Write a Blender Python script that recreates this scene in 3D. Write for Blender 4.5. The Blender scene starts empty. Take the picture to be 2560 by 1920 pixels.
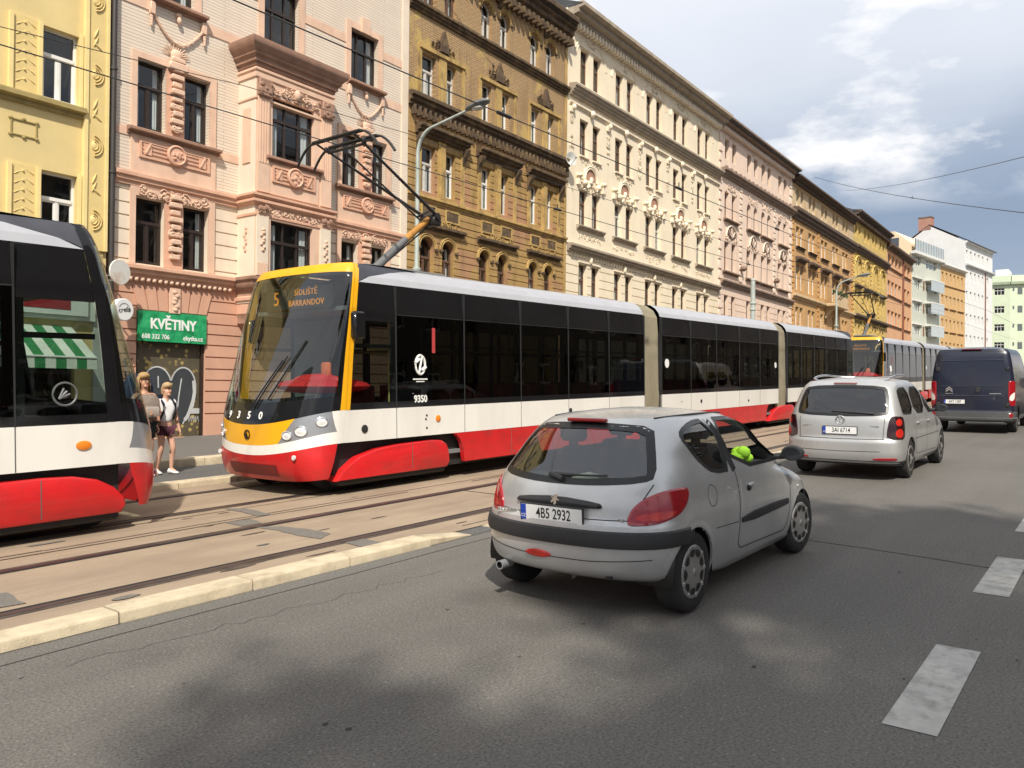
import bpy, bmesh, math, random
from mathutils import Vector, Matrix, geometry
from mathutils.bvhtree import BVHTree
RND = random.Random(11)
SL = 0.02527                      # the street climbs 2.5 % along X
TH = math.atan(SL)
AL = math.radians(1.28)           # the house fronts run 1.28 degrees off the tracks
FY = 19.3
D = bpy.data
SC = bpy.context.scene
COL = SC.collection
PI = math.pi

def gz(x): return SL * x
# ------------------------------------------------------------------ mesh helper
class MB:
    def __init__(s, ox=0., oy=0., oz=0.):
        s.v = []; s.f = []; s.m = []; s.o = (ox, oy, oz)
    def add(s, vs, fs, mi=0):
        n = len(s.v)
        s.v += [tuple(v) for v in vs]
        s.f += [tuple(i + n for i in f) for f in fs]
        s.m += [mi] * len(fs)
    def quad(s, a, b, c, d, mi=0): s.add([a, b, c, d], [(0, 1, 2, 3)], mi)
    def box(s, x0, x1, y0, y1, z0, z1, mi=0):
        s.add([(x0,y0,z0),(x1,y0,z0),(x1,y1,z0),(x0,y1,z0),(x0,y0,z1),(x1,y0,z1),(x1,y1,z1),(x0,y1,z1)],
              [(0,3,2,1),(4,5,6,7),(0,1,5,4),(1,2,6,5),(2,3,7,6),(3,0,4,7)], mi)
    def bbox(s, x0, x1, y0, y1, z0, z1, b=.02, mi=0):      # box with its edges cut
        def ring(i, z): return [(x0+i,y0+b,z),(x0+b,y0+i,z),(x1-b,y0+i,z),(x1-i,y0+b,z),(x1-i,y1-b,z),(x1-b,y1-i,z),(x0+b,y1-i,z),(x0+i,y1-b,z)]
        s.loft([ring(b, z0), ring(0, z0+b), ring(0, z1-b), ring(b, z1)], True, True, mi)
    def loft(s, rings, closed=True, caps=False, mi=0, mfun=None):
        n = len(rings[0]); vs = [p for r in rings for p in r]; o = len(s.v)
        s.v += [tuple(p) for p in vs]
        for i in range(len(rings) - 1):
            for j in range(n if closed else n - 1):
                k = (j + 1) % n
                s.f.append((o+i*n+j, o+i*n+k, o+(i+1)*n+k, o+(i+1)*n+j))
                s.m.append(mfun(i, j) if mfun else mi)
        if caps:
            s.f.append(tuple(o + j for j in reversed(range(n)))); s.m.append(mi)
            s.f.append(tuple(o + (len(rings)-1)*n + j for j in range(n))); s.m.append(mi)
    def tube(s, pts, r, n=8, mi=0, caps=True):
        pts = [Vector(p) for p in pts]; rings = []
        up = Vector((0, 0, 1)); N = len(pts)
        for i, p in enumerate(pts):
            d = (pts[min(i+1, N-1)] - pts[max(i-1, 0)]).normalized()
            a = d.cross(up)
            if a.length < 1e-3: a = d.cross(Vector((0, 1, 0)))
            a.normalize(); b = a.cross(d)
            rr = r[i] if isinstance(r, (list, tuple)) else r
            rings.append([p + (a*math.cos(2*PI*k/n) + b*math.sin(2*PI*k/n))*rr for k in range(n)])
        s.loft(rings, True, caps, mi)
    def prism(s, poly, ax, a, b, mi=0):       # polygon in the two other axes, pushed along ax
        def P(u, v, w): return {'x': (w, u, v), 'y': (u, w, v), 'z': (u, v, w)}[ax]
        n = len(poly); vs = [P(u, v, a) for u, v in poly] + [P(u, v, b) for u, v in poly]
        fs = [tuple(range(n)), tuple(reversed(range(n, 2*n)))] + [(i, (i+1) % n + 0, (i+1) % n + n, i + n) for i in range(n)]
        s.add(vs, fs, mi)
    def lathe(s, prof, c, ax='y', n=24, mi=0, mfun=None):   # profile [(radius, along)]
        def P(r, t, k):
            u, v = r*math.cos(2*PI*k/n), r*math.sin(2*PI*k/n)
            q = {'x': (t, u, v), 'y': (u, t, v), 'z': (u, v, t)}[ax]
            return (c[0]+q[0], c[1]+q[1], c[2]+q[2])
        s.loft([[P(r, t, k) for k in range(n)] for r, t in prof], True, True, mi, mfun)
    def blob(s, c, r, n=8, m=5, mi=0):
        if not isinstance(r, (tuple, list)): r = (r, r, r)
        rings = []
        for i in range(m + 1):
            t = -PI/2 + PI*(i + .001)/(m + .002)
            rings.append([(c[0]+r[0]*math.cos(t)*math.cos(2*PI*k/n), c[1]+r[1]*math.cos(t)*math.sin(2*PI*k/n), c[2]+r[2]*math.sin(t)) for k in range(n)])
        s.loft(rings, True, True, mi)
    def mesh(s, name, mats, smooth=False):
        me = D.meshes.new(name)
        ox, oy, oz = s.o
        me.from_pydata([(x-ox, y-oy, z-oz) for x, y, z in s.v], [], s.f)
        for m in (mats if isinstance(mats, (list, tuple)) else [mats]): me.materials.append(m)
        me.polygons.foreach_set('material_index', s.m)
        bm = bmesh.new(); bm.from_mesh(me)
        bmesh.ops.recalc_face_normals(bm, faces=bm.faces)
        bm.to_mesh(me); bm.free()
        if smooth:
            me.polygons.foreach_set('use_smooth', [True]*len(me.polygons))
            if smooth != 'all': me.set_sharp_from_angle(angle=math.radians(smooth if smooth is not True else 35))
        me.update()
        return me
    def pieces(s):
        import numpy as np
        n = len(s.v); par = list(range(n))
        def fd(i):
            while par[i] != i: par[i] = par[par[i]]; i = par[i]
            return i
        for f in s.f:
            a = fd(f[0])
            for i in f[1:]: par[fd(i)] = a
        root = [fd(i) for i in range(n)]; ids = {r: k for k, r in enumerate(sorted(set(root)))}; k = len(ids)
        if k < 2 or k > 2600: return None
        isl = np.array([ids[r] for r in root]); P = np.array(s.v, dtype=float); lo = np.full((k, 3), 1e9); hi = -lo
        np.minimum.at(lo, isl, P); np.maximum.at(hi, isl, P); size = (hi-lo).max(axis=1); lab = -np.ones(k, int); c = 0
        for q in range(k):
            if lab[q] >= 0: continue
            st = [q]; lab[q] = c
            while st:
                i = st.pop(); g = np.maximum(0, np.maximum(lo-hi[i], lo[i]-hi)); nr = np.nonzero((np.sqrt((g*g).sum(1)) <= np.maximum(.02, .49*np.maximum(size, size[i]))) & (lab < 0))[0]
                lab[nr] = c; st += list(nr)
            c += 1
        return None if c < 2 or c > 90 else [int(lab[isl[f[0]]]) for f in s.f]
    def build(s, name, mats, parent=None, smooth=False, loc=None, rot=None):
        pc = s.pieces() if parent is not None else None
        if pc is None: return put(name, s.mesh(name, mats, smooth), parent, loc, rot)
        first = None
        for q in range(max(pc)+1):      # pieces that stand apart become parts of their own
            m = MB(*s.o); mp = {}
            for f, mi, k in zip(s.f, s.m, pc):
                if k != q: continue
                for i in f:
                    if i not in mp: mp[i] = len(m.v); m.v.append(s.v[i])
                m.f.append(tuple(mp[i] for i in f)); m.m.append(mi)
            o = put(name, m.mesh(name, mats, smooth), parent, loc, rot); first = first or o
        return first
def put(name, me, parent=None, loc=None, rot=None):
    o = D.objects.new(name, me); COL.objects.link(o)
    if parent: o.parent = parent
    if loc: o.location = loc
    if rot: o.rotation_euler = rot
    return o
def tag(o, label=None, cat=None, group=None, kind=None):
    if label: o['label'] = label
    if cat: o['category'] = cat
    if group: o['group'] = group
    if kind: o['kind'] = kind
    return o
def thing(name, label, cat, loc=(0,0,0), rot=(0,0,0), group=None):
    o = D.objects.new(name, None); COL.objects.link(o); o.location = loc; o.rotation_euler = rot
    o.empty_display_size = .3
    return tag(o, label, cat, group)
def onroad(x, y, z=0): return (x, y, gz(x) + z)
def text_mesh(txt, size, depth=.004, name='t', bold=0., align='CENTER', space=1.):
    cu = D.curves.new(name, 'FONT'); cu.body = txt; cu.size = size; cu.extrude = depth; cu.offset = bold
    cu.align_x = align; cu.align_y = 'CENTER'; cu.space_character = space; cu.resolution_u = 3
    ob = D.objects.new(name, cu); COL.objects.link(ob)
    dg = bpy.context.evaluated_depsgraph_get()
    me = D.meshes.new_from_object(ob.evaluated_get(dg))
    D.objects.remove(ob); D.curves.remove(cu)
    return me
def text_obj(name, txt, size, mat, parent, loc, rot, depth=.004, bold=0., align='CENTER', space=1., sx=1.):
    me = text_mesh(txt, size, depth, name, bold, align, space)
    me.materials.clear(); me.materials.append(mat)
    for p in me.polygons: p.material_index = 0
    o = put(name, me, parent, loc, rot); o.scale = (sx, 1, 1)
    return o
def lerp(a, b, t): return a + (b-a)*t
def pchip(tab):
    xs = [t[0] for t in tab]; ys = [t[1] for t in tab]; n = len(xs)
    h = [xs[i+1]-xs[i] for i in range(n-1)]; dl = [(ys[i+1]-ys[i])/h[i] for i in range(n-1)]
    m = [0.]*n; m[0] = dl[0]; m[-1] = dl[-1]
    for i in range(1, n-1):
        m[i] = 0 if dl[i-1]*dl[i] <= 0 else 2*dl[i-1]*dl[i]/(dl[i-1]+dl[i])
    def f(x):
        if x <= xs[0]: return ys[0]
        if x >= xs[-1]: return ys[-1]
        i = max(k for k in range(n-1) if xs[k] <= x)
        t = (x-xs[i])/h[i]; t2 = t*t; t3 = t2*t
        return (2*t3-3*t2+1)*ys[i]+(t3-2*t2+t)*h[i]*m[i]+(-2*t3+3*t2)*ys[i+1]+(t3-t2)*h[i]*m[i+1]
    return f
def arc(cx, cz, r, a0, a1, n, rz=None):
    rz = rz or r
    return [(cx + r*math.cos(math.radians(lerp(a0, a1, i/n))), cz + rz*math.sin(math.radians(lerp(a0, a1, i/n)))) for i in range(n+1)]
# ------------------------------------------------------------------ materials
class NT:
    def __init__(s, mat):
        mat.use_nodes = True; s.t = mat.node_tree; s.t.nodes.clear()
    def n(s, typ, **k):
        nd = s.t.nodes.new(typ)
        for a, b in k.items():
            if a.startswith('i_'):
                key = a[2:]; key = int(key) if key.isdigit() else key.replace('_', ' ')
                nd.inputs[key].default_value = b
            else: setattr(nd, a, b)
        return nd
    def l(s, a, b): s.t.links.new(a, b)
def c4(c): return (c[0], c[1], c[2], 1)
def ramp(T, fac, stops):
    r = T.n('ShaderNodeValToRGB'); e = r.color_ramp.elements
    while len(e) < len(stops): e.new(.5)
    for k, (p, c) in zip(e, stops): k.position = p; k.color = c4(c) if not isinstance(c, (int, float)) else (c, c, c, 1)
    T.l(fac, r.inputs[0]); return r.outputs[0]
def mixc(T, fac, a, b, mode='MIX'):
    m = T.n('ShaderNodeMix', data_type='RGBA', blend_type=mode)
    for sock, v in ((m.inputs[0], fac), (m.inputs[6], a), (m.inputs[7], b)):
        if isinstance(v, (int, float)): sock.default_value = v
        elif isinstance(v, tuple): sock.default_value = c4(v)
        else: T.l(v, sock)
    return m.outputs[2]
def coords(T, scale=(1,1,1), kind='Object', rot=(0,0,0)):
    tc = T.n('ShaderNodeTexCoord'); mp = T.n('ShaderNodeMapping'); mp.inputs['Scale'].default_value = scale; mp.inputs['Rotation'].default_value = rot
    T.l(tc.outputs[kind], mp.inputs[0]); return mp.outputs[0]
def noise(T, vec, scale, detail=4, rough=.6):
    n = T.n('ShaderNodeTexNoise'); n.inputs['Scale'].default_value = scale; n.inputs['Detail'].default_value = detail; n.inputs['Roughness'].default_value = rough
    T.l(vec, n.inputs['Vector']); return n.outputs['Fac']
MATS = {}
def mat(name, col=(.5,.5,.5), rough=.6, metal=0., var=.12, scale=3., bump=0., bscale=40., coat=0., dirt=None, dirtamt=.4, dscale=(1,1,.25), spec=.5, kind='Object', emit=None):
    if name in MATS: return MATS[name]
    m = D.materials.new(name); T = NT(m)
    out = T.n('ShaderNodeOutputMaterial'); p = T.n('ShaderNodeBsdfPrincipled'); T.l(p.outputs[0], out.inputs[0])
    p.inputs['Roughness'].default_value = rough; p.inputs['Metallic'].default_value = metal
    p.inputs['Coat Weight'].default_value = coat; p.inputs['Coat Roughness'].default_value = .08; p.inputs['Specular IOR Level'].default_value = spec
    vec = coords(T, kind=kind)
    f = noise(T, vec, scale, 5)
    lo = tuple(max(0, c*(1-var)) for c in col); hi = tuple(min(1, c*(1+var)) for c in col)
    c = ramp(T, f, [(.3, lo), (.7, hi)])
    if dirt:
        v2 = coords(T, dscale, kind); g = noise(T, v2, scale*.8, 6, .65)
        g = ramp(T, g, [(.48, 0.), (.72, dirtamt)])
        c = mixc(T, g, c, dirt)
    T.l(c, p.inputs['Base Color'])
    if emit: p.inputs['Emission Color'].default_value = c4(emit[0]); p.inputs['Emission Strength'].default_value = emit[1]
    if bump:
        b = T.n('ShaderNodeBump'); b.inputs['Strength'].default_value = bump; b.inputs['Distance'].default_value = .02
        T.l(noise(T, vec, bscale, 4), b.inputs['Height']); T.l(b.outputs[0], p.inputs['Normal'])
    MATS[name] = m; m['p'] = 1
    return m
def glass(name, tint=(.35,.38,.36), refl=1., rough=.02, f0=1.5):
    if name in MATS: return MATS[name]
    m = D.materials.new(name); T = NT(m); out = T.n('ShaderNodeOutputMaterial')
    tr = T.n('ShaderNodeBsdfTransparent'); tr.inputs[0].default_value = c4(tint)
    gl = T.n('ShaderNodeBsdfGlossy'); gl.inputs['Roughness'].default_value = rough; gl.inputs[0].default_value = (refl, refl, refl, 1)
    fr = T.n('ShaderNodeFresnel'); fr.inputs[0].default_value = f0
    geo = T.n('ShaderNodeNewGeometry'); io = T.n('ShaderNodeMapRange'); io.inputs['To Min'].default_value = f0; io.inputs['To Max'].default_value = 1/f0; T.l(geo.outputs['Backfacing'], io.inputs['Value']); T.l(io.outputs[0], fr.inputs[0])
    vec = coords(T); b = T.n('ShaderNodeBump'); b.inputs['Strength'].default_value = .06; b.inputs['Distance'].default_value = .02
    T.l(noise(T, vec, 2.2, 2), b.inputs['Height']); T.l(b.outputs[0], gl.inputs['Normal']); 
    mx = T.n('ShaderNodeMixShader'); T.l(fr.outputs[0], mx.inputs[0]); T.l(tr.outputs[0], mx.inputs[1]); T.l(gl.outputs[0], mx.inputs[2])
    T.l(mx.outputs[0], out.inputs[0]); MATS[name] = m
    return m
def brick_mat(name, c1, c2, mortar, bw, bh, ms=.012, stain=None, bare=None, rough=.75, bumps=.5, stainamt=.6):
    """wall of courses, laid in the wall's own x / z; bare = (colour1, colour2, threshold): patches where plaster has fallen off"""
    m = D.materials.new(name); T = NT(m); out = T.n('ShaderNodeOutputMaterial'); p = T.n('ShaderNodeBsdfPrincipled'); T.l(p.outputs[0], out.inputs[0])
    p.inputs['Roughness'].default_value = rough
    v = coords(T, rot=(PI/2, 0, 0))
    br = T.n('ShaderNodeTexBrick'); br.inputs['Scale'].default_value = 1.; br.inputs['Brick Width'].default_value = bw; br.inputs['Row Height'].default_value = bh
    br.inputs['Mortar Size'].default_value = ms; br.inputs['Mortar Smooth'].default_value = .2
    br.inputs['Color1'].default_value = c4(c1); br.inputs['Color2'].default_value = c4(c2); br.inputs['Mortar'].default_value = c4(mortar)
    # object space of a facade: x along, y into the house, z up
    sp = T.n('ShaderNodeSeparateXYZ'); tc = T.n('ShaderNodeTexCoord'); T.l(tc.outputs['Object'], sp.inputs[0])
    cb = T.n('ShaderNodeCombineXYZ'); T.l(sp.outputs[0], cb.inputs[0]); T.l(sp.outputs[2], cb.inputs[1]); T.l(cb.outputs[0], br.inputs['Vector'])
    c = br.outputs['Color']; vec = tc.outputs['Object']
    f = noise(T, vec, 1.3, 6); c = mixc(T, ramp(T, f, [(.35, 0.), (.75, .35)]), c, tuple(x*.72 for x in c1))
    h = br.outputs['Fac']
    if bare:
        g = noise(T, vec, .55, 7, .62); k = ramp(T, g, [(bare[2]-.03, 1.), (bare[2]+.03, 0.)])
        c = mixc(T, k, c, mixc(T, noise(T, vec, 9, 3), bare[0], bare[1]))
    if stain:
        vs = coords(T, (1.2, 1, .18)); g = ramp(T, noise(T, vs, 1.6, 6, .68), [(.5, 0.), (.75, stainamt)]); c = mixc(T, g, c, stain)
    T.l(c, p.inputs['Base Color'])
    b = T.n('ShaderNodeBump'); b.inputs['Strength'].default_value = bumps; b.inputs['Distance'].default_value = .02; b.invert = True
    T.l(h, b.inputs['Height']); T.l(b.outputs[0], p.inputs['Normal'])
    return m
# ------------------------------------------------------------------ house fronts
# every front is laid out in metres along the row (s) and world height (z); y points into the house
def facade(mb, x0, x1, z0, z1, holes, grooves=(), gd=.03, y=0., rd=.22, mi=0, mg=None, gx=None):
    mg = mi if mg is None else mg
    xs = sorted({round(v, 3) for v in [x0, x1] + [h[0] for h in holes] + [h[1] for h in holes] + (list(gx) if gx else [])})
    zs = sorted({round(v, 3) for v in [z0, z1] + [h[2] for h in holes] + [h[3] for h in holes] + [g for p in grooves for g in p] if z0 <= v <= z1})
    for i in range(len(xs)-1):
        a, b = xs[i], xs[i+1]; cx = (a+b)/2
        for j in range(len(zs)-1):
            c, d = zs[j], zs[j+1]; cz = (c+d)/2
            if any(h[0] < cx < h[1] and h[2] < cz < h[3] for h in holes): continue
            ing = any(g[0] < cz < g[1] for g in grooves) and (gx is None or gx[0] < cx < gx[1])
            yy = y + gd if ing else y
            mb.quad((a,yy,c),(b,yy,c),(b,yy,d),(a,yy,d), mg if ing else mi)
            if ing:
                mb.quad((a,y,c),(b,y,c),(b,yy,c),(a,yy,c), mi); mb.quad((a,y,d),(b,y,d),(b,yy,d),(a,yy,d), mi)
    for h in holes:
        a, b, c, d = h[:4]
        arch = len(h) > 4 and h[4] == 'arch'
        dt = d - (b-a)/2 if arch else d
        mb.quad((a,y,c),(a,y,dt),(a,y+rd,dt),(a,y+rd,c), mi); mb.quad((b,y,c),(b,y,dt),(b,y+rd,dt),(b,y+rd,c), mi)
        mb.quad((a,y,c),(b,y,c),(b,y+rd,c),(a,y+rd,c), mi)
        if not arch: mb.quad((a,y,d),(b,y,d),(b,y+rd,d),(a,y+rd,d), mi)
        else:
            r = (b-a)/2; m = (a+b)/2; pts = arc(m, dt, r, 180, 0, 12)
            for (u, v), (u2, v2) in zip(pts, pts[1:]):
                mb.quad((u,y,v),(u2,y,v2),(u2,y+rd,v2),(u,y+rd,v), mi)
                mb.quad((u,y,v),(u2,y,v2),(u2,y,d),(u,y,d), mi)
WINCACHE = {}
def window(parent, x0, x1, z0, z1, fm, style='T', arch=False, depth=.15, ox=0., oz=0., curt=None, sill=None, gm=None, y0=0., open_=False):
    """one window: frame (the part), its glass with the dark room behind, its curtains"""
    w, h = round(x1-x0, 2), round(z1-z0, 2)
    key = (w, h, fm.name, style, arch, gm.name if gm else '')
    if key not in WINCACHE:
        f = .055; mb = MB(); a, b = -w/2, w/2; ht = h - w/2 if arch else h
        mb.box(a, a+f, 0, .06, 0, ht); mb.box(b-f, b, 0, .06, 0, ht); mb.box(a+f, b-f, 0, .06, 0, f)
        if arch:
            p1 = arc(0, ht, w/2, 180, 0, 12); p2 = arc(0, ht, w/2-f, 180, 0, 12)
            for k in range(12):
                mb.loft([[(p1[q][0], 0, p1[q][1]), (p2[q][0], 0, p2[q][1]), (p2[q][0], .06, p2[q][1]), (p1[q][0], .06, p1[q][1])] for q in (k, k+1)], True, False)
        else: mb.box(a+f, b-f, 0, .06, h-f, h)
        zt = h*.64
        if style in 'TC':
            mb.box(a+f, b-f, -.02, .055, zt-.04, zt+.04)
            mb.box(-.035, .035, -.006, .05, f, zt-.04)
            for sx in (-1, 1):      # the sashes' own inner frames
                u0, u1 = (.035, b-f) if sx > 0 else (a+f, -.035)
                mb.box(u0, u0+.03, .01, .045, f, zt-.04); mb.box(u1-.03, u1, .01, .045, f, zt-.04)
                mb.box(u0+.03, u1-.03, .01, .045, f, f+.04); mb.box(u0+.03, u1-.03, .01, .045, zt-.08, zt-.04)
            if style == 'C': mb.box(-.03, .03, -.004, .05, zt+.04, h-f)
        if style == '3':
            mb.box(a+f, b-f, -.02, .055, zt-.04, zt+.04)
            for q in (-w/6, w/6): mb.box(q-.035, q+.035, -.006, .05, f, zt-.04); mb.box(q-.025, q+.025, -.006, .05, zt+.04, h-f)
        if style == 'S': mb.box(-.03, .03, -.004, .05, f, h-f)
        frame = mb.mesh('window', [fm])
        g = MB()
        if arch:
            pts = [(b-f, f)] + [(q[0], q[1]) for q in reversed(p2)] + [(a+f, f)]
            g.add([(u, .03, v) for u, v in pts], [tuple(range(len(pts)))], 0)
            g.add([(u, .42, v) for u, v in pts], [tuple(range(len(pts)))], 1)
        else:
            g.quad((a+f,.03,f),(b-f,.03,f),(b-f,.03,h-f),(a+f,.03,h-f), 0); g.quad((a+f,.42,f),(b-f,.42,f),(b-f,.42,h-f),(a+f,.42,h-f), 1)
        for u in (a+f, b-f): g.quad((u,.034,f),(u,.42,f),(u,.42,ht-f),(u,.034,ht-f), 1)
        g.quad((a+f,.034,f),(b-f,.034,f),(b-f,.42,f),(a+f,.42,f), 1)
        g.quad((a+f,.034,ht-f),(b-f,.034,ht-f),(b-f,.42,ht-f),(a+f,.42,ht-f), 1) if not arch else None
        WINCACHE[key] = (frame, g.mesh('pane', [gm or GLASS_W, M_ROOM]))
    fr, pn = WINCACHE[key]
    o = put('window', fr, parent, ((x0+x1)/2-ox, y0+depth, z0-oz))
    p = put('pane', pn, o)
    if curt:
        kind, cm = curt; mb = MB(); a, b = -w/2+.08, w/2-.08
        def wavy(u0, u1, v0, v1, n):
            ptsx = [lerp(u0, u1, i/n) for i in range(n+1)]
            mb.loft([[(u, .10+.02*math.sin(i*2.4), v) for i, u in enumerate(ptsx)] for v in (v0, v1)], False)
        hh = (h - w*.3) if arch else h-.08
        if kind == 'side': wavy(a, a+w*.17, .08, hh, 6); wavy(b-w*.17, b, .08, hh, 6)
        elif kind == 'low': wavy(a, b, .08, h*.6, 14)
        elif kind == 'full': wavy(a, b, .08, hh, 16)
        elif kind == 'half': wavy(a, 0, .08, h*.95 if not arch else h*.6, 9)
        elif kind == 'right': wavy(.02, b, .08, h*.6, 9)
        mb.build('curtain', [cm], o)
    if sill is not None:
        mb = MB(); mb.prism([(-.12-depth, -.015), (-.12-depth, .02), (0, .045), (0, -.015)], 'x', -w/2-.04, w/2+.04)
        mb.v = [(x, y, z-.03) for x, y, z in mb.v]
        mb.build('sill', [sill], o)
    return o
def moulding(mb, x0, x1, prof, mi=0, y=0.):       # profile of (out, z), out towards the street
    p = [(y-u, v) for u, v in prof]
    mb.prism(p, 'x', x0, x1, mi)
def ledge(mb, x0, x1, z0, z1, out, steps=3, mi=0, y=0.):
    """a stepped ledge: out grows from .25*out at z0 to out at z1"""
    pr = [(-.02, z0)]
    for i in range(steps):
        o = out*(.35 + .65*i/(max(1, steps-1))); a = lerp(z0, z1, i/steps); b = lerp(z0, z1, (i+.8)/steps)
        pr += [(o, a + (z1-z0)*.02), (o, b)]
    pr += [(out*.96, z1), (-.02, z1+out*.12)]
    moulding(mb, x0, x1, pr, mi, y)
def rectframe(mb, x0, x1, z0, z1, t, out, mi=0, y=0.):
    mb.box(x0, x0+t, y-out, y+.01, z0, z1, mi); mb.box(x1-t, x1, y-out, y+.01, z0, z1, mi)
    mb.box(x0+t, x1-t, y-out+.002, y+.01, z1-t, z1, mi); mb.box(x0+t, x1-t, y-out+.002, y+.01, z0, z0+t, mi)
def scrolls(mb, cx, cz, w, h, out, n, rnd, mi=0, y=0.):
    """stucco foliage: curls and leaves spread symmetrically round cx"""
    for i in range(n):
        u = rnd.random()*w/2; v = (rnd.random()-.5)*h; r = .035 + .05*rnd.random()
        a0 = rnd.random()*6.28; rr = r*1.6; cur = [(rr*(1-k/9)*math.cos(a0+k*.8), rr*(1-k/9)*math.sin(a0+k*.8)) for k in range(7)]
        for sx in (-1, 1):
            mb.tube([(cx+sx*(u+p), y-out*.5, cz+v+q) for p, q in cur], [.022*(1-.1*k) for k in range(7)], 5, mi)
            mb.blob((cx+sx*u, y-out*.35, cz+v), (r*.7, out*.6, r*.55), 6, 4, mi)
class House:
    def __init__(s, label, s0, s1, zt, wall, depth=11., base=None, ang=AL, org=(0., FY), cat='building', roof=None, y=0., sidewalls=True, zb=None):
        s.s0, s.s1, s.zt = s0, s1, zt
        c, sn = math.cos(ang), math.sin(ang)
        X, Y = org[0]+s0*c, org[1]+s0*sn
        s.zg = (gz(X)+.12) if zb is None else zb
        s.root = thing('apartment_building', label, cat, (X, Y, s.zg), (0, 0, ang))
        s.wall = wall; s.holes = []; s.depth = depth; s.roofm = roof; s.ang = ang; s.wins = []
    def mb(s): return MB(s.s0, 0, s.zg)
    def win(s, x0, x1, z0, z1, fm, **k):
        arch = k.get('arch', False); s.holes.append((x0, x1, z0, z1) + (('arch',) if arch else ()))
        s.wins.append((x0, x1, z0, z1, fm, k))
    def finish(s, grooves=(), gd=.03, mi=None, extra=None, gx=None, roofh=2.6, eave=.5, mats=None, ledgez=None, hipl=False):
        mb = s.mb()
        z0 = s.zg-.9
        zs = [z0] + (ledgez or []) + [s.zt]
        for k in range(len(zs)-1):      # the front may change material at given heights
            hs = [h for h in s.holes if zs[k] <= (h[2]+h[3])/2 < zs[k+1]]
            facade(mb, s.s0, s.s1, zs[k], zs[k+1], hs, [g for g in grooves if zs[k] <= g[0] < zs[k+1]], gd, mi=k, gx=gx)
        n = len(zs)-2
        d = s.depth
        mb.quad((s.s0,0,z0),(s.s0,d,z0),(s.s0,d,s.zt),(s.s0,0,s.zt), n); mb.quad((s.s1,0,z0),(s.s1,d,z0),(s.s1,d,s.zt),(s.s1,0,s.zt), n)
        mb.quad((s.s0,d,z0),(s.s1,d,z0),(s.s1,d,s.zt),(s.s0,d,s.zt), n)
        w = mb.build('wall', mats or [s.wall], s.root)
        for x0, x1, za, zb, fm, k in s.wins: window(s.root, x0, x1, za, zb, fm, ox=s.s0, oz=s.zg, **k)
        if s.roofm:
            r = s.mb(); e = eave; zt = s.zt
            r.add([(s.s0,-e,zt),(s.s1,-e,zt),(s.s1,d*.5,zt+roofh),(s.s0,d*.5,zt+roofh),(s.s0,d+.3,zt),(s.s1,d+.3,zt)], [(0,1,2,3),(3,2,5,4),(0,3,4),(1,5,2),(0,4,5,1)], 0)
            s.roof = r.build('roof', [s.roofm], s.root)
        return w
# ------------------------------------------------------------------ camera, light, sky
def setup_camera():
    p, psi, roll = math.radians(.46835), math.radians(37.50537), .010
    def L(x, y, f):
        c, s = math.cos(-roll), math.sin(-roll); x, y = x*c-y*s, x*s+y*c
        up = -y; hh = f*math.cos(p)-up*math.sin(p); z = f*math.sin(p)+up*math.cos(p)
        return Vector((hh*math.cos(psi)+x*math.sin(psi), hh*math.sin(psi)-x*math.cos(psi), z))
    r, u, f = L(1,0,0), L(0,-1,0), L(0,0,1)
    cam = D.cameras.new('camera'); o = D.objects.new('camera', cam); COL.objects.link(o)
    o.matrix_world = Matrix(((r.x,u.x,-f.x,0),(r.y,u.y,-f.y,0),(r.z,u.z,-f.z,1.72),(0,0,0,1)))
    cam.sensor_width = 36; cam.lens = 36*2000/2560; cam.clip_end = 4000; cam.clip_start = .05
    SC.camera = o
setup_camera()
SUN_AZ = math.atan2(.656, .755); SUN_EL = math.radians(47)     # where shadows point, and the sun's height
sd = Vector((math.cos(SUN_AZ)*math.cos(SUN_EL), math.sin(SUN_AZ)*math.cos(SUN_EL), -math.sin(SUN_EL)))
li = D.lights.new('sun', 'SUN'); li.energy = 4.3; li.angle = math.radians(1.2); li.color = (1., .935, .83)
o = D.objects.new('sun', li); COL.objects.link(o); o.rotation_euler = sd.to_track_quat('-Z', 'Y').to_euler(); o.location = (0, 0, 60)
W = D.worlds.new('World'); SC.world = W; W.use_nodes = True; T = NT.__new__(NT); T.t = W.node_tree; T.t.nodes.clear()
out = T.n('ShaderNodeOutputWorld'); bg = T.n('ShaderNodeBackground'); T.l(bg.outputs[0], out.inputs[0])
sky = T.n('ShaderNodeTexSky', sky_type='NISHITA'); sky.sun_disc = False; sky.sun_elevation = SUN_EL
sky.sun_rotation = math.atan2(-sd.x, -sd.y)
skyc = mixc(T, 1., sky.outputs[0], (.085, .085, .085), 'MULTIPLY')
tc = T.n('ShaderNodeTexCoord'); sp = T.n('ShaderNodeSeparateXYZ'); T.l(tc.outputs['Generated'], sp.inputs[0])
def vmap(scale, loc=(0,0,0)):
    m = T.n('ShaderNodeMapping'); m.inputs['Scale'].default_value = scale; m.inputs['Location'].default_value = loc; T.l(tc.outputs['Generated'], m.inputs[0]); return m.outputs[0]
n1 = noise(T, vmap((1.4,1.4,4.2), (.3,.1,.6)), 1.7, 7, .55); n2 = noise(T, vmap((1,1,2.6), (1.7,.4,2.2)), 2.3, 8, .58)
el = T.n('ShaderNodeMath', operation='MULTIPLY_ADD'); T.l(n1, el.inputs[0]); el.inputs[1].default_value = .16
ad = T.n('ShaderNodeMath', operation='SUBTRACT'); T.l(sp.outputs[2], ad.inputs[0]); ad.inputs[1].default_value = .08; T.l(ad.outputs[0], el.inputs[2])
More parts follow.
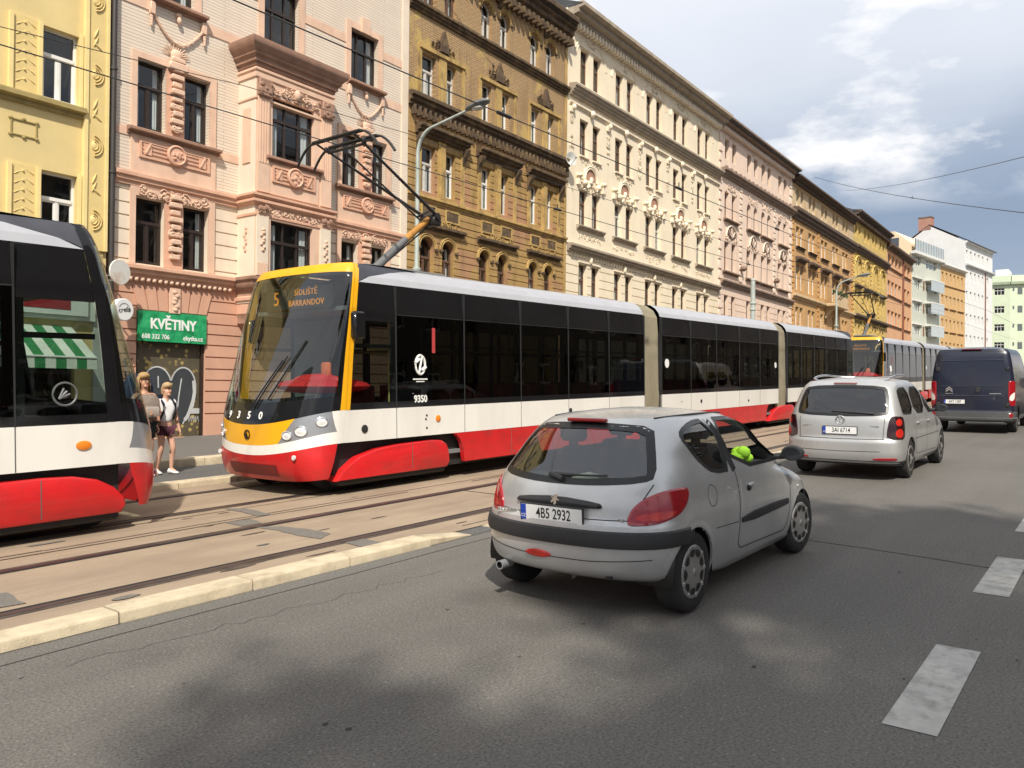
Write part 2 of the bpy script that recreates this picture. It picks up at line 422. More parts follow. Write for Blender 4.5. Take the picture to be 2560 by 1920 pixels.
base = ramp(T, el.outputs[0], [(.0, (.62,.60,.60)), (.06, (.72,.68,.68)), (.11, (.28,.34,.44)), (.20, (.235,.30,.405)), (.265, (.36,.42,.52)), (.34, (.60,.64,.71)), (.46, (.76,.78,.83)), (1., (.72,.76,.84))])
br = ramp(T, n2, [(.50, 0.), (.59, 1.)])
band = ramp(T, sp.outputs[2], [(.20, 0.), (.27, 1.), (.40, .9), (.6, .35)])
mm = T.n('ShaderNodeMath', operation='MULTIPLY'); T.l(br, mm.inputs[0]); T.l(band, mm.inputs[1])
cl = mixc(T, mm.outputs[0], base, (1.02,.99,.96))
fin = mixc(T, .10, cl, skyc)
T.l(fin, bg.inputs[0]); bg.inputs[1].default_value = 1.
SC.view_settings.view_transform = 'Standard'; SC.view_settings.look = 'None'; SC.view_settings.exposure = .38; SC.view_settings.gamma = 1.
try: SC.view_settings.use_curve_mapping = False
except Exception: pass
# ------------------------------------------------------------------ ground
def asphalt(name, col, spec=.35):
    m = D.materials.new(name); T = NT(m); out = T.n('ShaderNodeOutputMaterial'); p = T.n('ShaderNodeBsdfPrincipled'); T.l(p.outputs[0], out.inputs[0])
    v = coords(T); big = noise(T, v, .35, 5, .6); mid = noise(T, coords(T, (.35,1.6,1)), 1.1, 6, .65); fine = noise(T, v, 60, 4, .75); lane = noise(T, coords(T, (.03,1.1,1)), 1.3, 4)
    k = lambda f: tuple(x*f for x in col)
    c = ramp(T, big, [(.3, k(.84)), (.7, k(1.14))]); c = mixc(T, ramp(T, mid, [(.45, 0.), (.8, .4)]), c, k(.62))
    c = mixc(T, ramp(T, lane, [(.42, .0), (.62, .45)]), c, k(1.22)); c = mixc(T, ramp(T, fine, [(.38, .7), (.5, 0.)]), c, k(.38)); c = mixc(T, ramp(T, fine, [(.52, 0.), (.68, .55)]), c, k(1.75)); 
    vo = T.n('ShaderNodeTexVoronoi'); vo.inputs['Scale'].default_value = 34; T.l(v, vo.inputs['Vector'])
    grit = T.n('ShaderNodeMath', operation='MULTIPLY'); T.l(ramp(T, vo.outputs['Distance'], [(.12, 1.), (.3, 0.)]), grit.inputs[0]); T.l(ramp(T, noise(T, v, 23, 2), [(.5, 0.), (.62, .5)]), grit.inputs[1])  # mask of scattered pale aggregate stones
    c = mixc(T, grit.outputs[0], c, tuple(min(1, x*2.6) for x in col))
    T.l(c, p.inputs['Base Color']); p.inputs['Roughness'].default_value = .82; p.inputs['Specular IOR Level'].default_value = spec
    b = T.n('ShaderNodeBump'); b.inputs['Strength'].default_value = .55; b.inputs['Distance'].default_value = .012; T.l(fine, b.inputs['Height']); T.l(b.outputs[0], p.inputs['Normal'])
    return m
ASP = asphalt('asphalt', (.128,.119,.106)); ASP2 = asphalt('dark_asphalt', (.10,.098,.094)); ASPP = asphalt('patch_asphalt', (.16,.145,.125))
CONC = D.materials.new('track_concrete'); T = NT(CONC); out = T.n('ShaderNodeOutputMaterial'); p = T.n('ShaderNodeBsdfPrincipled'); T.l(p.outputs[0], out.inputs[0]); p.inputs['Roughness'].default_value = .85
v = coords(T); vs = coords(T, (.22,1.5,1)); c = ramp(T, noise(T, v, .8, 6, .6), [(.3, (.25,.185,.125)), (.7, (.34,.26,.18))]); c = mixc(T, ramp(T, noise(T, vs, 1.8, 7, .7), [(.45, 0.), (.74, .6)]), c, (.17,.125,.09)); c = mixc(T, ramp(T, noise(T, v, 40, 3), [(.3, .4), (.5, 0.)]), c, (.24,.18,.12))
T.l(c, p.inputs['Base Color']); b = T.n('ShaderNodeBump'); b.inputs['Strength'].default_value = .3; b.inputs['Distance'].default_value = .01; T.l(noise(T, v, 60, 3), b.inputs['Height']); T.l(b.outputs[0], p.inputs['Normal'])
PAVE = brick_mat('pavement_stone', (.22,.20,.175), (.27,.25,.22), (.12,.11,.1), .14, .14, .014, stain=(.13,.12,.1), rough=.85)
T = None
RAIL = mat('rail_steel', (.085,.062,.054), .4, .5, var=.2, scale=6); RAILG = mat('rail_groove', (.012,.010,.009), .9)
KERB = mat('sandstone_kerb', (.50,.42,.29), .9, var=.16, scale=5, bump=.35, bscale=70, dirt=(.27,.20,.13), dirtamt=.65, dscale=(1,1,1)); JOINT = mat('kerb_joint', (.06,.05,.04), .9)
PAINT = mat('road_paint', (.40,.39,.355), .8, var=.14, scale=9, dirt=(.16,.15,.135), dirtamt=.75, dscale=(1,1,1), bump=.2)
GR = (0, -TH, 0)
def struct(name, mb, mats, smooth=False):
    o = mb.build(name, mats, None, smooth, None, GR); tag(o, kind='structure'); return o
XA, XB = -40, 230
def strip(name, y0, y1, z, m, x0=XA, x1=XB): 
    mb = MB(); mb.quad((x0,y0,z),(x1,y0,z),(x1,y1,z),(x0,y1,z)); return struct(name, mb, [m])
strip('ground', -600, 600, -.06, mat('far_ground', (.16,.15,.13), .9), -600, 1500)
strip('road', -3.6, 5.54, 0., ASP); strip('road', 11.72, 14.1, .0, ASP2)
strip('track_bed', 5.79, 11.42, .012, CONC); strip('gutter', 5.54, 5.79, .004, ASP2); strip('gutter', 11.42, 11.72, .004, ASP2); strip('gutter', 14.1, 14.42, .004, ASP2); strip('gutter', -3.9, -3.6, .004, ASP2)
PVZ = .13
mb = MB(); mb.box(XA, XB, 14.42, 34, -.05, PVZ); struct('pavement', mb, [PAVE]); mb = MB(); mb.box(XA, XB, -14, -3.9, -.05, PVZ); struct('pavement', mb, [PAVE])
def kerb(y0, y1, zt, x0, x1, name='kerb', step=1., ramps=True, rnd=.018):
    mb = MB(); x = x0; r = random.Random(int(y0*100)); first = True
    while x < x1-.05:
        e = min(x+step*(.92+.16*r.random()), x1); dz = r.uniform(-.006, .006); dy = r.uniform(-.006, .006)
        za = zt+dz
        def ring(X, h): return [(X,y0+dy,-.05),(X,y0+dy,max(.005,h-rnd)),(X,y0+dy+rnd*.35,max(.007,h-rnd*.3)),(X,y0+dy+rnd,max(.008,h)),(X,y1-.01,max(.008,h)),(X,y1,max(.006,h-.012)),(X,y1,-.05)]
        ha = .01 if (ramps and first) else za; last = e >= x1-.01; hb = .01 if (ramps and last) else za
        mb.loft([ring(x+.006, ha), ring(e-.006, hb)], False, False, 0)
        mb.add(ring(x+.006, ha), [tuple(range(7))], 0); mb.add(ring(e-.006, hb), [tuple(range(7))], 0)
        mb.box(x-.006, x+.006, y0+.02, y1-.012, -.05, max(.002, za-.012), 1) if not first else None
        first = False; x = e
    return struct(name, mb, [KERB, JOINT], 40)
kerb(5.54, 5.79, .085, -30, 6.55); kerb(5.54, 5.79, .085, 7.0, 200)
kerb(11.42, 11.72, .10, -30, 200, ramps=False); kerb(14.1, 14.4, .16, -30, 200, ramps=False); kerb(-3.9, -3.6, .15, -30, 120, ramps=False)
for yr in (6.387, 7.815, 9.315, 10.745):
    mb = MB(); s = 1 if yr in (6.387, 9.315) else -1
    yA, yB = yr-.04, yr+.04
    mb.quad((XA,yA,.018),(XB,yA,.018),(XB,yB,.018),(XA,yB,.018), 0)
    a, b = (yB+.002, yB+.055) if s > 0 else (yA-.055, yA-.002)
    mb.quad((XA,a,.016),(XB,a,.016),(XB,b,.016),(XA,b,.016), 1)
    q = (yA-.06, yA-.002) if s > 0 else (yB+.002, yB+.06)
    mb.quad((XA,q[0],.0155),(XB,q[0],.0155),(XB,q[1],.0155),(XA,q[1],.0155), 2)
    struct('tram_rail', mb, [RAIL, RAILG, mat('rail_edge', (.075,.055,.042), .9, var=.5)])
mb = MB(); r = random.Random(2)      # joints, dark patches and stains in the concrete
for y, w in ((8.42, .02), (5.93, .016), (8.3, .03), (9.02, .02)):
    x = -12
    while x < 60:
        e = x+r.uniform(.7, 2.2); d0, d1 = r.uniform(-.012, .012), r.uniform(-.012, .012)
        if r.random() < .88: mb.quad((x,y+d0,.0165),(e,y+d1,.0165),(e,y+d1+w*r.uniform(.6,1.4),.0165),(x,y+d0+w,.0165), 0)
        x = e
for x in (-1., 8.9, 15.5, 22.): mb.quad((x,6.5,.0167),(x+.03,6.5,.0167),(x+.05,7.7,.0167),(x+.02,7.7,.0167), 0)
def dense_(P):
    out = []
    for i in range(len(P)):
        a, b = P[i], P[(i+1) % len(P)]; n = max(1, int(math.hypot(b[0]-a[0], b[1]-a[1])/.12)); out += [(lerp(a[0],b[0],k/n), lerp(a[1],b[1],k/n)) for k in range(n)]
    return out
def patch_(pts, z, mi): mb.add([(a,b,z) for a, b in pts], [tuple(range(len(pts)))], mi)
for q, P in enumerate(([(5.40,7.80),(5.62,7.60),(5.70,7.2),(5.66,6.78),(5.44,6.66),(5.38,7.0),(5.46,7.4)], [(5.95,9.2),(6.10,8.95),(6.04,8.29),(5.84,8.36),(5.9,8.8)], [(5.36,8.29),(5.69,8.26),(5.60,7.93),(5.34,7.95)], [(5.46,6.30),(5.70,6.28),(5.66,5.98),(5.42,6.0)], [(2.40,7.1),(2.6,7.02),(2.56,6.56),(2.36,6.6)], [(11.2,7.7),(11.5,7.7),(11.55,6.5),(11.25,6.5)], [(1.5,8.5),(2.6,8.44),(2.65,8.30),(1.45,8.33)])):
    patch_([(a+r.uniform(-.02,.02), b+r.uniform(-.02,.02)) for a, b in dense_(P)], .0172+.0003*q, 1)
for cx, cy, w, l in ((2.05,6.1,.16,.07),(3.1,6.12,.12,.05),(3.6,8.75,.2,.03),(4.9,6.9,.08,.03)): patch_([(cx+w*(.8+.3*r.random())*math.cos(2*PI*k/14), cy+l*(.8+.3*r.random())*math.sin(2*PI*k/14)) for k in range(14)], .0195, 1)
for k in range(46): cx, cy, w = r.uniform(-1, 24), r.choice([6.1, 6.9, 7.3, 8.2, 8.7, 10.0])+r.uniform(-.25,.25), r.uniform(.02,.09); patch_([(cx+w*2.2*r.uniform(.6,1.2)*math.cos(2*PI*q/9), cy+w*.35*r.uniform(.6,1.2)*math.sin(2*PI*q/9)) for q in range(9)], .0168, 0)
struct('track_patches', mb, [mat('joint_dark', (.085,.06,.042), .9, var=.3), ASPP])
mb = MB()
for x in (4.23, 7.16, 10.15, 13.1, 16.1, 19.1, 22.1, 25.1, 28.1, 31.1, 34.1, 37.1): 
    dd = 1.43 if x < 5 else 1.5
    mb.quad((x,.70,.004),(x+dd,.70,.004),(x+dd,.945,.004),(x,.945,.004))
struct('lane_marking', mb, [PAINT])
mb = MB(); r = random.Random(9)      # seams, tar lines and small pits in the road
def crack(x0, y0, x1, y1, w, n=14, j=.03):
    P = [(lerp(x0,x1,i/n)+r.uniform(-j,j), lerp(y0,y1,i/n)+r.uniform(-j,j)) for i in range(n+1)]
    for (a, b), (c, d) in zip(P, P[1:]):
        dx, dy = c-a, d-b; L_ = math.hypot(dx, dy); nx, ny = -dy/L_*w/2, dx/L_*w/2
        mb.quad((a+nx,b+ny,.003),(c+nx,d+ny,.003),(c-nx,d-ny,.003),(a-nx,b-ny,.003), 0)
crack(8.9, 5.4, 7.55, -2.5, .018); crack(2.2, 5.0, 5.2, 4.75, .004, 24, .05); crack(-10, 5.30, 30, 5.33, .012, 60, .01); crack(10.2, -.6, 17, -.35, .012, 20)
for k in range(26):
    x, y = r.uniform(1.2, 9), r.uniform(-.5, 5.2); s = r.uniform(.006, .017); mb.add([(x+s*1.6*math.cos(t)*r.uniform(.6,1), y+s*math.sin(t)*r.uniform(.6,1), .003) for t in [i*PI/4 for i in range(8)]], [tuple(range(8))], 0)
struct('road_cracks', mb, [mat('tar_dark', (.035,.033,.03), .9)])
GLASS_W = glass('window_glass', (.72,.76,.76), 1., .015, 1.62)
M_ROOM = mat('dark_room', (.028,.026,.024), .9, var=.3)
M_CURT = mat('net_curtain', (.72,.72,.70), .9, var=.06)
M_CURTB = mat('beige_blind', (.80,.76,.66), .9, var=.05)
F_DARK = mat('dark_brown_frame', (.028,.018,.014), .45, var=.25, scale=8)
F_WHITE = mat('white_window_frame', (.74,.73,.69), .45, var=.06)
F_GREY = mat('weathered_white_frame', (.58,.55,.50), .6, var=.15, dirt=(.2,.16,.12))
F_BROWN = mat('red_brown_frame', (.13,.07,.045), .55, var=.2)
M_TIN = mat('dull_tin', (.20,.19,.18), .55, .3, var=.25)
M_ROOF = mat('dark_roof', (.055,.057,.062), .6, var=.25, scale=2)
M_REDROOF = mat('red_roof', (.30,.09,.055), .75, var=.25)
rw = random.Random(5)
def cur(p=.6, kinds=('low','side','full','half'), m=None): return (rw.choice(kinds), m or M_CURT) if rw.random() < p else None
# ---- yellow house at the left edge
YEL = mat('yellow_plaster', (.66,.52,.24), .8, var=.07, scale=1.2, bump=.15, bscale=60, dirt=(.48,.36,.15), dirtamt=.25)
YEL2 = mat('deep_yellow_plaster', (.68,.52,.22), .8, var=.06, bump=.1, bscale=60)
YELW = mat('pale_yellow_trim', (.76,.60,.27), .8, var=.06)
YELB = mat('olive_ledge', (.34,.26,.10), .8, var=.2)
h = House('yellow plastered apartment house with leaf reliefs, cut off by the left edge of the picture', 1.2, 9.30, 16.5, YEL, roof=M_ROOF)
for zz in ((4.95, 6.62), (8.25, 9.90), (11.6, 13.25)):
    for xx in (3.2, 5.15, 7.82): h.win(xx, xx+.78, zz[0], zz[1], F_WHITE, style='T', curt=cur(.3, ('side','half')), sill=F_WHITE)
h.win(5.4, 8.6, .5, 2.9, F_DARK, style='3')
h.finish(eave=.6)
mb = h.mb()
ledge(mb, 1.2, 9.12, 4.25, 4.85, .22, 3, 0); ledge(mb, 1.2, 8.72, 7.98, 8.22, .2, 2, 0); ledge(mb, 1.2, 8.72, 11.35, 11.58, .2, 2, 0); ledge(mb, 1.2, 9.3, 16.0, 16.5, .6, 3, 0)
mb.build('ledge', [YELB], h.root)
mb = h.mb(); mb.box(8.74, 9.26, -.09, .02, 4.95, 16.0, 0); mb.box(8.70, 8.78, -.13, .02, 4.95, 16.0, 1); mb.box(9.20, 9.27, -.12, .02, 4.95, 16.0, 1)
mb.build('pilaster', [YEL2, YELW], h.root)
mb = h.mb()
for zz in (4.95, 8.25, 11.6):      # carved panels between the windows, frames of the window fields
    for xc in (7.43, 4.55, 2.6):
        mb.box(xc-.26, xc+.26, -.05, .02, zz, zz+1.68, 1); mb.box(xc-.34, xc-.26, -.10, .02, zz, zz+1.68, 0); mb.box(xc+.26, xc+.34, -.10, .02, zz, zz+1.68, 0)
        for k in range(7):
            z = zz+.18+k*.21
            mb.tube([(xc-.2+.02*q, -.052-.006*math.sin(q*.7), z+.10*math.sin(q/7.)) for q in range(10)], .010, 5, 1)
            mb.tube([(xc+.2-.02*q, -.052-.006*math.sin(q*.7), z+.05+.10*math.sin(q/7.)) for q in range(9)], .012, 5, 1)
            mb.blob((xc-.02, -.06, z+.1), (.03, .03, .03), 6, 4, 1)
    mb.box(8.62, 8.68, -.06, .02, zz-.1, zz+1.72, 0)
mb.build('relief_panel', [YELW, YEL2], h.root, 40)
mb = h.mb()
for k, z in enumerate((5.66, 6.55, 7.42, 8.31, 9.11, 10.0, 10.86, 11.7, 12.6, 13.4)):      # shells and leaves down the pilaster
    if k % 2 == 0:
        for rr in (.21, .15, .09): mb.tube([(8.92+rr*math.cos(t), -.10-.015*(.3-rr)*8, z+rr*1.15*math.sin(t)) for t in [(-1.5+i*.3) for i in range(11)]], .016, 5)
        mb.blob((8.95, -.09, z), (.09, .04, .12), 8, 5)
    else:
        for sx, q in ((1, .0), (-1, .09), (1, .19)):
            mb.tube([(8.9+.04*i*(.5 if sx > 0 else 1), -.10, z-.22+q+.05*i*(1 if sx > 0 else -.6)) for i in range(6)], [.012, .022, .028, .026, .018, .008], 5)
mb.build('relief', [YEL2], h.root, 40)
mb = h.mb(); rectframe(mb, 7.16, 7.70, 7.26, 7.62, .025, .03); 
for u, v in ((7.16, 7.62), (7.7, 7.62), (7.16, 7.26), (7.7, 7.26), (7.43, 7.24), (7.43, 7.64)): mb.blob((u, -.02, v), (.05, .03, .035), 7, 4)
mb.build('plaque', [YELB], h.root, 40)
mb = h.mb(); mb.box(4.9, 9.0, -.14, -.02, 3.25, 4.05, 0); mb.build('fascia', [mat('white_fascia', (.72,.72,.68), .5)], h.root)
mb = h.mb(); mb.box(9.0, 9.36, -.06, .02, .3, 4.1, 0); mb.build('shop_pier', [mat('grey_pier', (.50,.50,.48), .7)], h.root)
# downpipe between yellow and white-brick houses
t = thing('downpipe', 'dark drainpipe running down the joint between the yellow house and the white brick house', 'drainpipe', (9.38*math.cos(AL), FY+9.38*math.sin(AL)-.10, gz(9.4)+.12))
mb = MB(); mb.tube([(0,0,.1),(0,0,13.5)], .065, 10)
for z in (1.5, 4., 6.5, 9., 11.5): mb.lathe([(.066,z),(.085,z+.01),(.085,z+.07),(.066,z+.08)], (0,0,0), 'z', 12)
mb.build('pipe', [mat('dark_pipe', (.05,.043,.038), .5, .2)], t, 40)
# ---- white brick and pink stone house
WBR = brick_mat('white_glazed_brick', (.74,.64,.52), (.71,.60,.48), (.44,.32,.24), 6., .085, .009, rough=.4, bumps=.3, stain=(.55,.44,.34), stainamt=.3)
CREAM = mat('cream_plaster', (.72,.61,.48), .8, var=.06, scale=1.5, bump=.12, bscale=70, dirt=(.5,.38,.28), dirtamt=.3)
PINK = mat('pink_stone', (.64,.38,.26), .8, var=.1, scale=2.2, bump=.15, bscale=70, dirt=(.38,.2,.13), dirtamt=.35)
PINKL = mat('pale_pink_stone', (.69,.47,.34), .8, var=.08, scale=2.2, bump=.15, bscale=60, dirt=(.42,.26,.17), dirtamt=.35)
TERRA = mat('brick_pink_base', (.59,.33,.225), .8, var=.08, scale=1.6, bump=.12, bscale=60, dirt=(.4,.22,.15), dirtamt=.3)
DLED = mat('shade_brown_ledge', (.31,.18,.125), .8, var=.2)  # brown trim tone with the bay cornice's shade put into it
h = AN = House('white brick apartment house with pink stone trim and a bay window, behind the nearest tram', 9.46, 19.62, 17.6, WBR, roof=M_ROOF)
W1 = [(10.02,10.78,4.80,6.46),(11.28,12.02,4.80,6.46),(16.65,17.38,4.80,6.42),(17.93,18.62,4.80,6.42),
      (10.0,10.77,8.2,9.92),(11.27,12.02,8.2,9.88),(16.67,17.40,8.18,9.87),(17.96,18.62,8.18,9.87),
      (10.58,11.55,11.6,13.35),(13.71,14.95,11.5,13.4),(17.0,18.2,11.58,13.28),(10.58,11.55,14.8,16.4),(13.75,14.9,14.8,16.4),(17.0,18.1,14.8,16.4)]
for a, b, c, d in W1: h.win(a, b, c, d, F_DARK, style='T' if b-a < 1 else '3', curt=('side', M_CURT) if rw.random() < .8 else None, depth=.17)
h.holes.append((10.08, 12.0, .42, 3.63))
g1 = [(z, z+.035) for z in (4.86, 5.22, 5.58, 5.93, 6.25, 6.57)]; g0 = [(z, z+.035) for z in (1.0, 1.3, 1.6, 1.9, 2.2, 2.52, 2.84, 3.13, 3.41, 3.72, 4.03)]
w = h.finish(grooves=g0+g1, gd=.045, ledgez=[4.5, 6.95], mats=[TERRA, CREAM, WBR])
mb = h.mb()      # smooth pink bands, window fields
for a, b in ((9.46, 9.86), (12.22, 12.93), (15.62, 16.4), (18.92, 19.3)): mb.box(a, b, -.02, .01, 7.92, 8.14, 0)
for za, zb in ((11.2, 11.46), (12.72, 12.98)):
    for a, b in ((9.46, 10.3), (11.85, 13.5), (15.16, 16.8), (18.4, 19.3)): mb.box(a, b, -.022, .01, za, zb, 0)
mb.box(19.32, 19.62, -.05, .01, 4.5, 17.4, 1); 
for (a, b, c, d) in W1:
    if c < 11: continue
    t = .2 if b-a > 1 else .18; top = d+.2
    mb.box(a-t, a, -.04, .01, c-.05, top, 0); mb.box(b, b+t, -.04, .01, c-.05, top, 0); mb.box(a, b, -.04, .01, d, top, 0)
    mb.box((a+b)/2-.18, (a+b)/2+.18, -.09, .01, d-.02, top+.25, 0)
for x0, x1, wl, wr in ((9.86, 12.2, (10.0, 10.77), (11.27, 12.02)), (16.5, 18.85, (16.67, 17.40), (17.96, 18.62))):
    for zb_, zt_, hi in ((8.14, 10.08, 9.9), (4.78, 6.7, 6.46)):
        mb.box(x0, wl[0], -.05, .01, zb_, zt_, 0); mb.box(wr[1], x1, -.05, .01, zb_, zt_, 0); mb.box(wl[1], wr[0], -.05, .01, zb_, zt_, 2); mb.box(wl[0], wl[1], -.05, .01, hi+.02, zt_, 0); mb.box(wr[0], wr[1], -.05, .01, hi+.02, zt_, 0)
    mb.box(x0, x1, -.05, .01, 7.02, 7.98, 0)
mb.build('stone_trim', [PINKL, CREAM, PINK], h.root)
mb = h.mb()
for a, b in ((9.75, 12.3), (16.43, 18.9)): ledge(mb, a, b, 7.98, 8.13, .22, 2, 0)
ledge(mb, 9.46, 12.93, 6.70, 7.02, .16, 3, 1); ledge(mb, 15.6, 19.4, 6.70, 7.02, .16, 3, 1)
ledge(mb, 9.46, 12.93, 4.42, 4.74, .26, 3, 1); ledge(mb, 15.6, 19.6, 4.42, 4.74, .26, 3, 1)
for a, b in ((10.3, 11.85), (16.85, 18.45)): ledge(mb, a, b, 11.42, 11.58, .22, 2, 0)
ledge(mb, 9.46, 19.62, 17.0, 17.6, .7, 3, 1)
mb.build('ledge', [DLED, PINK], h.root)
def medallion(mb, cx, cz, r, y, mi=0):
    mb.lathe([(r, y), (r, y-.05), (r*.86, y-.07), (r*.78, y-.035), (r*.2, y-.05)], (cx, 0, cz), 'y', 28, mi)
    for k in range(14):
        a = RND.random()*6.28; q = RND.random()*r*.6; mb.blob((cx+q*math.cos(a), y-.05, cz+q*math.sin(a)), (r*.16, .035, r*.14), 6, 4, mi)
def spandrel(mb, x0, x1, z0, z1, y=0., mi=0):      # ribbed panel with tassels and a round plaque
    rectframe(mb, x0, x1, z0, z1, .06, .045, mi, y)
    for k in range(3): mb.box(x0+.1, x1-.1, y-.03, y+.01, z0+.12+k*.1, z0+.17+k*.1, mi)
    for u in (x0+.22, x1-.22): 
        mb.box(u-.09, u+.09, y-.06, y+.01, z0+.08, z1-.1, mi)
        for q in range(5): mb.blob((u-.05+.025*q, y-.06, z0+.14+.05*q), (.035, .03, .04), 6, 4, mi)
    medallion(mb, (x0+x1)/2, (z0+z1)/2+.02, (z1-z0)*.6, y-.05, mi)
mb = h.mb(); spandrel(mb, 10.05, 12.0, 7.44, 7.88, -.05, 2); spandrel(mb, 16.7, 18.7, 7.44, 7.88, -.05, 2)
rr = random.Random(3)
for xm in (11.02, 17.68):      # carved piers with a sunburst on top, carved band over the first floor
    for z0_ in (8.2, 4.9):
        for k in range(9):
            z = z0_+.1+k*.19; mb.bbox(xm-.13-.04*(k % 2), xm+.13+.04*(k % 2), -.15-.03*(k % 3), -.04, z, z+.13, .02, 0)
        scrolls(mb, xm, z0_+.5, .26, .7, .12, 7, rr, 0, -.06)
    mb.bbox(xm-.26, xm+.26, -.22, -.04, 9.86, 10.06, .03, 0); mb.bbox(xm-.2, xm+.2, -.2, -.04, 10.06, 10.2, .03, 0)
    mb.blob((xm, -.05, 10.28), (.17, .08, .16), 10, 5, 0)
    for k in range(13):
        a = math.radians(10+k*160/12); mb.tube([(xm+.18*math.cos(a), -.03, 10.25+.16*math.sin(a)), (xm+.4*math.cos(a), -.03, 10.25+.36*math.sin(a))], [.018, .008], 4, 0)
    scrolls(mb, xm, 6.6, 1.9, .16, .06, 14, rr, 0, -.05)
    # garland and mask under the third-floor window
for xm, zz in ((11.07, 11.1), (17.65, 11.1)):
    for sx in (-1, 1):
        mb.tube([(xm+sx*(.72-.72*t), -.05, zz+.1-.62*math.sin(t*1.57)) for t in [i/10 for i in range(11)]], [.025+.012*(i % 2) for i in range(11)], 5, 0)
        mb.bbox(xm+sx*.72-.07, xm+sx*.72+.07, -.12, 0, zz, zz+.32, .02, 0)
        for q in range(4): mb.blob((xm+sx*.74, -.06, zz-.05-.07*q), (.05-.008*q, .04, .05), 6, 4, 0)
    mb.blob((xm, -.08, zz+.10), (.06, .06, .10), 8, 6, 0); mb.bbox(xm-.07, xm+.07, -.1, 0, zz+.2, zz+.3, .02, 0)
mb.build('ornament', [PINKL, DLED, PINK], h.root, 40)
mb = h.mb()
for a, b in ((9.7, 12.9), (15.7, 19.5)):
    n = int((b-a)/.155)
    for k in range(n): mb.blob((a+.155*k, -.10, 4.39), (.058, .06, .058), 8, 5)
mb.build('bead_row', [PINKL], h.root, 'all')
mb = h.mb()      # wedge stones over the shop front, with a carved keystone
for k in range(7):
    u = 10.1+k*.272; sl = (k-3)*.055
    if k == 3: continue
    mb.prism([(u+.015, 3.66), (u+.257, 3.66), (u+.257+sl*.9+.02, 4.25), (u+.015+sl*.9-.02, 4.25)], 'y', -.035, .01, 0)
mb.box(10.92, 11.20, -.09, .01, 3.62, 4.27, 1)
for k in range(6): mb.blob((11.06+.04*math.sin(k*2), -.1, 3.72+.09*k), (.07, .04, .05), 7, 4, 1)
mb.build('voussoirs', [TERRA, PINKL], h.root, 40)
# the bay
BY = -.78; x0, x1 = 12.93, 15.60
mb = h.mb()
bw = [(13.47,14.93,8.15,9.82),(13.45,14.92,4.78,6.38)]
facade(mb, x0, x1, 4.05, 10.75, bw, [], y=BY, rd=.2, mi=0)
for x in (x0, x1): mb.quad((x,BY,4.05),(x,0,4.05),(x,0,10.75),(x,BY,10.75), 1)
mb.quad((x0,BY,10.75),(x1,BY,10.75),(x1,0,10.75),(x0,0,10.75), 0)
mb.build('bay', [PINKL, CREAM], h.root)
for a, b, c, d in bw: window(h.root, a, b, c, d, F_DARK, style='3', ox=h.s0, oz=h.zg, curt=('side', M_CURT), depth=.12, y0=BY)
mb = h.mb()
def bayring(prof, mi):      # moulding mitred round the bay's three sides
    rings = []
    for o, z in prof: rings.append([(x0-o, .02, z), (x0-o, BY-o, z), (x1+o, BY-o, z), (x1+o, .02, z)])
    mb.loft(rings, False, False, mi)
    for k in (0, -1): mb.add(rings[k], [(0, 1, 2, 3)], mi)
bayring([(.0,10.5),(.06,10.52),(.06,10.6),(.12,10.62),(.12,10.72),(.2,10.78),(.2,10.84),(.34,11.0),(.36,11.1),(.36,11.16),(.30,11.18)], 2)
bayring([(0,10.2),(.04,10.22),(.04,10.34),(.02,10.36),(.07,10.4),(.07,10.46),(.0,10.5)], 0)
bayring([(0,9.62),(.03,9.63),(.03,9.68),(0,9.69)], 0)
bayring([(.0,6.70),(.05,6.74),(.12,6.80),(.12,6.86),(.06,6.9),(.16,6.96),(.16,7.02),(.02,7.06)], 1)
bayring([(.0,6.42),(.03,6.44),(.03,6.5),(0,6.52)], 1)
bayring([(.0,4.36),(.06,4.40),(.16,4.52),(.16,4.6),(.22,4.66),(.22,4.74),(.02,4.78)], 2)
bayring([(-.02,3.75),(-.02,4.1),(.04,4.12),(.04,4.2),(.0,4.24),(.0,4.38)], 1)
rings = [[(x0+i, .02, z), (x0+i, BY+i*1.0, z), (x1-i, BY+i*1.0, z), (x1-i, .02, z)] for i, z in ((.0,3.76),(.05,3.62),(.02,3.5),(.16,3.36),(.34,3.28),(.5,3.1),(.7,3.02))]
mb.loft(rings, False, False, 2)
mb.build('bay_mouldings', [PINKL, PINK, DLED], h.root, 40)
mb = h.mb(); yb = BY
for a, b in ((x0+.04, x0+.42), (x1-.42, x1-.04)):      # fluted pilasters, capitals, carved plates
    mb.box(a, b, yb-.05, yb+.01, 7.1, 9.7, 1)
    for q in range(4): mb.box(a+.05+q*.085, a+.085+q*.085, yb-.07, yb, 7.9, 9.6, 1)
    mb.bbox(a-.03, b+.03, yb-.14, yb, 9.7, 10.18, .03, 2)
    for q in range(10): mb.blob((a+RND.random()*.38, yb-.13, 9.75+RND.random()*.4), (.06, .05, .05), 6, 4, 2)
    mb.box(a, b, yb-.05, yb+.01, 4.8, 6.44, 0)
    for q in range(8): mb.blob(((a+b)/2+.05*math.sin(q*2.2), yb-.06, 5.5+q*.08), (.06, .03, .05), 6, 4, 1)
    for q in range(7): mb.box(a+.02+q*.05, a+.045+q*.05, yb-.065, yb, 4.8, 5.15, 1)
    for q in range(7): mb.blob((a+.03+q*.055, yb-.1, 6.6+RND.random()*.08), (.03, .04, .09), 6, 4, 2)
scrolls(mb, (x0+x1)/2, 10.03, 1.7, .28, .09, 14, rr, 1, yb)
mb.blob(((x0+x1)/2, yb-.06, 10.06), (.11, .10, .16), 10, 6, 1)
scrolls(mb, (x0+x1)/2, 6.58, 1.6, .14, .06, 12, rr, 1, yb)
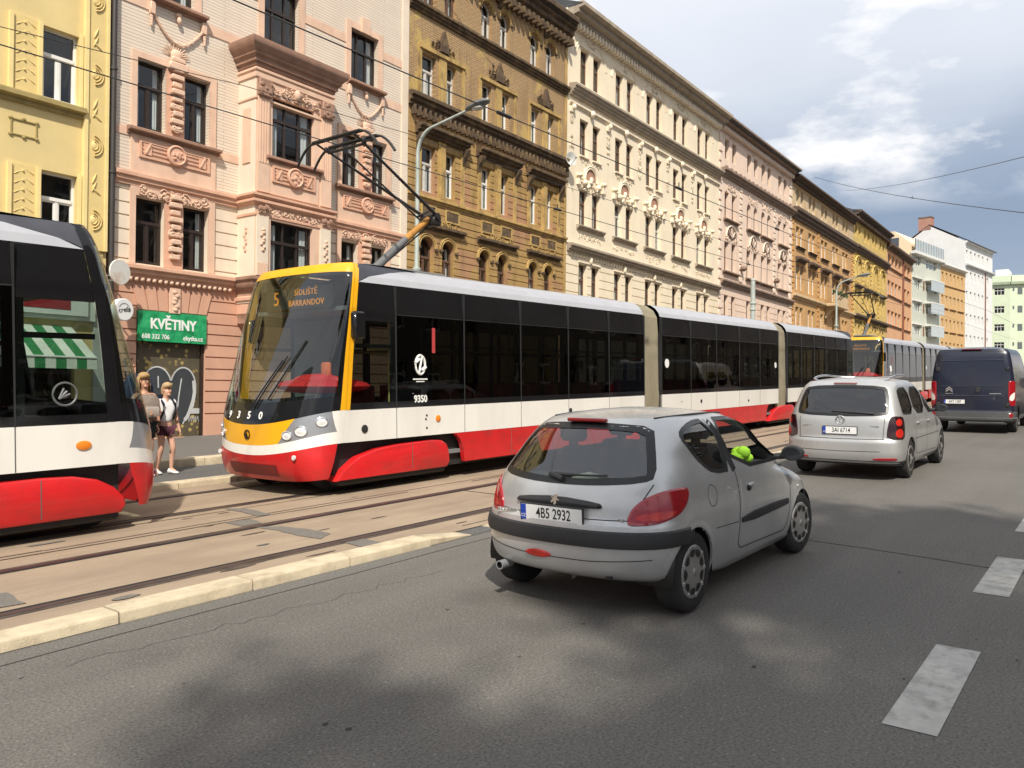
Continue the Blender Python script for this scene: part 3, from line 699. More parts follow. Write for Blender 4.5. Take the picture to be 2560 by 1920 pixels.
mb.box(13.3, 15.1, yb-.03, yb+.01, 7.1, 8.02, 1); spandrel(mb, 13.45, 14.95, 7.44, 7.9, yb-.03, 3)
ledge(mb, 13.25, 15.2, 7.98, 8.13, .16, 2, 2, yb)
mb.box(x0-.03, x0+.01, yb+.22, -.22, 7.9, 9.4, 1)
for q in range(7): mb.blob((x0-.01, yb/2+.04*math.sin(q*2), 5.5+q*.1), (.03, .06, .06), 6, 4, 1)
for q in range(5): mb.blob((13.1+q*.12, yb-.03+.1*q*0, 3.95-.1*math.sin(q)), (.09, .06, .1), 8, 5, 1)
mb.build('bay_ornament', [CREAM, PINKL, DLED, PINK], h.root, 40)
# shop front below: shutter with a flower picture, graffiti
m = D.materials.new('flower_shutter'); T = NT(m); out = T.n('ShaderNodeOutputMaterial'); p = T.n('ShaderNodeBsdfPrincipled'); T.l(p.outputs[0], out.inputs[0]); p.inputs['Roughness'].default_value = .5
v = coords(T); vo = T.n('ShaderNodeTexVoronoi'); vo.inputs['Scale'].default_value = 6.5; T.l(v, vo.inputs['Vector'])
k1 = ramp(T, vo.outputs['Distance'], [(.2, 1.), (.42, 0.)]); nz = noise(T, v, 1.1, 3); k2 = ramp(T, nz, [(.40, 0.), (.50, 1.)])
mm = T.n('ShaderNodeMath', operation='MULTIPLY'); T.l(k1, mm.inputs[0]); T.l(k2, mm.inputs[1])
c = mixc(T, noise(T, v, 5, 4), (.06,.05,.032), (.13,.105,.065)); c = mixc(T, mm.outputs[0], c, (.48,.36,.12)); T.l(c, p.inputs['Base Color'])
mb = h.mb(); mb.box(10.08, 12.0, .16, .2, .4, 2.86, 0); mb.box(10.08, 10.16, .08, .16, .4, 2.86, 1); mb.box(11.92, 12.0, .08, .16, .4, 2.86, 1)
o = mb.build('shutter', [m, F_DARK], h.root)
M_SPRAY = mat('white_spray', (.48,.49,.48), .6, var=.12); M_SPRAYD = mat('dark_spray', (.04,.044,.05), .6)
mb = h.mb()
def ribbon2(pts, w, y, mi):
    P = [Vector((a, b)) for a, b in pts]; L = []
    for i, q in enumerate(P):
        d = (P[min(i+1, len(P)-1)]-P[max(i-1, 0)]).normalized(); nrm = Vector((-d.y, d.x))*w/2
        L.append((q+nrm, q-nrm))
    mb.loft([[(a.x, y, a.y), (b.x, y, b.y)] for a, b in L], False, False, mi)
gp = arc(10.72, 1.72, .40, 200, 20, 14, .52) + arc(11.45, 1.72, .36, 160, -45, 16, .52) + [(11.6, 1.05), (11.45, .75)]
mb.add([(a, .148, b) for a, b in gp] , [tuple(range(len(gp)))], 1)
ribbon2(gp, .04, .142, 0); ribbon2([(11.75,1.9),(11.78,1.6),(11.72,1.25),(11.58,.95),(11.5,.85)], .10, .139, 0)
ribbon2([(10.75,2.0),(10.76,1.7)], .035, .143, 0); ribbon2([(11.4,1.95),(11.33,1.5),(11.3,1.2)], .035, .143, 0)
mb.box(11.62, 11.95, .136, .15, 1.02, 1.16, 0)
for q in range(5): ribbon2([(11.6+q*.07, .95), (11.63+q*.07, .8), (11.66+q*.07, .93)], .02, .14, 0)
mb.build('graffiti', [M_SPRAY, M_SPRAYD], o)
# ---- shop sign, round signs, lettering
def at_front(s, z, out=0.): 
    c, sn = math.cos(AL), math.sin(AL); return (s*c + out*sn, FY + s*sn - out*c, z)
GRN = D.materials.new('green_banner'); T = NT(GRN); out = T.n('ShaderNodeOutputMaterial'); p = T.n('ShaderNodeBsdfPrincipled'); T.l(p.outputs[0], out.inputs[0]); p.inputs['Roughness'].default_value = .45
v = coords(T); T.l(ramp(T, noise(T, v, 5, 5), [(.32, (.01,.16,.05)), (.5, (.015,.30,.11)), (.7, (.05,.42,.16))]), p.inputs['Base Color'])
M_LET = mat('white_letters', (.78,.78,.74), .5, var=.03)
sg = thing('shop_sign', 'green flower shop banner over the graffiti shutter of the white brick house', 'sign', at_front(11.03, 2.87, .04), (0, 0, AL))
mb = MB(); mb.box(-.94, .94, -.03, .03, 0, .76); mb.build('board', [GRN], sg)
text_obj('lettering', 'KVĚTINY', .36, M_LET, sg, (0, -.036, .44), (PI/2, 0, 0), .004, .012, sx=.86)
text_obj('lettering', '608 332 706', .17, M_LET, sg, (-.48, -.036, .12), (PI/2, 0, 0), .004, .002, sx=.86)
text_obj('lettering', 'ekytka.cz', .17, M_LET, sg, (.55, -.036, .12), (PI/2, 0, 0), .004, .003, sx=.9)
M_WSIGN = mat('white_sign_face', (.76,.76,.74), .4, var=.04); M_RUST = mat('stained_sign', (.66,.65,.60), .5, var=.08, dirt=(.42,.2,.06), dirtamt=.8, dscale=(1,1,1), scale=2.2)
t = thing('round_sign', 'blank rust stained round sign on an arm above the lettered round sign', 'sign', at_front(9.32, 4.43, .62), (0, 0, AL+.25))
mb = MB(); mb.lathe([(.29,-.02),(.30,-.01),(.30,.01),(.29,.02)], (0,0,0), 'y', 32); mb.build('disc', [M_RUST], t, 30)
mb = MB(); mb.tube([(.1,.02,-.05),(.1,.62,-.05)], .02, 8); mb.tube([(-.1,.02,-.2),(-.1,.62,-.2)], .015, 8); mb.build('bracket', [M_TIN], t)
t = thing('round_sign', 'white round lightbox sign with dark script, sticking out left of the flower shop', 'sign', at_front(9.42, 3.55, .55), (0, 0, AL+.2))
mb = MB(); mb.lathe([(.25,-.085),(.265,-.07),(.265,.07),(.25,.085)], (0,0,0), 'y', 32); mb.build('drum', [M_WSIGN], t, 30)
text_obj('lettering', 'crefe', .17, mat('black_print', (.03,.03,.03), .5), t, (0, -.09, .0), (PI/2, -.18, 0), .003)
mb = MB(); mb.tube([(.0,-.088+.0,.0)]*1 + [(.15*math.cos(a), -.087, .15*math.sin(a)) for a in [i*.35-.3 for i in range(10)]], .006, 5); mb.build('emblem', [MATS['black_print']], t)
mb = MB(); mb.tube([(.0,.08,.1),(.0,.55,.1)], .02, 8); mb.build('bracket', [M_TIN], t)
w_ = thing('wall_lettering', 'dark letters painted one below the other on the pink pier left of the flower shop', 'lettering', at_front(9.86, 1.2, .025), (0, 0, AL))
for i, s_ in enumerate(('KY', 'TY', 'A')): text_obj('lettering', s_, .2, MATS['black_print'], w_, (0, -.022, 1.15-i*.33), (PI/2, 0, 0), .003, .003)
# awning and red lettering of the yellow house's shop, seen through the left tram's cab
t = thing('awning', 'green and white striped shop awning seen through the left tram window', 'awning', at_front(7.2, 0, 0), (0, 0, AL))
mb = MB(); n = 12
for k in range(n):
    a, b = -1.3+2.6*k/n, -1.3+2.6*(k+1)/n
    mb.quad((a,-.03,3.1),(b,-.03,3.1),(b,-1.25,2.35),(a,-1.25,2.35), k % 2); mb.quad((a,-1.25,2.35),(b,-1.25,2.35),(b,-1.26,2.1),(a,-1.26,2.1), k % 2)
mb.build('canvas', [mat('green_canvas', (.03,.20,.07), .8), mat('white_canvas', (.7,.7,.64), .8)], t)
mb = MB(); mb.tube([(-1.3,-1.25,2.35),(1.3,-1.25,2.35)], .025, 8); mb.tube([(-1.28,-.02,2.2),(-1.28,-1.25,2.35)], .015, 6); mb.tube([(1.28,-.02,2.2),(1.28,-1.25,2.35)], .015, 6); mb.build('frame', [F_WHITE], t)
t = thing('shop_sign', 'white shop sign with blurred red lettering above the striped awning', 'sign', at_front(6.6, 3.35, .16), (0, 0, AL))
mb = MB(); mb.box(-2.2, 2.2, -.05, 0, 0, .62); mb.build('board', [M_WSIGN], t)
mb = MB(); 
for k, (a, b) in enumerate(((-1.9,-.9),(-.6,0),(.35,.55),(.8,1.8))): mb.bbox(a, b, -.062, -.045, .12, .52, .005)
mb.build('lettering', [mat('red_print', (.35,.02,.03), .5)], t)
# ---- weathered brown house
OCH = brick_mat('crumbling_ochre_plaster', (.43,.275,.10), (.39,.245,.085), (.28,.175,.065), 2., .16, .006, stain=(.10,.06,.025), bare=((.38,.24,.13),(.42,.20,.10),.455), stainamt=.7)
OBR = brick_mat('bare_old_brick', (.47,.315,.155), (.42,.26,.12), (.26,.17,.085), .29, .085, .016, stain=(.12,.075,.035), bare=((.48,.33,.11),(.52,.36,.12),.40), bumps=.8, stainamt=.6)
OTR = mat('ochre_trim', (.45,.30,.105), .85, var=.2, scale=2.5, bump=.4, bscale=30, dirt=(.1,.06,.03), dirtamt=.85, dscale=(1.5,1,.5))
BRD = mat('soot_brown_moulding', (.085,.055,.032), .9, var=.35, scale=3, bump=.4, bscale=25, dirt=(.3,.2,.09), dirtamt=.6, dscale=(1.2,1,1))
h = BR = House('weathered mustard brown apartment house with peeling plaster and arched windows', 19.62, 29.88, 18.0, OCH, roof=M_ROOF)
CB = [(20.34,21.08),(21.52,22.2),(23.67,24.35),(24.86,25.52),(26.98,27.65),(28.16,28.82)]
for i, (a, b) in enumerate(CB):
    h.win(a, b, 15.42, 16.88, F_GREY if i > 1 else F_BROWN, arch=True, style='T', curt=cur(.75, ('low','full')), depth=.18)
    h.win(a, b, 12.14, 13.66, F_GREY if i < 2 else F_WHITE, style='T', curt=cur(.8, ('low','full')), depth=.18)
    h.win(a, b, 8.76, 10.40, F_WHITE if i % 3 else F_GREY, style='T', curt=cur(.8, ('low','side')), depth=.18)
    h.win(a, b, 5.25, 7.14, F_BROWN, arch=True, style='T', curt=cur(.35, ('side',)), depth=.2)
gr = [(z, z+.035) for z in [4.9+.262*k for k in range(25)] if not 10.9 < z < 11.9 or z < 10.75]
h.finish(grooves=[g for g in gr if g[0] < 10.7], gd=.04, ledgez=[11.75, 14.95], mats=[OCH, OBR, OBR], eave=.6)
mb = h.mb(); ledge(mb, 19.62, 29.88, 11.62, 12.06, .3, 3, 0); ledge(mb, 19.62, 29.88, 15.0, 15.32, .22, 3, 0)
ledge(mb, 19.62, 29.9, 17.35, 18.35, .62, 4, 0)
for a, b in ((20.02, 22.82), (23.42, 26.15), (26.75, 29.45)):
    ledge(mb, a, b, 10.72, 11.05, .36, 3, 0); ledge(mb, a+.1, b-.1, 7.42, 7.62, .2, 2, 0)
ledge(mb, 19.62, 29.88, 8.42, 8.6, .12, 2, 1)
mb.build('ledge', [BRD, OTR], h.root)
mb = h.mb(); ro = random.Random(8)
n = 38
for k in range(n):      # row of bosses and brackets below the second ledge
    u = 19.85+k*.268; mb.bbox(u-.05, u+.05, -.2, .0, 11.28, 11.62, .02, 1)
    mb.lathe([(.075,0),(.075,-.05),(.04,-.09)], (u+.134, 0, 11.45), 'y', 10, 0)
for a, b in ((20.02, 22.82), (23.42, 26.15), (26.75, 29.45)):
    for u in (a+.16, b-.16): mb.prism([(0.,10.72),(-.3,10.72),(-.26,10.55),(-.12,10.4),(-.05,10.1),(0.,10.1)], 'x', u-.09, u+.09, 1)
    m_ = (a+b)/2
    scrolls(mb, m_, 14.1, 1.2, .5, .1, 12, ro, 1, 0); mb.prism([(m_-.22, 13.95), (m_+.22, 13.95), (m_+.16, 14.4), (m_, 14.75), (m_-.16, 14.4)], 'y', -.14, 0, 1)
    mb.box(a+.15, b-.15, -.10, .01, 13.76, 13.9, 0)
    mb.box(a+.12, a+.3, -.05, .01, 8.62, 10.7, 0); mb.box(b-.3, b-.12, -.05, .01, 8.62, 10.7, 0); mb.box(m_-.2, m_+.2, -.05, .01, 8.62, 10.7, 0); mb.box(m_-.12, m_+.12, -.1, .01, 8.62, 10.5, 0)
    mb.box(a+.12, a+.27, -.05, .01, 12.1, 13.76, 0); mb.box(b-.3, b-.15, -.05, .01, 12.1, 13.76, 0); mb.box(m_-.2, m_+.2, -.05, .01, 12.1, 13.76, 0)
    for u0, u1 in ((a+.35, m_-.25), (m_+.25, b-.35)): rectframe(mb, u0, u1, 7.85, 8.32, .06, .03, 0); mb.box(u0+.08, u1-.08, -.012, .01, 7.92, 8.25, 1)
    scrolls(mb, m_, 7.72, 2.0, .1, .05, 9, ro, 0, 0)
    mb.prism([(-.0,16.9),(-.0,17.4),(-.2,17.4),(-.14,17.1)], 'x', m_-.12, m_+.12, 1)
for (a, b) in CB:      # arch mouldings, imposts
    m_, r = (a+b)/2, (b-a)/2
    for zc, zz in ((16.88-r, 15.42), (7.14-r, 5.25)):
        for rr_, t_ in ((r+.05, .03), (r+.13, .035)):
            mb.tube([(u, -.02, v) for u, v in arc(m_, zc, rr_, 0, 180, 14)], t_, 6, 0)
        mb.bbox(a-.16, a-.02, -.09, 0, zc-.08, zc+.03, .015, 1); mb.bbox(b+.02, b+.16, -.09, 0, zc-.08, zc+.03, .015, 1)
for k in range(30): mb.bbox(19.8+k*.34, 19.95+k*.34, -.42, 0, 17.12, 17.4, .02, 1)
mb.build('ornament', [OTR, BRD], h.root, 40)
mb = h.mb(); mb.box(29.72, 29.86, -.03, .01, 4.5, 17.3, 0); mb.build('corner_strip', [OTR], h.root)
# ---- long cream house
WHT = mat('cream_white_plaster', (.80,.69,.51), .8, var=.05, scale=1.2, bump=.12, bscale=60, dirt=(.55,.45,.33), dirtamt=.3)
WHT2 = mat('warm_white_stucco', (.81,.70,.53), .8, var=.07, scale=3, bump=.2, bscale=40, dirt=(.5,.4,.28), dirtamt=.4)
WLED = mat('grey_stone_ledge', (.36,.30,.23), .8, var=.15, dirt=(.2,.15,.1), dirtamt=.5)
RSHELL = mat('rust_red_niche', (.40,.22,.15), .8, var=.15)
h = WH = House('long cream white apartment house with stucco shells over its second floor windows', 29.88, 47.68, 19.0, WHT, roof=M_ROOF)
AX = [31.0+3.34*k for k in range(5)]
for a in AX:
    for q, w_ in ((0, .76), (1.16, .72)):
        x = a+q
        h.win(x, x+w_, 15.93, 17.56, F_BROWN, style='T', curt=cur(.75), depth=.19)
        h.win(x, x+w_, 12.62, 14.3, F_BROWN, style='T', curt=cur(.4), depth=.19)
        h.win(x, x+w_, 9.40, 11.05, F_BROWN if rw.random() > .3 else F_GREY, style='T', curt=cur(.8), depth=.19)
        h.win(x, x+w_, 5.70, 7.60, F_BROWN, style='T', curt=cur(.5), depth=.21)
h.finish(grooves=[(4.6+.405*k, 4.64+.405*k) for k in range(9)], gd=.05, eave=.8)
mb = h.mb(); ledge(mb, 30.05, 47.68, 15.12, 15.6, .42, 4, 0); ledge(mb, 30.05, 47.68, 14.7, 14.86, .12, 2, 1); ledge(mb, 29.95, 47.68, 8.05, 8.38, .34, 3, 0)
ledge(mb, 29.9, 47.9, 18.45, 19.1, .85, 3, 0)
for a in AX: ledge(mb, a-.24, a+2.2, 9.16, 9.36, .2, 3, 0)
mb.build('ledge', [WLED, WHT2], h.root)
mb = h.mb(); ro = random.Random(21)
for a in AX:
    m_ = a+.96
    for t_, r_ in ((.05, .60), (.04, .50)): mb.tube([(u, -.05, v) for u, v in arc(m_, 11.62, r_, -5, 185, 18, r_*1.05)], t_, 6, 0)
    mb.add([(u, -.015, v) for u, v in arc(m_, 11.62, .5, 0, 180, 14, .52)], [tuple(range(15))], 1)
    mb.blob((m_, -.07, 11.62), (.10, .10, .15), 10, 6, 0); mb.blob((m_, -.05, 11.5), (.2, .09, .1), 8, 5, 0)
    for sx in (-1, 1):
        mb.blob((m_+sx*1.12, -.12, 11.62), (.16, .16, .11), 9, 5, 0); mb.prism([(m_+sx*1.12-.1, 11.2), (m_+sx*1.12+.1, 11.2), (m_+sx*1.12+.06, 11.55), (m_+sx*1.12-.06, 11.55)], 'y', -.14, 0, 0)
        mb.blob((m_+sx*.62, -.1, 11.38), (.17, .14, .15), 8, 5, 0)
        mb.tube([(m_+sx*(.2+.1*k), -.08, 11.35-.18*math.sin(k*.7)) for k in range(9)], [.06-.004*k for k in range(9)], 6, 0)
    scrolls(mb, m_, 11.28, 2.0, .4, .12, 12, ro, 0, 0)
    scrolls(mb, m_, 12.35, 1.6, .12, .05, 6, ro, 0, 0); scrolls(mb, m_, 8.85, 2.2, .2, .03, 7, ro, 0, 0)
    mb.box(a-.1, a+2.0, -.05, .01, 17.62, 17.70, 0); scrolls(mb, m_, 18.0, .9, .5, .08, 9, ro, 0, 0)
    for r_ in (1.5, 1.38): mb.tube([(u, -.01, v) for u, v in arc(m_, 16.9, r_, 12, 168, 20, r_*.92)], .035, 5, 0)
    scrolls(mb, a-.72, 13.6, .25, 1.7, .06, 10, ro, 0, 0); mb.bbox(a-.9, a-.54, -.09, 0, 14.35, 14.62, .02, 0)
    for q in (0, 1.16): mb.box(a+q-.04, a+q+.8, -.1, .01, 12.54, 12.6, 0)
    mb.blob((m_, -.12, 14.72), (.16, .13, .17), 8, 5, 0); mb.blob((m_-1.66, -.12, 14.6), (.12, .12, .15), 8, 5, 0)
    mb.box(m_-1.0, m_+1.0, -.05, .01, 7.66, 7.74, 0); mb.blob((m_, -.08, 7.85), (.1, .1, .2), 8, 5, 0)
for k in range(66): mb.prism([(0., 7.72+.1*(k % 2)), (-.06, 8.0), (-.06, 8.05), (0., 8.05)], 'x', 30.3+k*.262, 30.4+k*.262, 0)
for k in range(60): mb.bbox(30.2+k*.29, 30.36+k*.29, -.3, 0, 18.2, 18.47, .02, 0)
mb.build('stucco', [WHT2, RSHELL], h.root, 40)
# ---- pale pink house
PKW = mat('pale_pink_plaster', (.74,.57,.45), .8, var=.06, scale=1.4, bump=.12, bscale=60, dirt=(.5,.34,.26), dirtamt=.3)
PKT = mat('pink_white_stucco', (.76,.62,.50), .8, var=.07, scale=3, bump=.2, bscale=40, dirt=(.45,.32,.24), dirtamt=.4)
PKD = mat('dark_shell_stucco', (.22,.15,.11), .85, var=.3)
h = House('pale pink apartment house with dark shell niches, between the cream and the orange brick houses', 47.68, 62.6, 18.9, PKW, roof=M_ROOF)
PX = [48.72, 49.97, 52.74, 54.06, 55.62, 56.88, 59.3, 60.55]
for i, a in enumerate(PX):
    mid = 2 <= i <= 5
    h.win(a, a+.74, 16.72, 18.0, F_BROWN, style='T', curt=cur(.5), depth=.24)
    h.win(a, a+.74, 12.95, 14.62, F_BROWN, style='T', arch=mid, curt=cur(.5), depth=.24)
    h.win(a, a+.74, 9.6, 11.43, F_BROWN, style='T', curt=cur(.5), depth=.24)
    h.win(a, a+.74, 6.3, 8.0, F_BROWN, style='T', curt=cur(.4), depth=.24)
h.finish(grooves=[(5.0+.42*k, 5.04+.42*k) for k in range(8)], gd=.05, eave=.75)
mb = h.mb(); ledge(mb, 47.95, 62.6, 15.5, 15.95, .42, 3, 0); ledge(mb, 47.95, 62.6, 8.55, 8.92, .3, 3, 0); ledge(mb, 47.7, 62.7, 18.6, 19.1, .75, 3, 0)
for a, b in ((48.4, 51.1), (52.5, 55.2), (55.3, 58.0), (59.1, 61.6)): ledge(mb, a, b, 9.35, 9.52, .22, 2, 1); ledge(mb, a+.1, b-.1, 12.72, 12.86, .24, 2, 1)
mb.build('ledge', [mat('mauve_brown_ledge', (.24,.17,.13), .8, var=.2), PKD], h.root)
mb = h.mb(); ro = random.Random(33)
for m_ in (49.85, 54.1-.2, 56.65, 60.4):
    sh = .95 if m_ in (49.85, 60.4) else .75
    mb.add([(u, -.02, v) for u, v in arc(m_, 11.75, sh, 0, 180, 14, .75)], [tuple(range(15))], 1)
    for k in range(7): mb.tube([(m_, -.06, 11.75), (m_+sh*.85*math.cos(.35+k*.4), -.05, 11.75+.7*math.sin(.35+k*.4))], [.06, .03], 5, 0 if k % 2 else 1)
    mb.tube([(u, -.06, v) for u, v in arc(m_, 11.75, sh, 0, 180, 16, .78)], .06, 6, 0); scrolls(mb, m_, 11.6, 2.1, .3, .12, 9, ro, 0, 0)
    scrolls(mb, m_, 14.95, 2.0, .4, .1, 9, ro, 0, 0); scrolls(mb, m_, 18.3, 1.4, .3, .08, 6, ro, 0, 0)
for k in range(22):
    for a, b in ((47.7, 48.2), (61.95, 62.55)): mb.bbox(a, b-.12*(k % 2), -.07, 0, 4.6+k*.62, 5.1+k*.62, .02, 0)
for u in (51.6, 58.5): 
    for k in range(16): mb.bbox(u-.25, u+.25-.1*(k % 2), -.06, 0, 9.1+k*.40, 9.42+k*.40, .02, 0)
    mb.blob((u, -.2, 10.0), (.3, .22, .2), 8, 5, 1)
for k in range(48): mb.bbox(48.0+k*.3, 48.16+k*.3, -.3, 0, 18.36, 18.6, .02, 0)
for k in range(18): mb.blob((48.3+k*.8, -.25, 16.02), (.18, .14, .12), 7, 4, 1)
mb.build('stucco', [PKT, PKD], h.root, 40)
# ---- orange brick house with a beige top floor
TAN = brick_mat('orange_brick', (.56,.32,.115), (.49,.27,.10), (.58,.42,.24), .5, .12, .012, stain=(.3,.17,.08), stainamt=.5)
TANB = mat('beige_upper_plaster', (.56,.42,.25), .85, var=.12, scale=2, bump=.2, dirt=(.3,.2,.1), dirtamt=.5)
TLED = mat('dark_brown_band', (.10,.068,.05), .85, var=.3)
h = House('orange brick apartment house with a dark band, beige top floor and a small balcony', 62.6, 82.0, 18.6, TAN, roof=M_ROOF)
TX = [63.7, 67.05, 70.75, 74.4, 77.9]
for a in TX:
    for q in (.0, 1.12):
        h.win(a+q, a+q+.82, 16.55, 18.0, F_WHITE, style='T', arch=True, curt=('full', M_CURTB), depth=.2)
        h.win(a+q, a+q+.95, 13.4, 15.0, F_WHITE, style='T', curt=('full', M_CURT) if rw.random() < .6 else None, depth=.2)
        h.win(a+q, a+q+.95, 9.95, 12.0, F_WHITE, style='T', curt=cur(.6), depth=.2)
        h.win(a+q, a+q+.85, 6.9, 8.6, F_WHITE, style='T', curt=cur(.6), depth=.2)
h.finish(ledgez=[16.2], mats=[TAN, TANB], eave=.7)
mb = h.mb(); ledge(mb, 62.7, 82.0, 15.45, 16.3, .5, 3, 0); ledge(mb, 62.7, 82.0, 9.2, 9.55, .3, 2, 1); ledge(mb, 62.6, 82.0, 18.3, 18.75, .7, 3, 0); ledge(mb, 62.6, 82., 18.0, 18.12, .12, 1, 1)
for a in TX: ledge(mb, a-.15, a+2.25, 12.15, 12.5, .45, 2, 0); ledge(mb, a-.1, a+2.2, 13.2, 13.36, .25, 1, 0)
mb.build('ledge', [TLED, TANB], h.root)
mb = h.mb()
for k in range(26):
    for a in (62.65, 69.7, 81.3): mb.bbox(a, a+.55-.15*(k % 2), -.06, 0, 4.5+k*.42, 4.84+k*.42, .02, 0)
for k in range(54): mb.bbox(62.9+k*.35, 63.05+k*.35, -.35, 0, 18.12, 18.3, .02, 1)
mb.build('quoins', [mat('orange_quoin', (.56,.30,.10), .85, var=.2), TLED], h.root)
mb = h.mb(); mb.bbox(71.6, 76.2, -1.0, 0, 9.3, 9.55, .04, 0); mb.bbox(71.7, 76.1, -.95, -.85, 9.55, 10.4, .03, 0)
for u in (72.2, 75.4): mb.prism([(0.,9.3),(-.8,9.3),(-.5,8.9),(0.,8.3)], 'x', u, u+.3, 0)
b_ = mb.build('balcony', [TANB], h.root)
mb = h.mb(); ro = random.Random(4)
for k in range(70): mb.blob((71.9+ro.random()*4, -1.0+ro.random()*.3, 10.4+ro.random()*.35), (.14, .12, .1), 5, 3, 0)
mb.build('balcony_plants', [mat('balcony_green', (.07,.09,.03), .8, var=.4)], b_)
# ---- golden house
GOL = mat('golden_plaster', (.56,.40,.13), .85, var=.12, scale=1.6, bump=.2, dirt=(.36,.22,.05), dirtamt=.5)
GOLT = mat('golden_stucco', (.62,.44,.13), .85, var=.15, scale=3, bump=.3, dirt=(.2,.13,.05), dirtamt=.6)
h = House('golden yellow apartment house with shell niches, between the orange brick and the salmon houses', 82.0, 97.25, 19.4, GOL, roof=M_ROOF)
OX = [82.6, 86.4, 90.0, 93.6]
for a in OX:
    for q in (0., 1.5):
        for z0_, z1_, ar in ((17.2, 18.55, True), (13.4, 15.0, True), (10.4, 12.0, False), (6.8, 8.6, False)):
            h.win(a+q, a+q+.9, z0_, z1_, F_WHITE, style='T', arch=ar, curt=('full', M_CURT) if rw.random() < .5 else None, depth=.2)
h.finish(eave=.8)
mb = h.mb(); ledge(mb, 82.0, 97.25, 15.7, 16.35, .5, 3, 0); ledge(mb, 82.0, 97.25, 9.2, 9.6, .45, 2, 0); ledge(mb, 82., 97.25, 19.1, 19.65, .8, 3, 0)
for a in OX: ledge(mb, a-.2, a+2.6, 12.25, 12.5, .4, 2, 0)
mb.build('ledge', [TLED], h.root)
mb = h.mb(); ro = random.Random(6)
for a in OX:
    m_ = a+1.2
    mb.tube([(u, -.08, v) for u, v in arc(m_, 14.4, 1.4, 0, 180, 16, 1.0)], .09, 6, 0); scrolls(mb, m_, 15.2, 2.6, .35, .12, 8, ro, 0, 0); scrolls(mb, m_, 12.8, 2.4, .3, .1, 7, ro, 0, 0)
    for k in range(24): mb.bbox(a-.72, a-.2-.12*(k % 2), -.08, 0, 4.6+k*.45, 4.95+k*.45, .02, 0)
    scrolls(mb, m_, 9.0, 2.6, .5, .12, 8, ro, 1, 0)
for k in range(28): mb.bbox(82.2+k*.54, 82.45+k*.54, -.5, 0, 18.75, 19.1, .03, 1)
mb.build('stucco', [GOLT, TLED], h.root, 40)
# ---- salmon house
SAL = mat('salmon_plaster', (.62,.35,.19), .85, var=.08, scale=1.2, bump=.12, dirt=(.45,.22,.11), dirtamt=.3)
SALT = mat('pale_salmon_reveal', (.72,.46,.30), .85, var=.08)
h = House('plain salmon orange apartment house with a drainpipe down its front', 97.25, 112.0, 18.5, SAL, roof=None)
for z0_, z1_ in ((16.25, 17.75), (13.05, 14.75), (9.7, 11.35), (6.5, 8.1)):
    for a in (97.9, 99.9, 101.9, 103.9, 107.3, 109.5): h.win(a, a+1.55, z0_, z1_, F_WHITE, style='S', curt=cur(.5, ('low','full')), depth=.25)
h.finish()
mb = h.mb()
for z in (16.05, 12.85, 9.5, 6.3): ledge(mb, 97.6, 105.8, z, z+.16, .22, 1, 0); ledge(mb, 107.0, 111.3, z, z+.16, .22, 1, 0)
ledge(mb, 97.25, 112.0, 18.2, 18.75, .7, 2, 1)
mb.build('ledge', [mat('dark_salmon_ledge', (.30,.15,.08), .8), TLED], h.root)  # sill ledges in a darker salmon brown than the wall
mb = h.mb(); mb.tube([(106.3,-.12,4.),(106.3,-.12,18.2)], .09, 8); mb.build('drainpipe', [mat('red_brown_pipe', (.22,.08,.05), .5)], h.root)
mb = h.mb(); mb.add([(97.25,-.5,18.6),(112,-.5,18.6),(112,5,20.2),(97.25,5,20.2)], [(0,1,2,3)], 0); mb.add([(97.25,5,20.2),(112,5,20.2),(112,11,18.6),(97.25,11,18.6)], [(0,1,2,3)], 0); mb.build('roof', [M_ROOF], h.root)
# ---- bent block: glass balcony house, orange house, tall white house
BA = math.radians(-8.06); BO = (111.8, 21.8)
GGW = mat('grey_green_tile', (.52,.54,.46), .6, var=.08, dirt=(.4,.4,.33), dirtamt=.3); GGP = mat('peach_side_wall', (.78,.60,.40), .8, var=.06); GGT = mat('pale_slab', (.66,.66,.62), .7)
GGG = mat('milky_glass', (.45,.50,.50), .15, var=.1, spec=.6)
h = House('modern grey green house with glazed balcony bands and a roof terrace', .3, 11.1, 19.9, GGW, ang=BA, org=BO, depth=12)
for z0_ in (18.45, 15.45, 12.45, 9.45, 6.45):
    h.win(1.2, 3.5, z0_, z0_+1.25, F_WHITE, style='3', curt=('full', M_CURT)); h.win(5.4, 9.6, z0_, z0_+1.25, F_WHITE, style='3', curt=('full', M_CURT))
h.finish()
mb = h.mb()
for z in (16.75, 13.75, 10.75, 7.75): mb.box(.4, 3.9, -.25, 0, z, z+.16, 0); mb.box(5.0, 9.9, -.9, 0, z, z+.16, 0); mb.box(5.0, 9.9, -.88, -.8, z-1.35+.0, z-.02, 1); mb.box(4.35, 4.6, -.1, .0, z-1.3, z-.1, 2)
mb.box(0., 11.3, -.6, 0, 19.75, 20.1, 0)
mb.build('balcony', [GGT, GGG, mat('dark_red_strip', (.20,.09,.05), .6)], h.root)
mb = h.mb(); mb.box(.3, 11.0, -.4, -.34, 20.12, 21.6, 0)
for k in range(12): mb.box(.3+k*.97, .36+k*.97, -.43, -.33, 20.1, 21.65, 1)
mb.build('glass_parapet', [GGG, M_TIN], h.root)
mb = h.mb(); mb.prism([(0.2,20.0),(0.2,21.2),(2.2,22.9),(4.6,22.9),(5.6,20.)], 'x', .3, 10.2, 0); mb.box(.26, .3, 1.6, 3.6, 20.9, 22.0, 1); mb.build('penthouse', [GGP, mat('dark_terrace_window', (.08,.09,.11), .2)], h.root)
mb = h.mb(); mb.box(.24, .3, 0., 11., 9., 20.0, 0); mb.build('side_wall', [GGP], h.root)
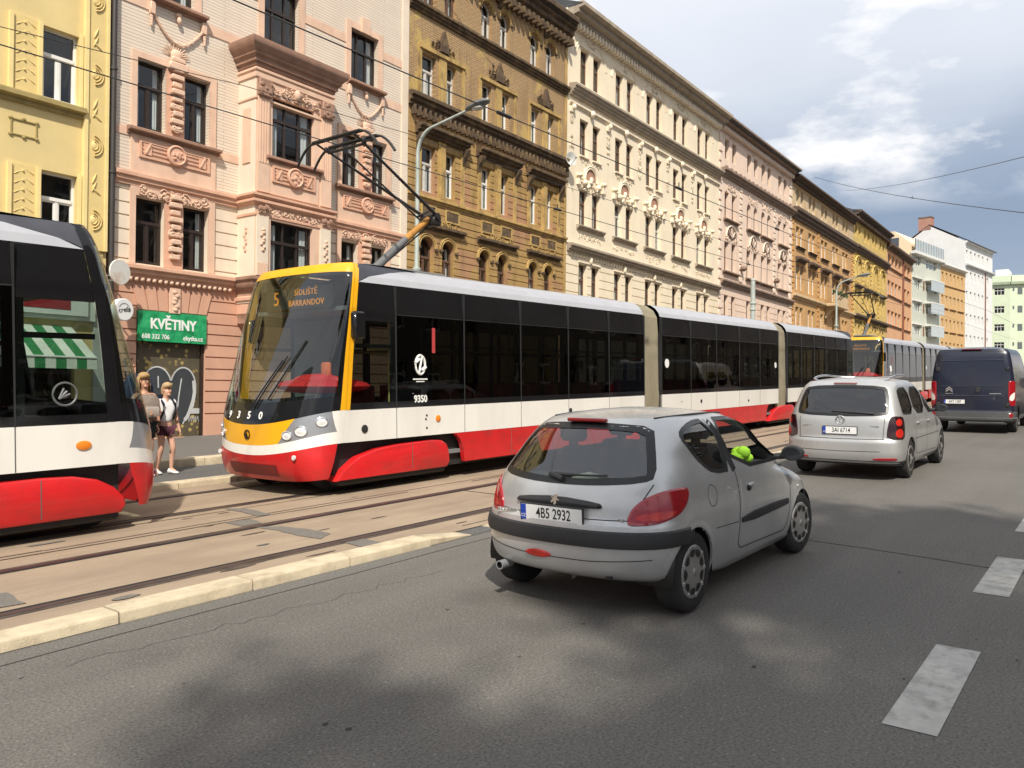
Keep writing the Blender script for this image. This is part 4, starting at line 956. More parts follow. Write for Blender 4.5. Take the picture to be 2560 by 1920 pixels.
ORW = mat('orange_plaster', (.56,.36,.16), .85, var=.06, scale=1., dirt=(.5,.27,.09), dirtamt=.25)
h = House('plain bright orange house with small windows beside the tall white house', 11.1, 21.7, 19.7, ORW, ang=BA, org=BO, depth=12, roof=M_ROOF)
for z0_ in (17.5, 14.3, 11.0, 7.8):
    for k in range(6): h.win(11.55+k*1.68, 12.35+k*1.68, z0_, z0_+1.25, F_GREY, style='S', depth=.2, curt=cur(.7, ('full', 'low'), M_CURTB))
h.finish(eave=.5, roofh=1.)
mb = h.mb(); ledge(mb, 11.1, 21.7, 19.4, 19.85, .5, 2, 0); ledge(mb, 11.1, 21.6, 16.75, 16.92, .15, 1, 1)
for z in (13.55, 10.3):
    for a in (11.4, 14.8, 18.2): ledge(mb, a, a+2.8, z, z+.18, .2, 1, 1)
mb.build('ledge', [GGT, mat('brown_orange_ledge', (.28,.14,.05), .8)], h.root)
WTW = mat('white_render', (.68,.68,.665), .8, var=.05, scale=.8, dirt=(.62,.6,.56), dirtamt=.25)
h = House('tall white house with a bare gable wall and a red brick chimney', 21.7, 35.3, 24.3, WTW, ang=BA, org=BO, depth=9.2)
for z0_, z1_ in ((21.6, 23.1), (18.6, 20.0), (15.4, 17.1), (12.2, 13.7), (9.0, 10.6)):
    for a in (22.1, 24.0, 26.0, 27.9, 29.8, 32.3): h.win(a, a+.85, z0_, z1_, F_WHITE, style='S', depth=.2, curt=cur(.75, ('full', 'low')))
h.finish()
mb = h.mb(); ledge(mb, 21.7, 35.5, 20.6, 21.0, .45, 2, 0); ledge(mb, 21.7, 35.3, 23.95, 24.4, .4, 2, 1); mb.build('ledge', [mat('grey_white_ledge', (.5,.5,.49), .8), WTW], h.root)
mb = h.mb(); mb.tube([(31.4,-.1,5.),(31.4,-.1,21)], .08, 8); mb.build('drainpipe', [MATS['red_brown_pipe']], h.root)
mb = h.mb(); mb.prism([(0.,24.3),(4.9,27.2),(9.2,24.3)], 'x', 21.7, 22.0, 0); mb.build('gable', [WTW], h.root)
mb = h.mb(); 
mb.add([(21.6,-.55,24.35),(35.5,-.55,24.35),(35.5,4.9,27.45),(21.6,4.9,27.45)], [(0,1,2,3)], 0); mb.add([(21.6,4.9,27.45),(35.5,4.9,27.45),(35.5,9.4,24.4),(21.6,9.4,24.4)], [(0,1,2,3)], 1)
mb.add([(21.6,-.55,24.15),(35.5,-.55,24.15),(35.5,-.55,24.35),(21.6,-.55,24.35)], [(0,1,2,3)], 0)
r_ = mb.build('roof', [M_ROOF, M_REDROOF], h.root)
mb = h.mb(); mb.box(21.7, 23.0, 4.7, 6.5, 26.6, 28.55, 0); mb.box(21.62, 23.08, 4.62, 6.58, 28.55, 28.7, 1); mb.build('chimney', [brick_mat('red_brick', (.45,.13,.06), (.36,.10,.05), (.4,.3,.25), .25, .08, .012), M_TIN], r_)
# ---- pale green house closing the street
GEW = mat('pale_green_plaster', (.58,.65,.48), .8, var=.05, scale=1., dirt=(.5,.56,.4), dirtamt=.25); GEL = mat('green_grey_ledge', (.30,.36,.25), .8, var=.1)
ga = math.radians(-80)
h = House('pale green corner house closing the street beside the tall white house', 0., 2.9, 21.6, GEW, ang=-PI/2+.0, org=(165., 19.1), depth=10, zb=4.2)
for z0_ in (19.5, 16.3, 13.1, 9.9, 6.7): h.win(.45, 2.0, z0_, z0_+1.25, F_WHITE, style='3', depth=.12)
h.finish()
mb = h.mb()      # the second front, turned a little towards the right
a2 = math.radians(12); 
def RR(u, y): return (2.9+u*math.cos(a2)-y*math.sin(a2), u*math.sin(a2)+y*math.cos(a2))
def slab(u0, u1, y0, y1, z0, z1, mi):
    P = [RR(u0,y0),RR(u1,y0),RR(u1,y1),RR(u0,y1)]
    mb.add([(p[0],p[1],z0) for p in P]+[(p[0],p[1],z1) for p in P], [(0,3,2,1),(4,5,6,7),(0,1,5,4),(1,2,6,5),(2,3,7,6),(3,0,4,7)], mi)
slab(0, 14, 0, 9, 3.5, 21.6, 0)
mb.build('corner_wing', [GEW], h.root)
mb = h.mb()
for z0_ in (19.5, 16.3, 13.1, 9.9, 6.7):
    for u0, u1, zz in ((.35, .6, .6), (1.1, 1.8, 0.), (2.2, 2.5, .6), (3.2, 4.4, 0), (5.4, 6.6, 0), (7.6, 8.8, 0)): slab(u0, u1, -.03, .02, z0_+zz, z0_+1.2, 0)
mb.build('corner_windows', [mat('dark_far_window', (.13,.15,.15), .2)], h.root)
mb = h.mb(); mb.box(-.2, 2.9, -.5, 0, 21.3, 21.75, 0); slab(0, 14, -.55, 0, 21.28, 21.74, 0)
for z0_ in (18.9, 15.7, 12.5, 9.3): slab(2.6, 9, -.5, 0, z0_, z0_+.2, 0); slab(2.6, 9, -.5, -.45, z0_+.2, z0_+.5, 1)
mb.box(-.1, 2.9, .6, 8, 21.76, 23.0, 1); slab(.3, 12, .8, 8, 21.76, 23.0, 1)
mb.build('ledge', [GEL, GEW], h.root)
mb = h.mb(); mb.box(.4, 2.4, 2, 7, 23., 24.3, 0); mb.build('roof_house', [WTW], h.root)
# ------------------------------------------------------------------ trams
T_WHITE = mat('tram_white', (.78,.76,.70), .28, var=.03, scale=1.2, coat=.5, dirt=(.5,.46,.4), dirtamt=.4)
T_RED = mat('tram_red', (.54,.012,.014), .36, var=.08, coat=.35, dirt=(.24,.03,.025), dirtamt=.6, scale=4, dscale=(.5,1,1))
T_YEL = mat('tram_yellow', (.78,.38,.008), .3, var=.04, coat=.5)
T_GREY = mat('tram_grey', (.40,.40,.42), .35, .15, var=.05, coat=.3, dirt=(.3,.3,.3), dirtamt=.25)
T_BLACK = mat('tram_black_glass', (.010,.010,.011), .08, var=.1, spec=.45)
T_DARK = mat('tram_underframe', (.018,.017,.017), .7, var=.3)
T_ROOF = mat('tram_roof_dark', (.045,.047,.06), .6, var=.2)
T_GLASS = glass('tram_side_glass', (.085,.095,.09), .9, .01, 1.38); T_WIND = glass('tram_windscreen', (.60,.67,.63), 1., .01, 1.75)
T_CAB = glass('tram_cab_glass', (.50,.58,.53), .9, .01, 1.4)
T_BELL = mat('bellows_rubber', (.20,.175,.12), .85, var=.15, dirt=(.1,.085,.06), dirtamt=.5)
T_LAMP = mat('lamp_chrome', (.62,.63,.66), .18, .8, var=.05); T_LENS = mat('lamp_lens', (.85,.86,.84), .1, .3, var=.05); T_SILV = mat('lamp_housing', (.36,.37,.39), .3, .5, var=.05)
T_AMB = mat('amber_lens', (.75,.22,.02), .3); T_SEAM = mat('panel_gap', (.10,.095,.09), .8); T_SEAMB = mat('glass_gap', (.03,.03,.03), .3)
LED = mat('amber_led', (.6,.2,.01), .5, emit=((1.,.36,.03), .38)); T_INT = mat('tram_interior_grey', (.16,.17,.17), .6); T_SEAT = mat('tram_seat_red', (.35,.03,.03), .7); T_POLE = mat('tram_yellow_pole', (.62,.50,.16), .4)
T_REDIN = mat('red_dashboard', (.72,.03,.035), .4, var=.1)
xnf = pchip([(.16,.66),(.35,.50),(.6,.43),(1.0,.43),(1.3,.50),(1.8,.68),(2.4,.90),(3.0,1.11),(3.25,1.21),(3.40,1.33)])
xsf = pchip([(.16,.93),(.75,1.12),(1.2,1.2),(2.2,1.29),(3.05,1.42),(3.40,1.52)])
Wf = pchip([(.16,1.17),(.5,1.23),(2.3,1.23),(3.04,1.185),(3.2,1.15),(3.34,1.08),(3.40,.95)])
NE = 2.35
def SF(v, z, off=0.):
    av = min(1., abs(v)); x = xnf(z)+(xsf(z)-xnf(z))*(1-(1-av**NE)**(1/NE))
    return Vector((x-off*(1-av**3), v*Wf(z)*(1+off*.5), z))
def th(v): return math.asin(max(-1, min(1, math.copysign(abs(v)**(NE/2), v))))
def vt(t): return math.copysign(abs(math.sin(t))**(2/NE), t)
def patch(mb, v0, v1, zlo, zhi, nu=24, nz=6, mi=0, off=0., tf=None):
    """piece of the front skin between v0..v1 (numbers or functions of the height fraction) and zlo..zhi (functions of v)"""
    rows = []
    for j in range(nz+1):
        t = j/nz; a = v0(t) if callable(v0) else v0; b = v1(t) if callable(v1) else v1; row = []
        for i in range(nu+1):
            v = vt(lerp(th(a), th(b), i/nu)); z = lerp(zlo(abs(v)), zhi(abs(v)), t); row.append(SF(v, z, off))
        rows.append(row)
    mb.loft(rows, False, False, mi)
zred = lambda v: .565+.175*v**2; zwht = lambda v: .705+.205*v**2.4; zblk = lambda v: 1.0+.205*v**2; zwin = lambda v: 1.31+.10*v**2; ztop = lambda v: 3.215-.015*v**2; zroof = lambda v: 3.345; zbot = lambda v: .20+.05*v**4
VP_ = .9965
FAIR = lambda z: 1.25*(max(0, z-3.06)/.3)**1.6
def frontmesh(mir, root, kind):
    """cab front as parts of root; mir maps local x for the far end of the tram"""
    def out(mb, name, mats, smooth=40, parent=None):
        mb.v = [(mir(x), y, z) for x, y, z in mb.v]; return mb.build(name, mats, parent or root, smooth)
    mb = MB(); patch(mb, -.998, .998, zbot, zred, 40, 6, 0); bp = out(mb, 'bumper', [T_RED])
    mb = MB(); patch(mb, -.46, .46, lambda v: .27, lambda v: .44, 20, 2, 0, .006); out(mb, 'painted_recess', [mat('recess_shade_red', (.17,.012,.012), .5)], 40, bp)  # flat patch; the recess's shade is put into its darker red
    for s in (-1, 1):
        p = SF(s*.72, .56, .01); mb = MB(); mb.lathe([(.035,-.01),(.035,.012),(.01,.02)], (p.x-.02, p.y, p.z), 'x', 14); out(mb, 'fog_lamp', [T_LENS], 40, bp)
    mb = MB(); patch(mb, -1, 1, zred, zwht, 40, 3, 0); patch(mb, lambda t: .995-.02*t, 1, zwht, zblk, 4, 4, 0); patch(mb, -1, lambda t: -.995+.02*t, zwht, zblk, 4, 4, 0); 
    for s in (-1, 1): mb.loft([[(xsf(z)+e, s*(Wf(z)+.001), z) for e in (0., .08)] for z in (.742, .9, 1.05, 1.206)], False, False, 0)
    out(mb, 'white_band', [T_WHITE])
    vb = lambda t: .50+.20*t
    mb = MB(); patch(mb, lambda t: -vb(t), vb, zwht, zblk, 30, 5, 0); out(mb, 'nose_panel', [T_YEL if kind == 'near' else T_WHITE])
    for s in (-1, 1):
        mb = MB(); lo = (lambda t: vb(t)) ; hi = lambda t: .995-.02*t
        patch(mb, (lo if s > 0 else lambda t: -hi(t)), (hi if s > 0 else lambda t: -lo(t)), zwht, zblk, 14, 5, 0, -.004); hl = out(mb, 'headlight', [T_SILV])
        for v, fz, r in () if kind == 'far' else ((.62, .30, .06), (.77, .36, .072), (.93, .58, .066)):
            z = lerp(zwht(v), zblk(v), fz); p = SF(s*v, z, .0); nrm = (SF(s*(v+.02), z)-SF(s*(v-.02), z)).cross(Vector((0,0,1))).normalized()
            if nrm.x > 0: nrm = -nrm
            mb = MB(); q = nrm.to_track_quat('Z', 'Y')
            rings = [[p+nrm*t+q@Vector((rr*1.25*math.cos(2*PI*k/18), rr*math.sin(2*PI*k/18), 0)) for k in range(18)] for rr, t in ((r*1.1,.0),(r*1.1,.012),(r*.92,.018),(r*.88,.004),(r*.3,.016),(.004,.02))]
            mb.loft(rings, True, True, 0, lambda i, j: 0 if i < 3 else 1); out(mb, 'lamp', [T_LAMP, T_LENS], 40, hl)
    mb = MB(); patch(mb, -VP_, VP_, zblk, zwin, 40, 4, 0); out(mb, 'black_panel', [T_BLACK])
    mb = MB(); patch(mb, -VP_, VP_, zwin, lambda v: ztop(v)-.0, 44, 24, 0); ws = out(mb, 'windscreen', [T_WIND])
    mb = MB(); patch(mb, -VP_, VP_, zwin, lambda v: zwin(v)+.05, 44, 1, 0, -.012); patch(mb, -VP_, VP_, lambda v: ztop(v)-.05, ztop, 44, 1, 0, -.012)
    for s in (-1, 1): patch(mb, *( (.984, VP_) if s > 0 else (-VP_, -.984)), zwin, ztop, 2, 16, 0, -.012)
    out(mb, 'windscreen_border', [T_BLACK], 40, ws)
    mb = MB(); patch(mb, -VP_, VP_, ztop, zroof, 40, 4, 0)
    for s in (-1, 1):
        patch(mb, *((VP_, 1) if s > 0 else (-1, -VP_)), lambda v: zblk(1.), zroof, 4, 24, 0)
        rows = [[(xsf(z)+e, s*(Wf(z)+.004), z) for e in (0., .075)] for z in [lerp(1.205, 3.34, k/24) for k in range(25)]]; mb.loft(rows, False, False, 0)
    out(mb, 'front_frame', [T_YEL if kind == 'near' else T_BLACK])
    mb = MB(); pr_ = [(3.04,1.185),(3.06,1.19),(3.16,1.15),(3.26,1.07),(3.34,.95)]; yf = pchip(pr_)
    for s in (-1, 1):
        mb.loft([[(xsf(z)+.06, s*(Wf(z)+.002), z), (xsf(z)+.075+FAIR(z)*.5, s*lerp(Wf(z), yf(z), .6), z+.004), (xsf(z)+.08+FAIR(z), s*yf(z), z)] for z in [3.045+.3*k/10 for k in range(11)]], False, False, 0)
    mb.loft([[(SF(v, 3.345).x+.02, SF(v, 3.345).y, 3.342), (lerp(SF(v,3.345).x, 2.9, .5), v*1.0, 3.375), (2.95, v*.95, 3.36)] for v in [-1+.1*k for k in range(21)]], False, False, 0)
    out(mb, 'roof_nose', [T_ROOF], 60)
    if kind == 'far': return
    mb = MB()      # wipers
    for a, b in (((-.10, 1.24), (-.42, 1.98)), ((-.04, 1.22), (-.36, 1.92))):
        mb.tube([SF(lerp(a[0], b[0], k/8), lerp(a[1], b[1], k/8), .03) for k in range(9)], .011, 5, 0)
    mb.tube([SF(lerp(-.30, -.62, k/10), lerp(1.36, 2.2, k/10), .022) for k in range(11)], .013, 5, 0); out(mb, 'wiper', [T_BLACK], False, ws)
    p = SF(0, .86, .008); mb = MB(); mb.tube([(p.x-.004, .062*math.cos(a), .86+.062*math.sin(a)) for a in [i*2*PI/18 for i in range(19)]], .008, 5)
    for a in (.2, .75, 1.3): mb.tube([(p.x-.005, .0, .83), (p.x-.006, .045*math.cos(a), .83+.06*math.sin(a))], .009, 5)
    mb.blob((p.x-.004, .0, .83), (.01, .02, .02), 6, 4); out(mb, 'emblem', [T_BLACK])
def digit_on_front(root, ch, v, z, size, mirx, name='fleet_number'):
    p = SF(v, z, .004); dv = (SF(v+.02, z)-SF(v-.02, z)).normalized(); dz = (SF(v, z+.05)-SF(v, z-.05)).normalized()
    # seen from the front (looking +x) the reader's right is -y
    r = -dv; n = r.cross(dz).normalized(); u = n.cross(r)
    me = text_mesh(ch, size, .003, 'num', .004); me.materials.clear(); me.materials.append(M_LET)
    o = put(name, me, root); o.matrix_local = Matrix(((r.x,u.x,n.x,p.x+n.x*.004),(r.y,u.y,n.y,p.y+n.y*.004),(r.z,u.z,n.z,p.z+n.z*.004),(0,0,0,1)))
TL = 29.2      # length
MODS = [(1.2, 10.12), (10.95, 19.08), (19.92, TL-1.2)]
BOG = [2.25, 10.53, 19.5, TL-2.25]
def make_tram(label, loc, rotz=0., group='trams on the far track'):
    root = thing('tram', label, 'tram', loc, (0, TH if rotz else -TH, rotz), group)
    ident = lambda x: x; mirr = lambda x: TL-x
    frontmesh(ident, root, 'near'); frontmesh(mirr, root, 'far')
    for q, ch in enumerate('9350'): digit_on_front(root, ch, .40-.21*q, 1.13, .15, ident)
    prof = [(.74,1.23),(1.2,1.23),(1.3,1.23),(2.62,1.215),(3.04,1.185),(3.06,1.19),(3.16,1.15),(3.26,1.07),(3.34,.95),(3.38,.80),(3.30,.74)]
    for mi_, (a, b) in enumerate(MODS):
        first, last = mi_ == 0, mi_ == 2
        def ring(x, e):      # e: +1 skin starts at the slanted cab pillar, -1 ends there
            R = []
            for s in (-1, 1):
                pr = prof if s < 0 else prof[::-1]
                for z, y in pr:
                    xx = x if e == 0 else (xsf(z)+.075 if e > 0 else TL-xsf(z)-.075)
                    if e and z > 3.05: xx += FAIR(z)*(1 if e > 0 else -1)
                    R.append((xx, s*y, z))
            return R
        xs_ = [ring(a, 1 if first else 0)] + [ring(lerp(a, b, t), 0) for t in ([.14, .3, .5, .7, .86] if not (first or last) else [.2, .4, .6, .8])] + [ring(b, -1 if last else 0)]
        n = len(prof); pick = {0: 'w', 1: 'b', 2: 'g', 3: 'b', 4: 'b'}
        groups = {'w': MB(), 'b': MB(), 'g': MB(), 'r': MB(), 't': MB()}
        for i in range(len(xs_)-1):
            for j in range(2*n-1):
                jj = j if j < n else 2*n-2-j
                k = 't' if j == n-1 else pick.get(jj if j < n-1 else jj, 'r')
                if j in (n-2, n): k = 't'
                groups[k].quad(xs_[i][j], xs_[i][j+1], xs_[i+1][j+1], xs_[i+1][j])
        groups['w'].build('side_panel', [T_WHITE], root); groups['r'].build('roof_fairing', [T_GREY], root, 50); groups['t'].build('roof', [T_ROOF], root)
        bm_ = groups['b']
        body = bm_.build('window_band', [T_BLACK], root)
        ga, gb = (a+1.0 if first else a+.02), (b-1.0 if last else b-.02)
        gl = MB()
        for s in (-1, 1):
            gl.quad((ga,s*1.23,1.3),(gb,s*1.23,1.3),(gb,s*1.215,2.62),(ga,s*1.215,2.62))
        gl.build('side_glass', [T_GLASS], root)
        if first or last:      # side window of the cab
            cg = MB()
            for s in (-1, 1):
                lo = lambda z: (xsf(z)+.075 if first else TL-xsf(z)-.075)
                x1_ = ga if first else gb
                rows = [[(lo(z), s*lerp(1.23,1.215,(z-1.3)/1.32), z), (x1_, s*lerp(1.23,1.215,(z-1.3)/1.32), z)] for z in (1.3, 1.7, 2.2, 2.62)]; cg.loft(rows, False, False, 0)
            cg.build('cab_window', [T_CAB], root)
            fr = MB()
            for s in (-1, 1):
                q0 = (a+.12, a+.16) if first else (b-.16, b-.12)
                fr.box(min(x1_-.1, x1_+.1), max(x1_-.1, x1_+.1)+.45*(1 if first else 0), s*1.2-.012, s*1.2+.012, 1.3, 2.62)
                fr.box(*(sorted((x1_, a+.2 if first else b-.2))), s*1.205-.012, s*1.205+.012, 2.1, 2.16); fr.box(*(sorted((x1_, a+.2 if first else b-.2))), s*1.205-.012, s*1.205+.012, 2.5, 2.62)
            fr.build('cab_window_frame', [T_BLACK], root)
        seam = MB(); sb = MB()
        nw = 5; step = (gb-ga)/nw
        for s in (-1, 1):
            for k in range(nw+1):
                u = ga+k*step
                sb.box(u-.008, u+.008, s*1.2-.036, s*1.2+.036, 1.2, 3.04); seam.box(u-.005, u+.005, s*1.2-.033, s*1.2+.033, .745, 1.2)
            sb.box(ga, gb, s*1.2-.022, s*1.2+.022, 2.61, 2.625)
            for k in range(nw):
                u = ga+(k+.5)*step; sb.box(u-.03, u+.03, s*1.17-.02, s*1.17+.02, 1.3, 2.6); sb.box(ga+k*step+.02, ga+(k+1)*step-.02, s*1.19-.012, s*1.19+.012, 2.14, 2.17)
            for k in range(nw): sb.box(ga+k*step-.08, ga+k*step+.08, s*1.18-.015, s*1.18+.015, 1.3, 2.62)
        seam.build('panel_gaps', [T_SEAM], root); sb.build('window_posts', [T_SEAMB], body)
        it = MB(); it.box(a+.2, b, -1.15, 1.15, .40, .46); it.box(a+.2, b, -1.12, 1.12, 2.66, 2.72); it.box(ga+.1, gb, .2, .24, 1.9, 2.6) if False else None
        it.build('floor', [T_INT], root)
        se = MB(); r = random.Random(mi_)
        u = ga+.6
        while u < gb-.7:
            for s in (-1, 1):
                if r.random() < .8: se.bbox(u, u+.42, s*.75-.38, s*.75+.38, .8, .9, .03); se.bbox(u+.38, u+.46, s*.75-.38, s*.75+.38, .9, 1.52, .03)
            u += .85
        se.build('seats', [T_SEAT], root, 40)
        po = MB(); u = ga+.5
        while u < gb: 
            for s in (-1, 1): po.tube([(u, s*.55, .46), (u, s*.55, 2.66)], .02, 6)
            u += 1.6
        for s in (-1, 1): po.tube([(ga, s*.6, 2.1), (gb, s*.6, 2.1)], .016, 6)
        po.build('handrails', [T_POLE], root, True)
    for a, b in ((MODS[0][1], MODS[1][0]), (MODS[1][1], MODS[2][0])):
        mb = MB(); rings = []; n = 14
        pr = [(.40,1.16),(1.2,1.19),(2.6,1.17),(3.04,1.14),(3.2,1.05),(3.34,.85),(3.36,.0)]
        for k in range(n+1):
            x = lerp(a-.01, b+.01, k/n); e = (.0 if k % 2 else .055)
            rings.append([(x, -(y-e) if y else 0, z-e*.3) for z, y in pr] + [(x, y-e, z-e*.3) for z, y in pr[::-1][1:]])
        mb.loft(rings, False, False, 0); mb.build('bellows', [T_BELL], root)
    # lower body: underframe, red skirts, bogie fairings, wheels
    mb = MB(); mb.box(1.1, TL-1.1, -1.08, 1.08, .20, .738); mb.build('underframe', [T_DARK], root)
    lo = MB(); segs = [(3.46, 9.3), (11.76, 18.27), (20.73, TL-3.46)]
    for a, b in segs:
        poly = [(a, .738)] + [(a+.30*math.sin(t)**.8, .738-.44*(1-math.cos(t))**.9) for t in [.3,.6,.9,1.2,1.45]] + [(a+.32, .25), (b-.32, .25)] + [(b-.30*math.sin(t)**.8, .738-.44*(1-math.cos(t))**.9) for t in [1.45,1.2,.9,.6,.3]] + [(b, .738)]
        for s in (-1, 1): lo.prism(poly, 'y', s*1.15, s*1.228)
    lo.build('skirt', [T_RED], root)
    gp = MB()
    for a, b in segs:
        n = 4
        for k in range(1, n):
            u = lerp(a+.3, b-.3, k/n)
            for s in (-1, 1):
                gp.box(u-.005, u+.005, s*1.2-.0305, s*1.2+.0305, .26, .735)
                for z in (.31, .68): gp.lathe([(.014,0),(.011,s*.005)], (u+.09, s*1.228, z), 'y', 8)
    gp.build('skirt_gaps', [T_SEAM], root)
    for i, c in enumerate(BOG):
        pl = [(-1.22,.20),(-1.06,.36),(-.80,.52),(-.45,.61),(0,.645),(.75,.66),(.98,.64),(1.1,.57),(1.15,.44),(1.16,.28),(1.10,.20)]
        if i == 3: pl = [(-1.10,.20),(-1.16,.30),(-1.15,.44),(-1.08,.57),(-.95,.63),(-.7,.65),(.3,.66),(.62,.645),(.86,.59),(1.04,.49),(1.15,.37),(1.17,.28),(1.12,.20)]
        for s in (-1, 1):
            mb = MB(); rings = []
            for d_, sc in ((1.0, 1.), (1.20, 1.), (1.225, .985), (1.232, .95)): rings.append([(c+u*sc, s*d_, .42+(v-.42)*(sc if sc == 1 else sc-.02)) for u, v in pl])
            mb.loft(rings, True, True, 0); mb.build('bogie_cover', [T_RED], root, 40)
            mb = MB(); mb.box(c+.28, c+.29, min(s*1.19, s*1.2345), max(s*1.19, s*1.2345), .24, .64); mb.build('cover_gap', [T_SEAM], root)
            mb = MB(); mb.bbox(c-1.12, c+1.12, s*1.05-.12, s*1.05+.12, .12, .30, .03); mb.build('bogie_frame', [T_DARK], root)
        for u in (-.95, .95):
            for s in (-1, 1):
                mb = MB(); mb.lathe([(.30,-.06),(.33,-.05),(.33,.05),(.30,.06),(.1,.07)], (c+u, s*.715, .33), 'y', 20); mb.build('wheel', [T_DARK], root, 40)
    # details on the side: logo, number, lamps, hatch dots
    for s in (-1,):
        lg = MB(); cx, cz = 2.72, 1.86
        lg.tube([(cx+.105*math.cos(a), s*1.232, cz+.15*math.sin(a)) for a in [i*2*PI/26 for i in range(27)]], .018, 5)
        lg.tube([(cx-.03, s*1.233, cz-.13), (cx+.035, s*1.233, cz+.13)], .02, 5); lg.tube([(cx-.12, s*1.234, cz+.03), (cx-.02, s*1.234, cz+.09)], .026, 5); lg.tube([(cx+.12, s*1.234, cz-.03), (cx+.03, s*1.234, cz-.09)], .026, 5)
        lg.box(cx-.16, cx+.16, s*1.231-.003, s*1.231+.003, cz-.235, cz-.215); lg.box(cx-.09, cx+.09, s*1.231-.003, s*1.231+.003, cz-.27, cz-.255)
        lg.build('company_emblem', [M_LET], root)
        text_obj('fleet_number', '9350', .155, M_LET, root, (2.72, s*1.236, 1.32), (PI/2, 0, 0), .003, .004, sx=.95)
    for s in (-1, 1):
        for x, z, m_, r in ((3.12,1.0,T_AMB,.045),(1.55,.92,T_DARK,.05),(7.0,.98,T_DARK,.04),(13.2,.98,T_DARK,.04),(16.5,.9,T_DARK,.03),(6.1,.66,T_AMB,.03),(9.0,.6,T_AMB,.03)):
            mb = MB(); mb.lathe([(r*1.2,0.),(r*1.2,s*.012),(r*.8,s*.02)], (x, s*1.23, z), 'y', 14); mb.build('side_lamp', [m_], root, 40)
        mb = MB(); mb.bbox(1.30, 1.52, s*1.27-.06, s*1.27+.06, 2.22, 2.62, .03); mb.build('camera_pod', [T_BLACK], root, 40)
        mb = MB()
        for x, z in ((2.86,.86),(2.86,1.06),(2.84,1.0),(12.0,.82),(12.05,1.0)): mb.lathe([(.02,0),(.016,s*.006)], (x, s*1.231, z), 'y', 8)
        mb.build('fittings', [T_DARK], root)
        mb = MB(); mb.lathe([(.11,0),(.11,s*.004)], (11.25, s*1.225, 1.95), 'y', 20); mb.lathe([(.09,0),(.09,s*.004)], (18.8, s*1.225, 1.95), 'y', 20)
        mb.build('notice', [M_LET], root)
    for s in (-1, 1):
        mb = MB(); cx, cz = TL-1.72, 1.52
        mb.tube([(cx+.12*math.cos(a), s*1.226, cz+.12*math.sin(a)) for a in [i*2*PI/24 for i in range(25)]], .012, 5)
        mb.blob((cx-.01, s*1.226, cz-.02), (.05,.008,.03), 8, 4)
        for q in (0, 1, 2): mb.tube([(cx-.06, s*1.227, cz-.05), (cx-.01+.03*q, s*1.227, cz+.06-.03*q)], .013, 5)
        mb.build('emblem', [mat('pale_print', (.10,.105,.105), .5)], root, 40)
        mb = MB(); mb.lathe([(.05,0.),(.05,s*.012),(.03,s*.02)], (TL-1.54, s*1.23, .97), 'y', 14); mb.v = [(TL-1.54+(x-TL+1.54)*1.6, y, z) for x, y, z in mb.v]; mb.build('side_lamp', [T_AMB], root, 40)
    mb = MB(); mb.box(3.0, 3.07, -1.226, -1.222, 2.05, 2.45); mb.build('red_sticker', [mat('red_sticker', (.45,.05,.05), .5)], root)
    # cab inside
    mb = MB(); mb.loft([[(1.02-.28*(1-(y/.9)**2), y, .8) for y in [-.9+.15*k for k in range(13)]]+[(1.6,.95,.8),(1.6,-.95,.8)], [(1.02-.28*(1-(y/.9)**2), y, 1.27) for y in [-.9+.15*k for k in range(13)]]+[(1.6,.95,1.27),(1.6,-.95,1.27)]], True, True, 0); mb.box(2.1, 2.16, -.2, 1.1, .46, 2.6, 0); mb.build('cab_desk', [mat('cab_grey', (.10,.125,.12), .6)], root, 40)
    mb = MB(); mb.blob((1.62, -.20, 1.54), (.52, .95, .13), 16, 8, 0); mb.blob((1.45, -.30, 1.62), (.14, .6, .11), 12, 6, 0); mb.bbox(1.40, 1.48, -.62, -.42, 1.6, 1.90, .03, 1); mb.build('red_hood', [T_REDIN, mat('orange_vest', (.75,.16,.06), .7)], root, 60)
    mb = MB(); mb.bbox(1.32, 1.42, -.8, .8, 2.70, 3.06, .02); db = mb.build('destination_display', [T_BLACK], root)
    text_obj('destination', '5', .30, LED, db, (1.31, .5, 2.88), (PI/2, 0, -PI/2), .004)
    text_obj('destination', 'SÍDLIŠTĚ', .13, LED, db, (1.31, -.22, 2.96), (PI/2, 0, -PI/2), .004, space=1.1)
    text_obj('destination', 'BARRANDOV', .13, LED, db, (1.31, -.22, 2.80), (PI/2, 0, -PI/2), .004, space=1.1)
    # roof gear and pantograph
    mb = MB()
    for a, b in ((4.6, 6.6), (7.2, 9.4), (11.6, 13.6), (14.3, 18.0), (20.6, 23.6), (24.4, 27.2)): mb.bbox(a, b, -.66, .66, 3.28, 3.40, .04)
    mb.build('roof_box', [T_ROOF], root)
    pg = MB(); P_BLK = mat('pantograph_black', (.025,.022,.02), .5, .2, var=.3); P_ORG = mat('pantograph_orange', (.42,.19,.03), .6, var=.25, dirt=(.1,.06,.03), dirtamt=.6); P_GRY = mat('pantograph_grey', (.12,.12,.12), .5)
    pg.bbox(2.4, 4.3, -.35, .35, 3.40, 3.5, .03, 2); pb = pg.build('pantograph_base', [P_BLK, P_ORG, P_GRY], root)
    pg = MB(); pg.tube([(2.86,0,3.45),(3.65,0,4.08)], [.075,.062], 10, 2); pg.tube([(3.65,0,4.08),(4.28,0,4.56)], [.062,.055], 10, 1); pg.tube([(3.1,.14,3.5),(4.35,.12,4.42)], .014, 6, 0); pg.tube([(4.28,-.2,4.56),(4.28,.2,4.56)], .06, 10, 0); pg.tube([(3.9,-.02,4.5),(4.28,-.1,4.72)], .02, 6, 0); pg.bbox(4.2, 4.42, -.16, .16, 4.40, 4.60, .03, 0); pg.build('lower_arm', [P_BLK, P_ORG, P_GRY], root, 40)
    pg = MB()
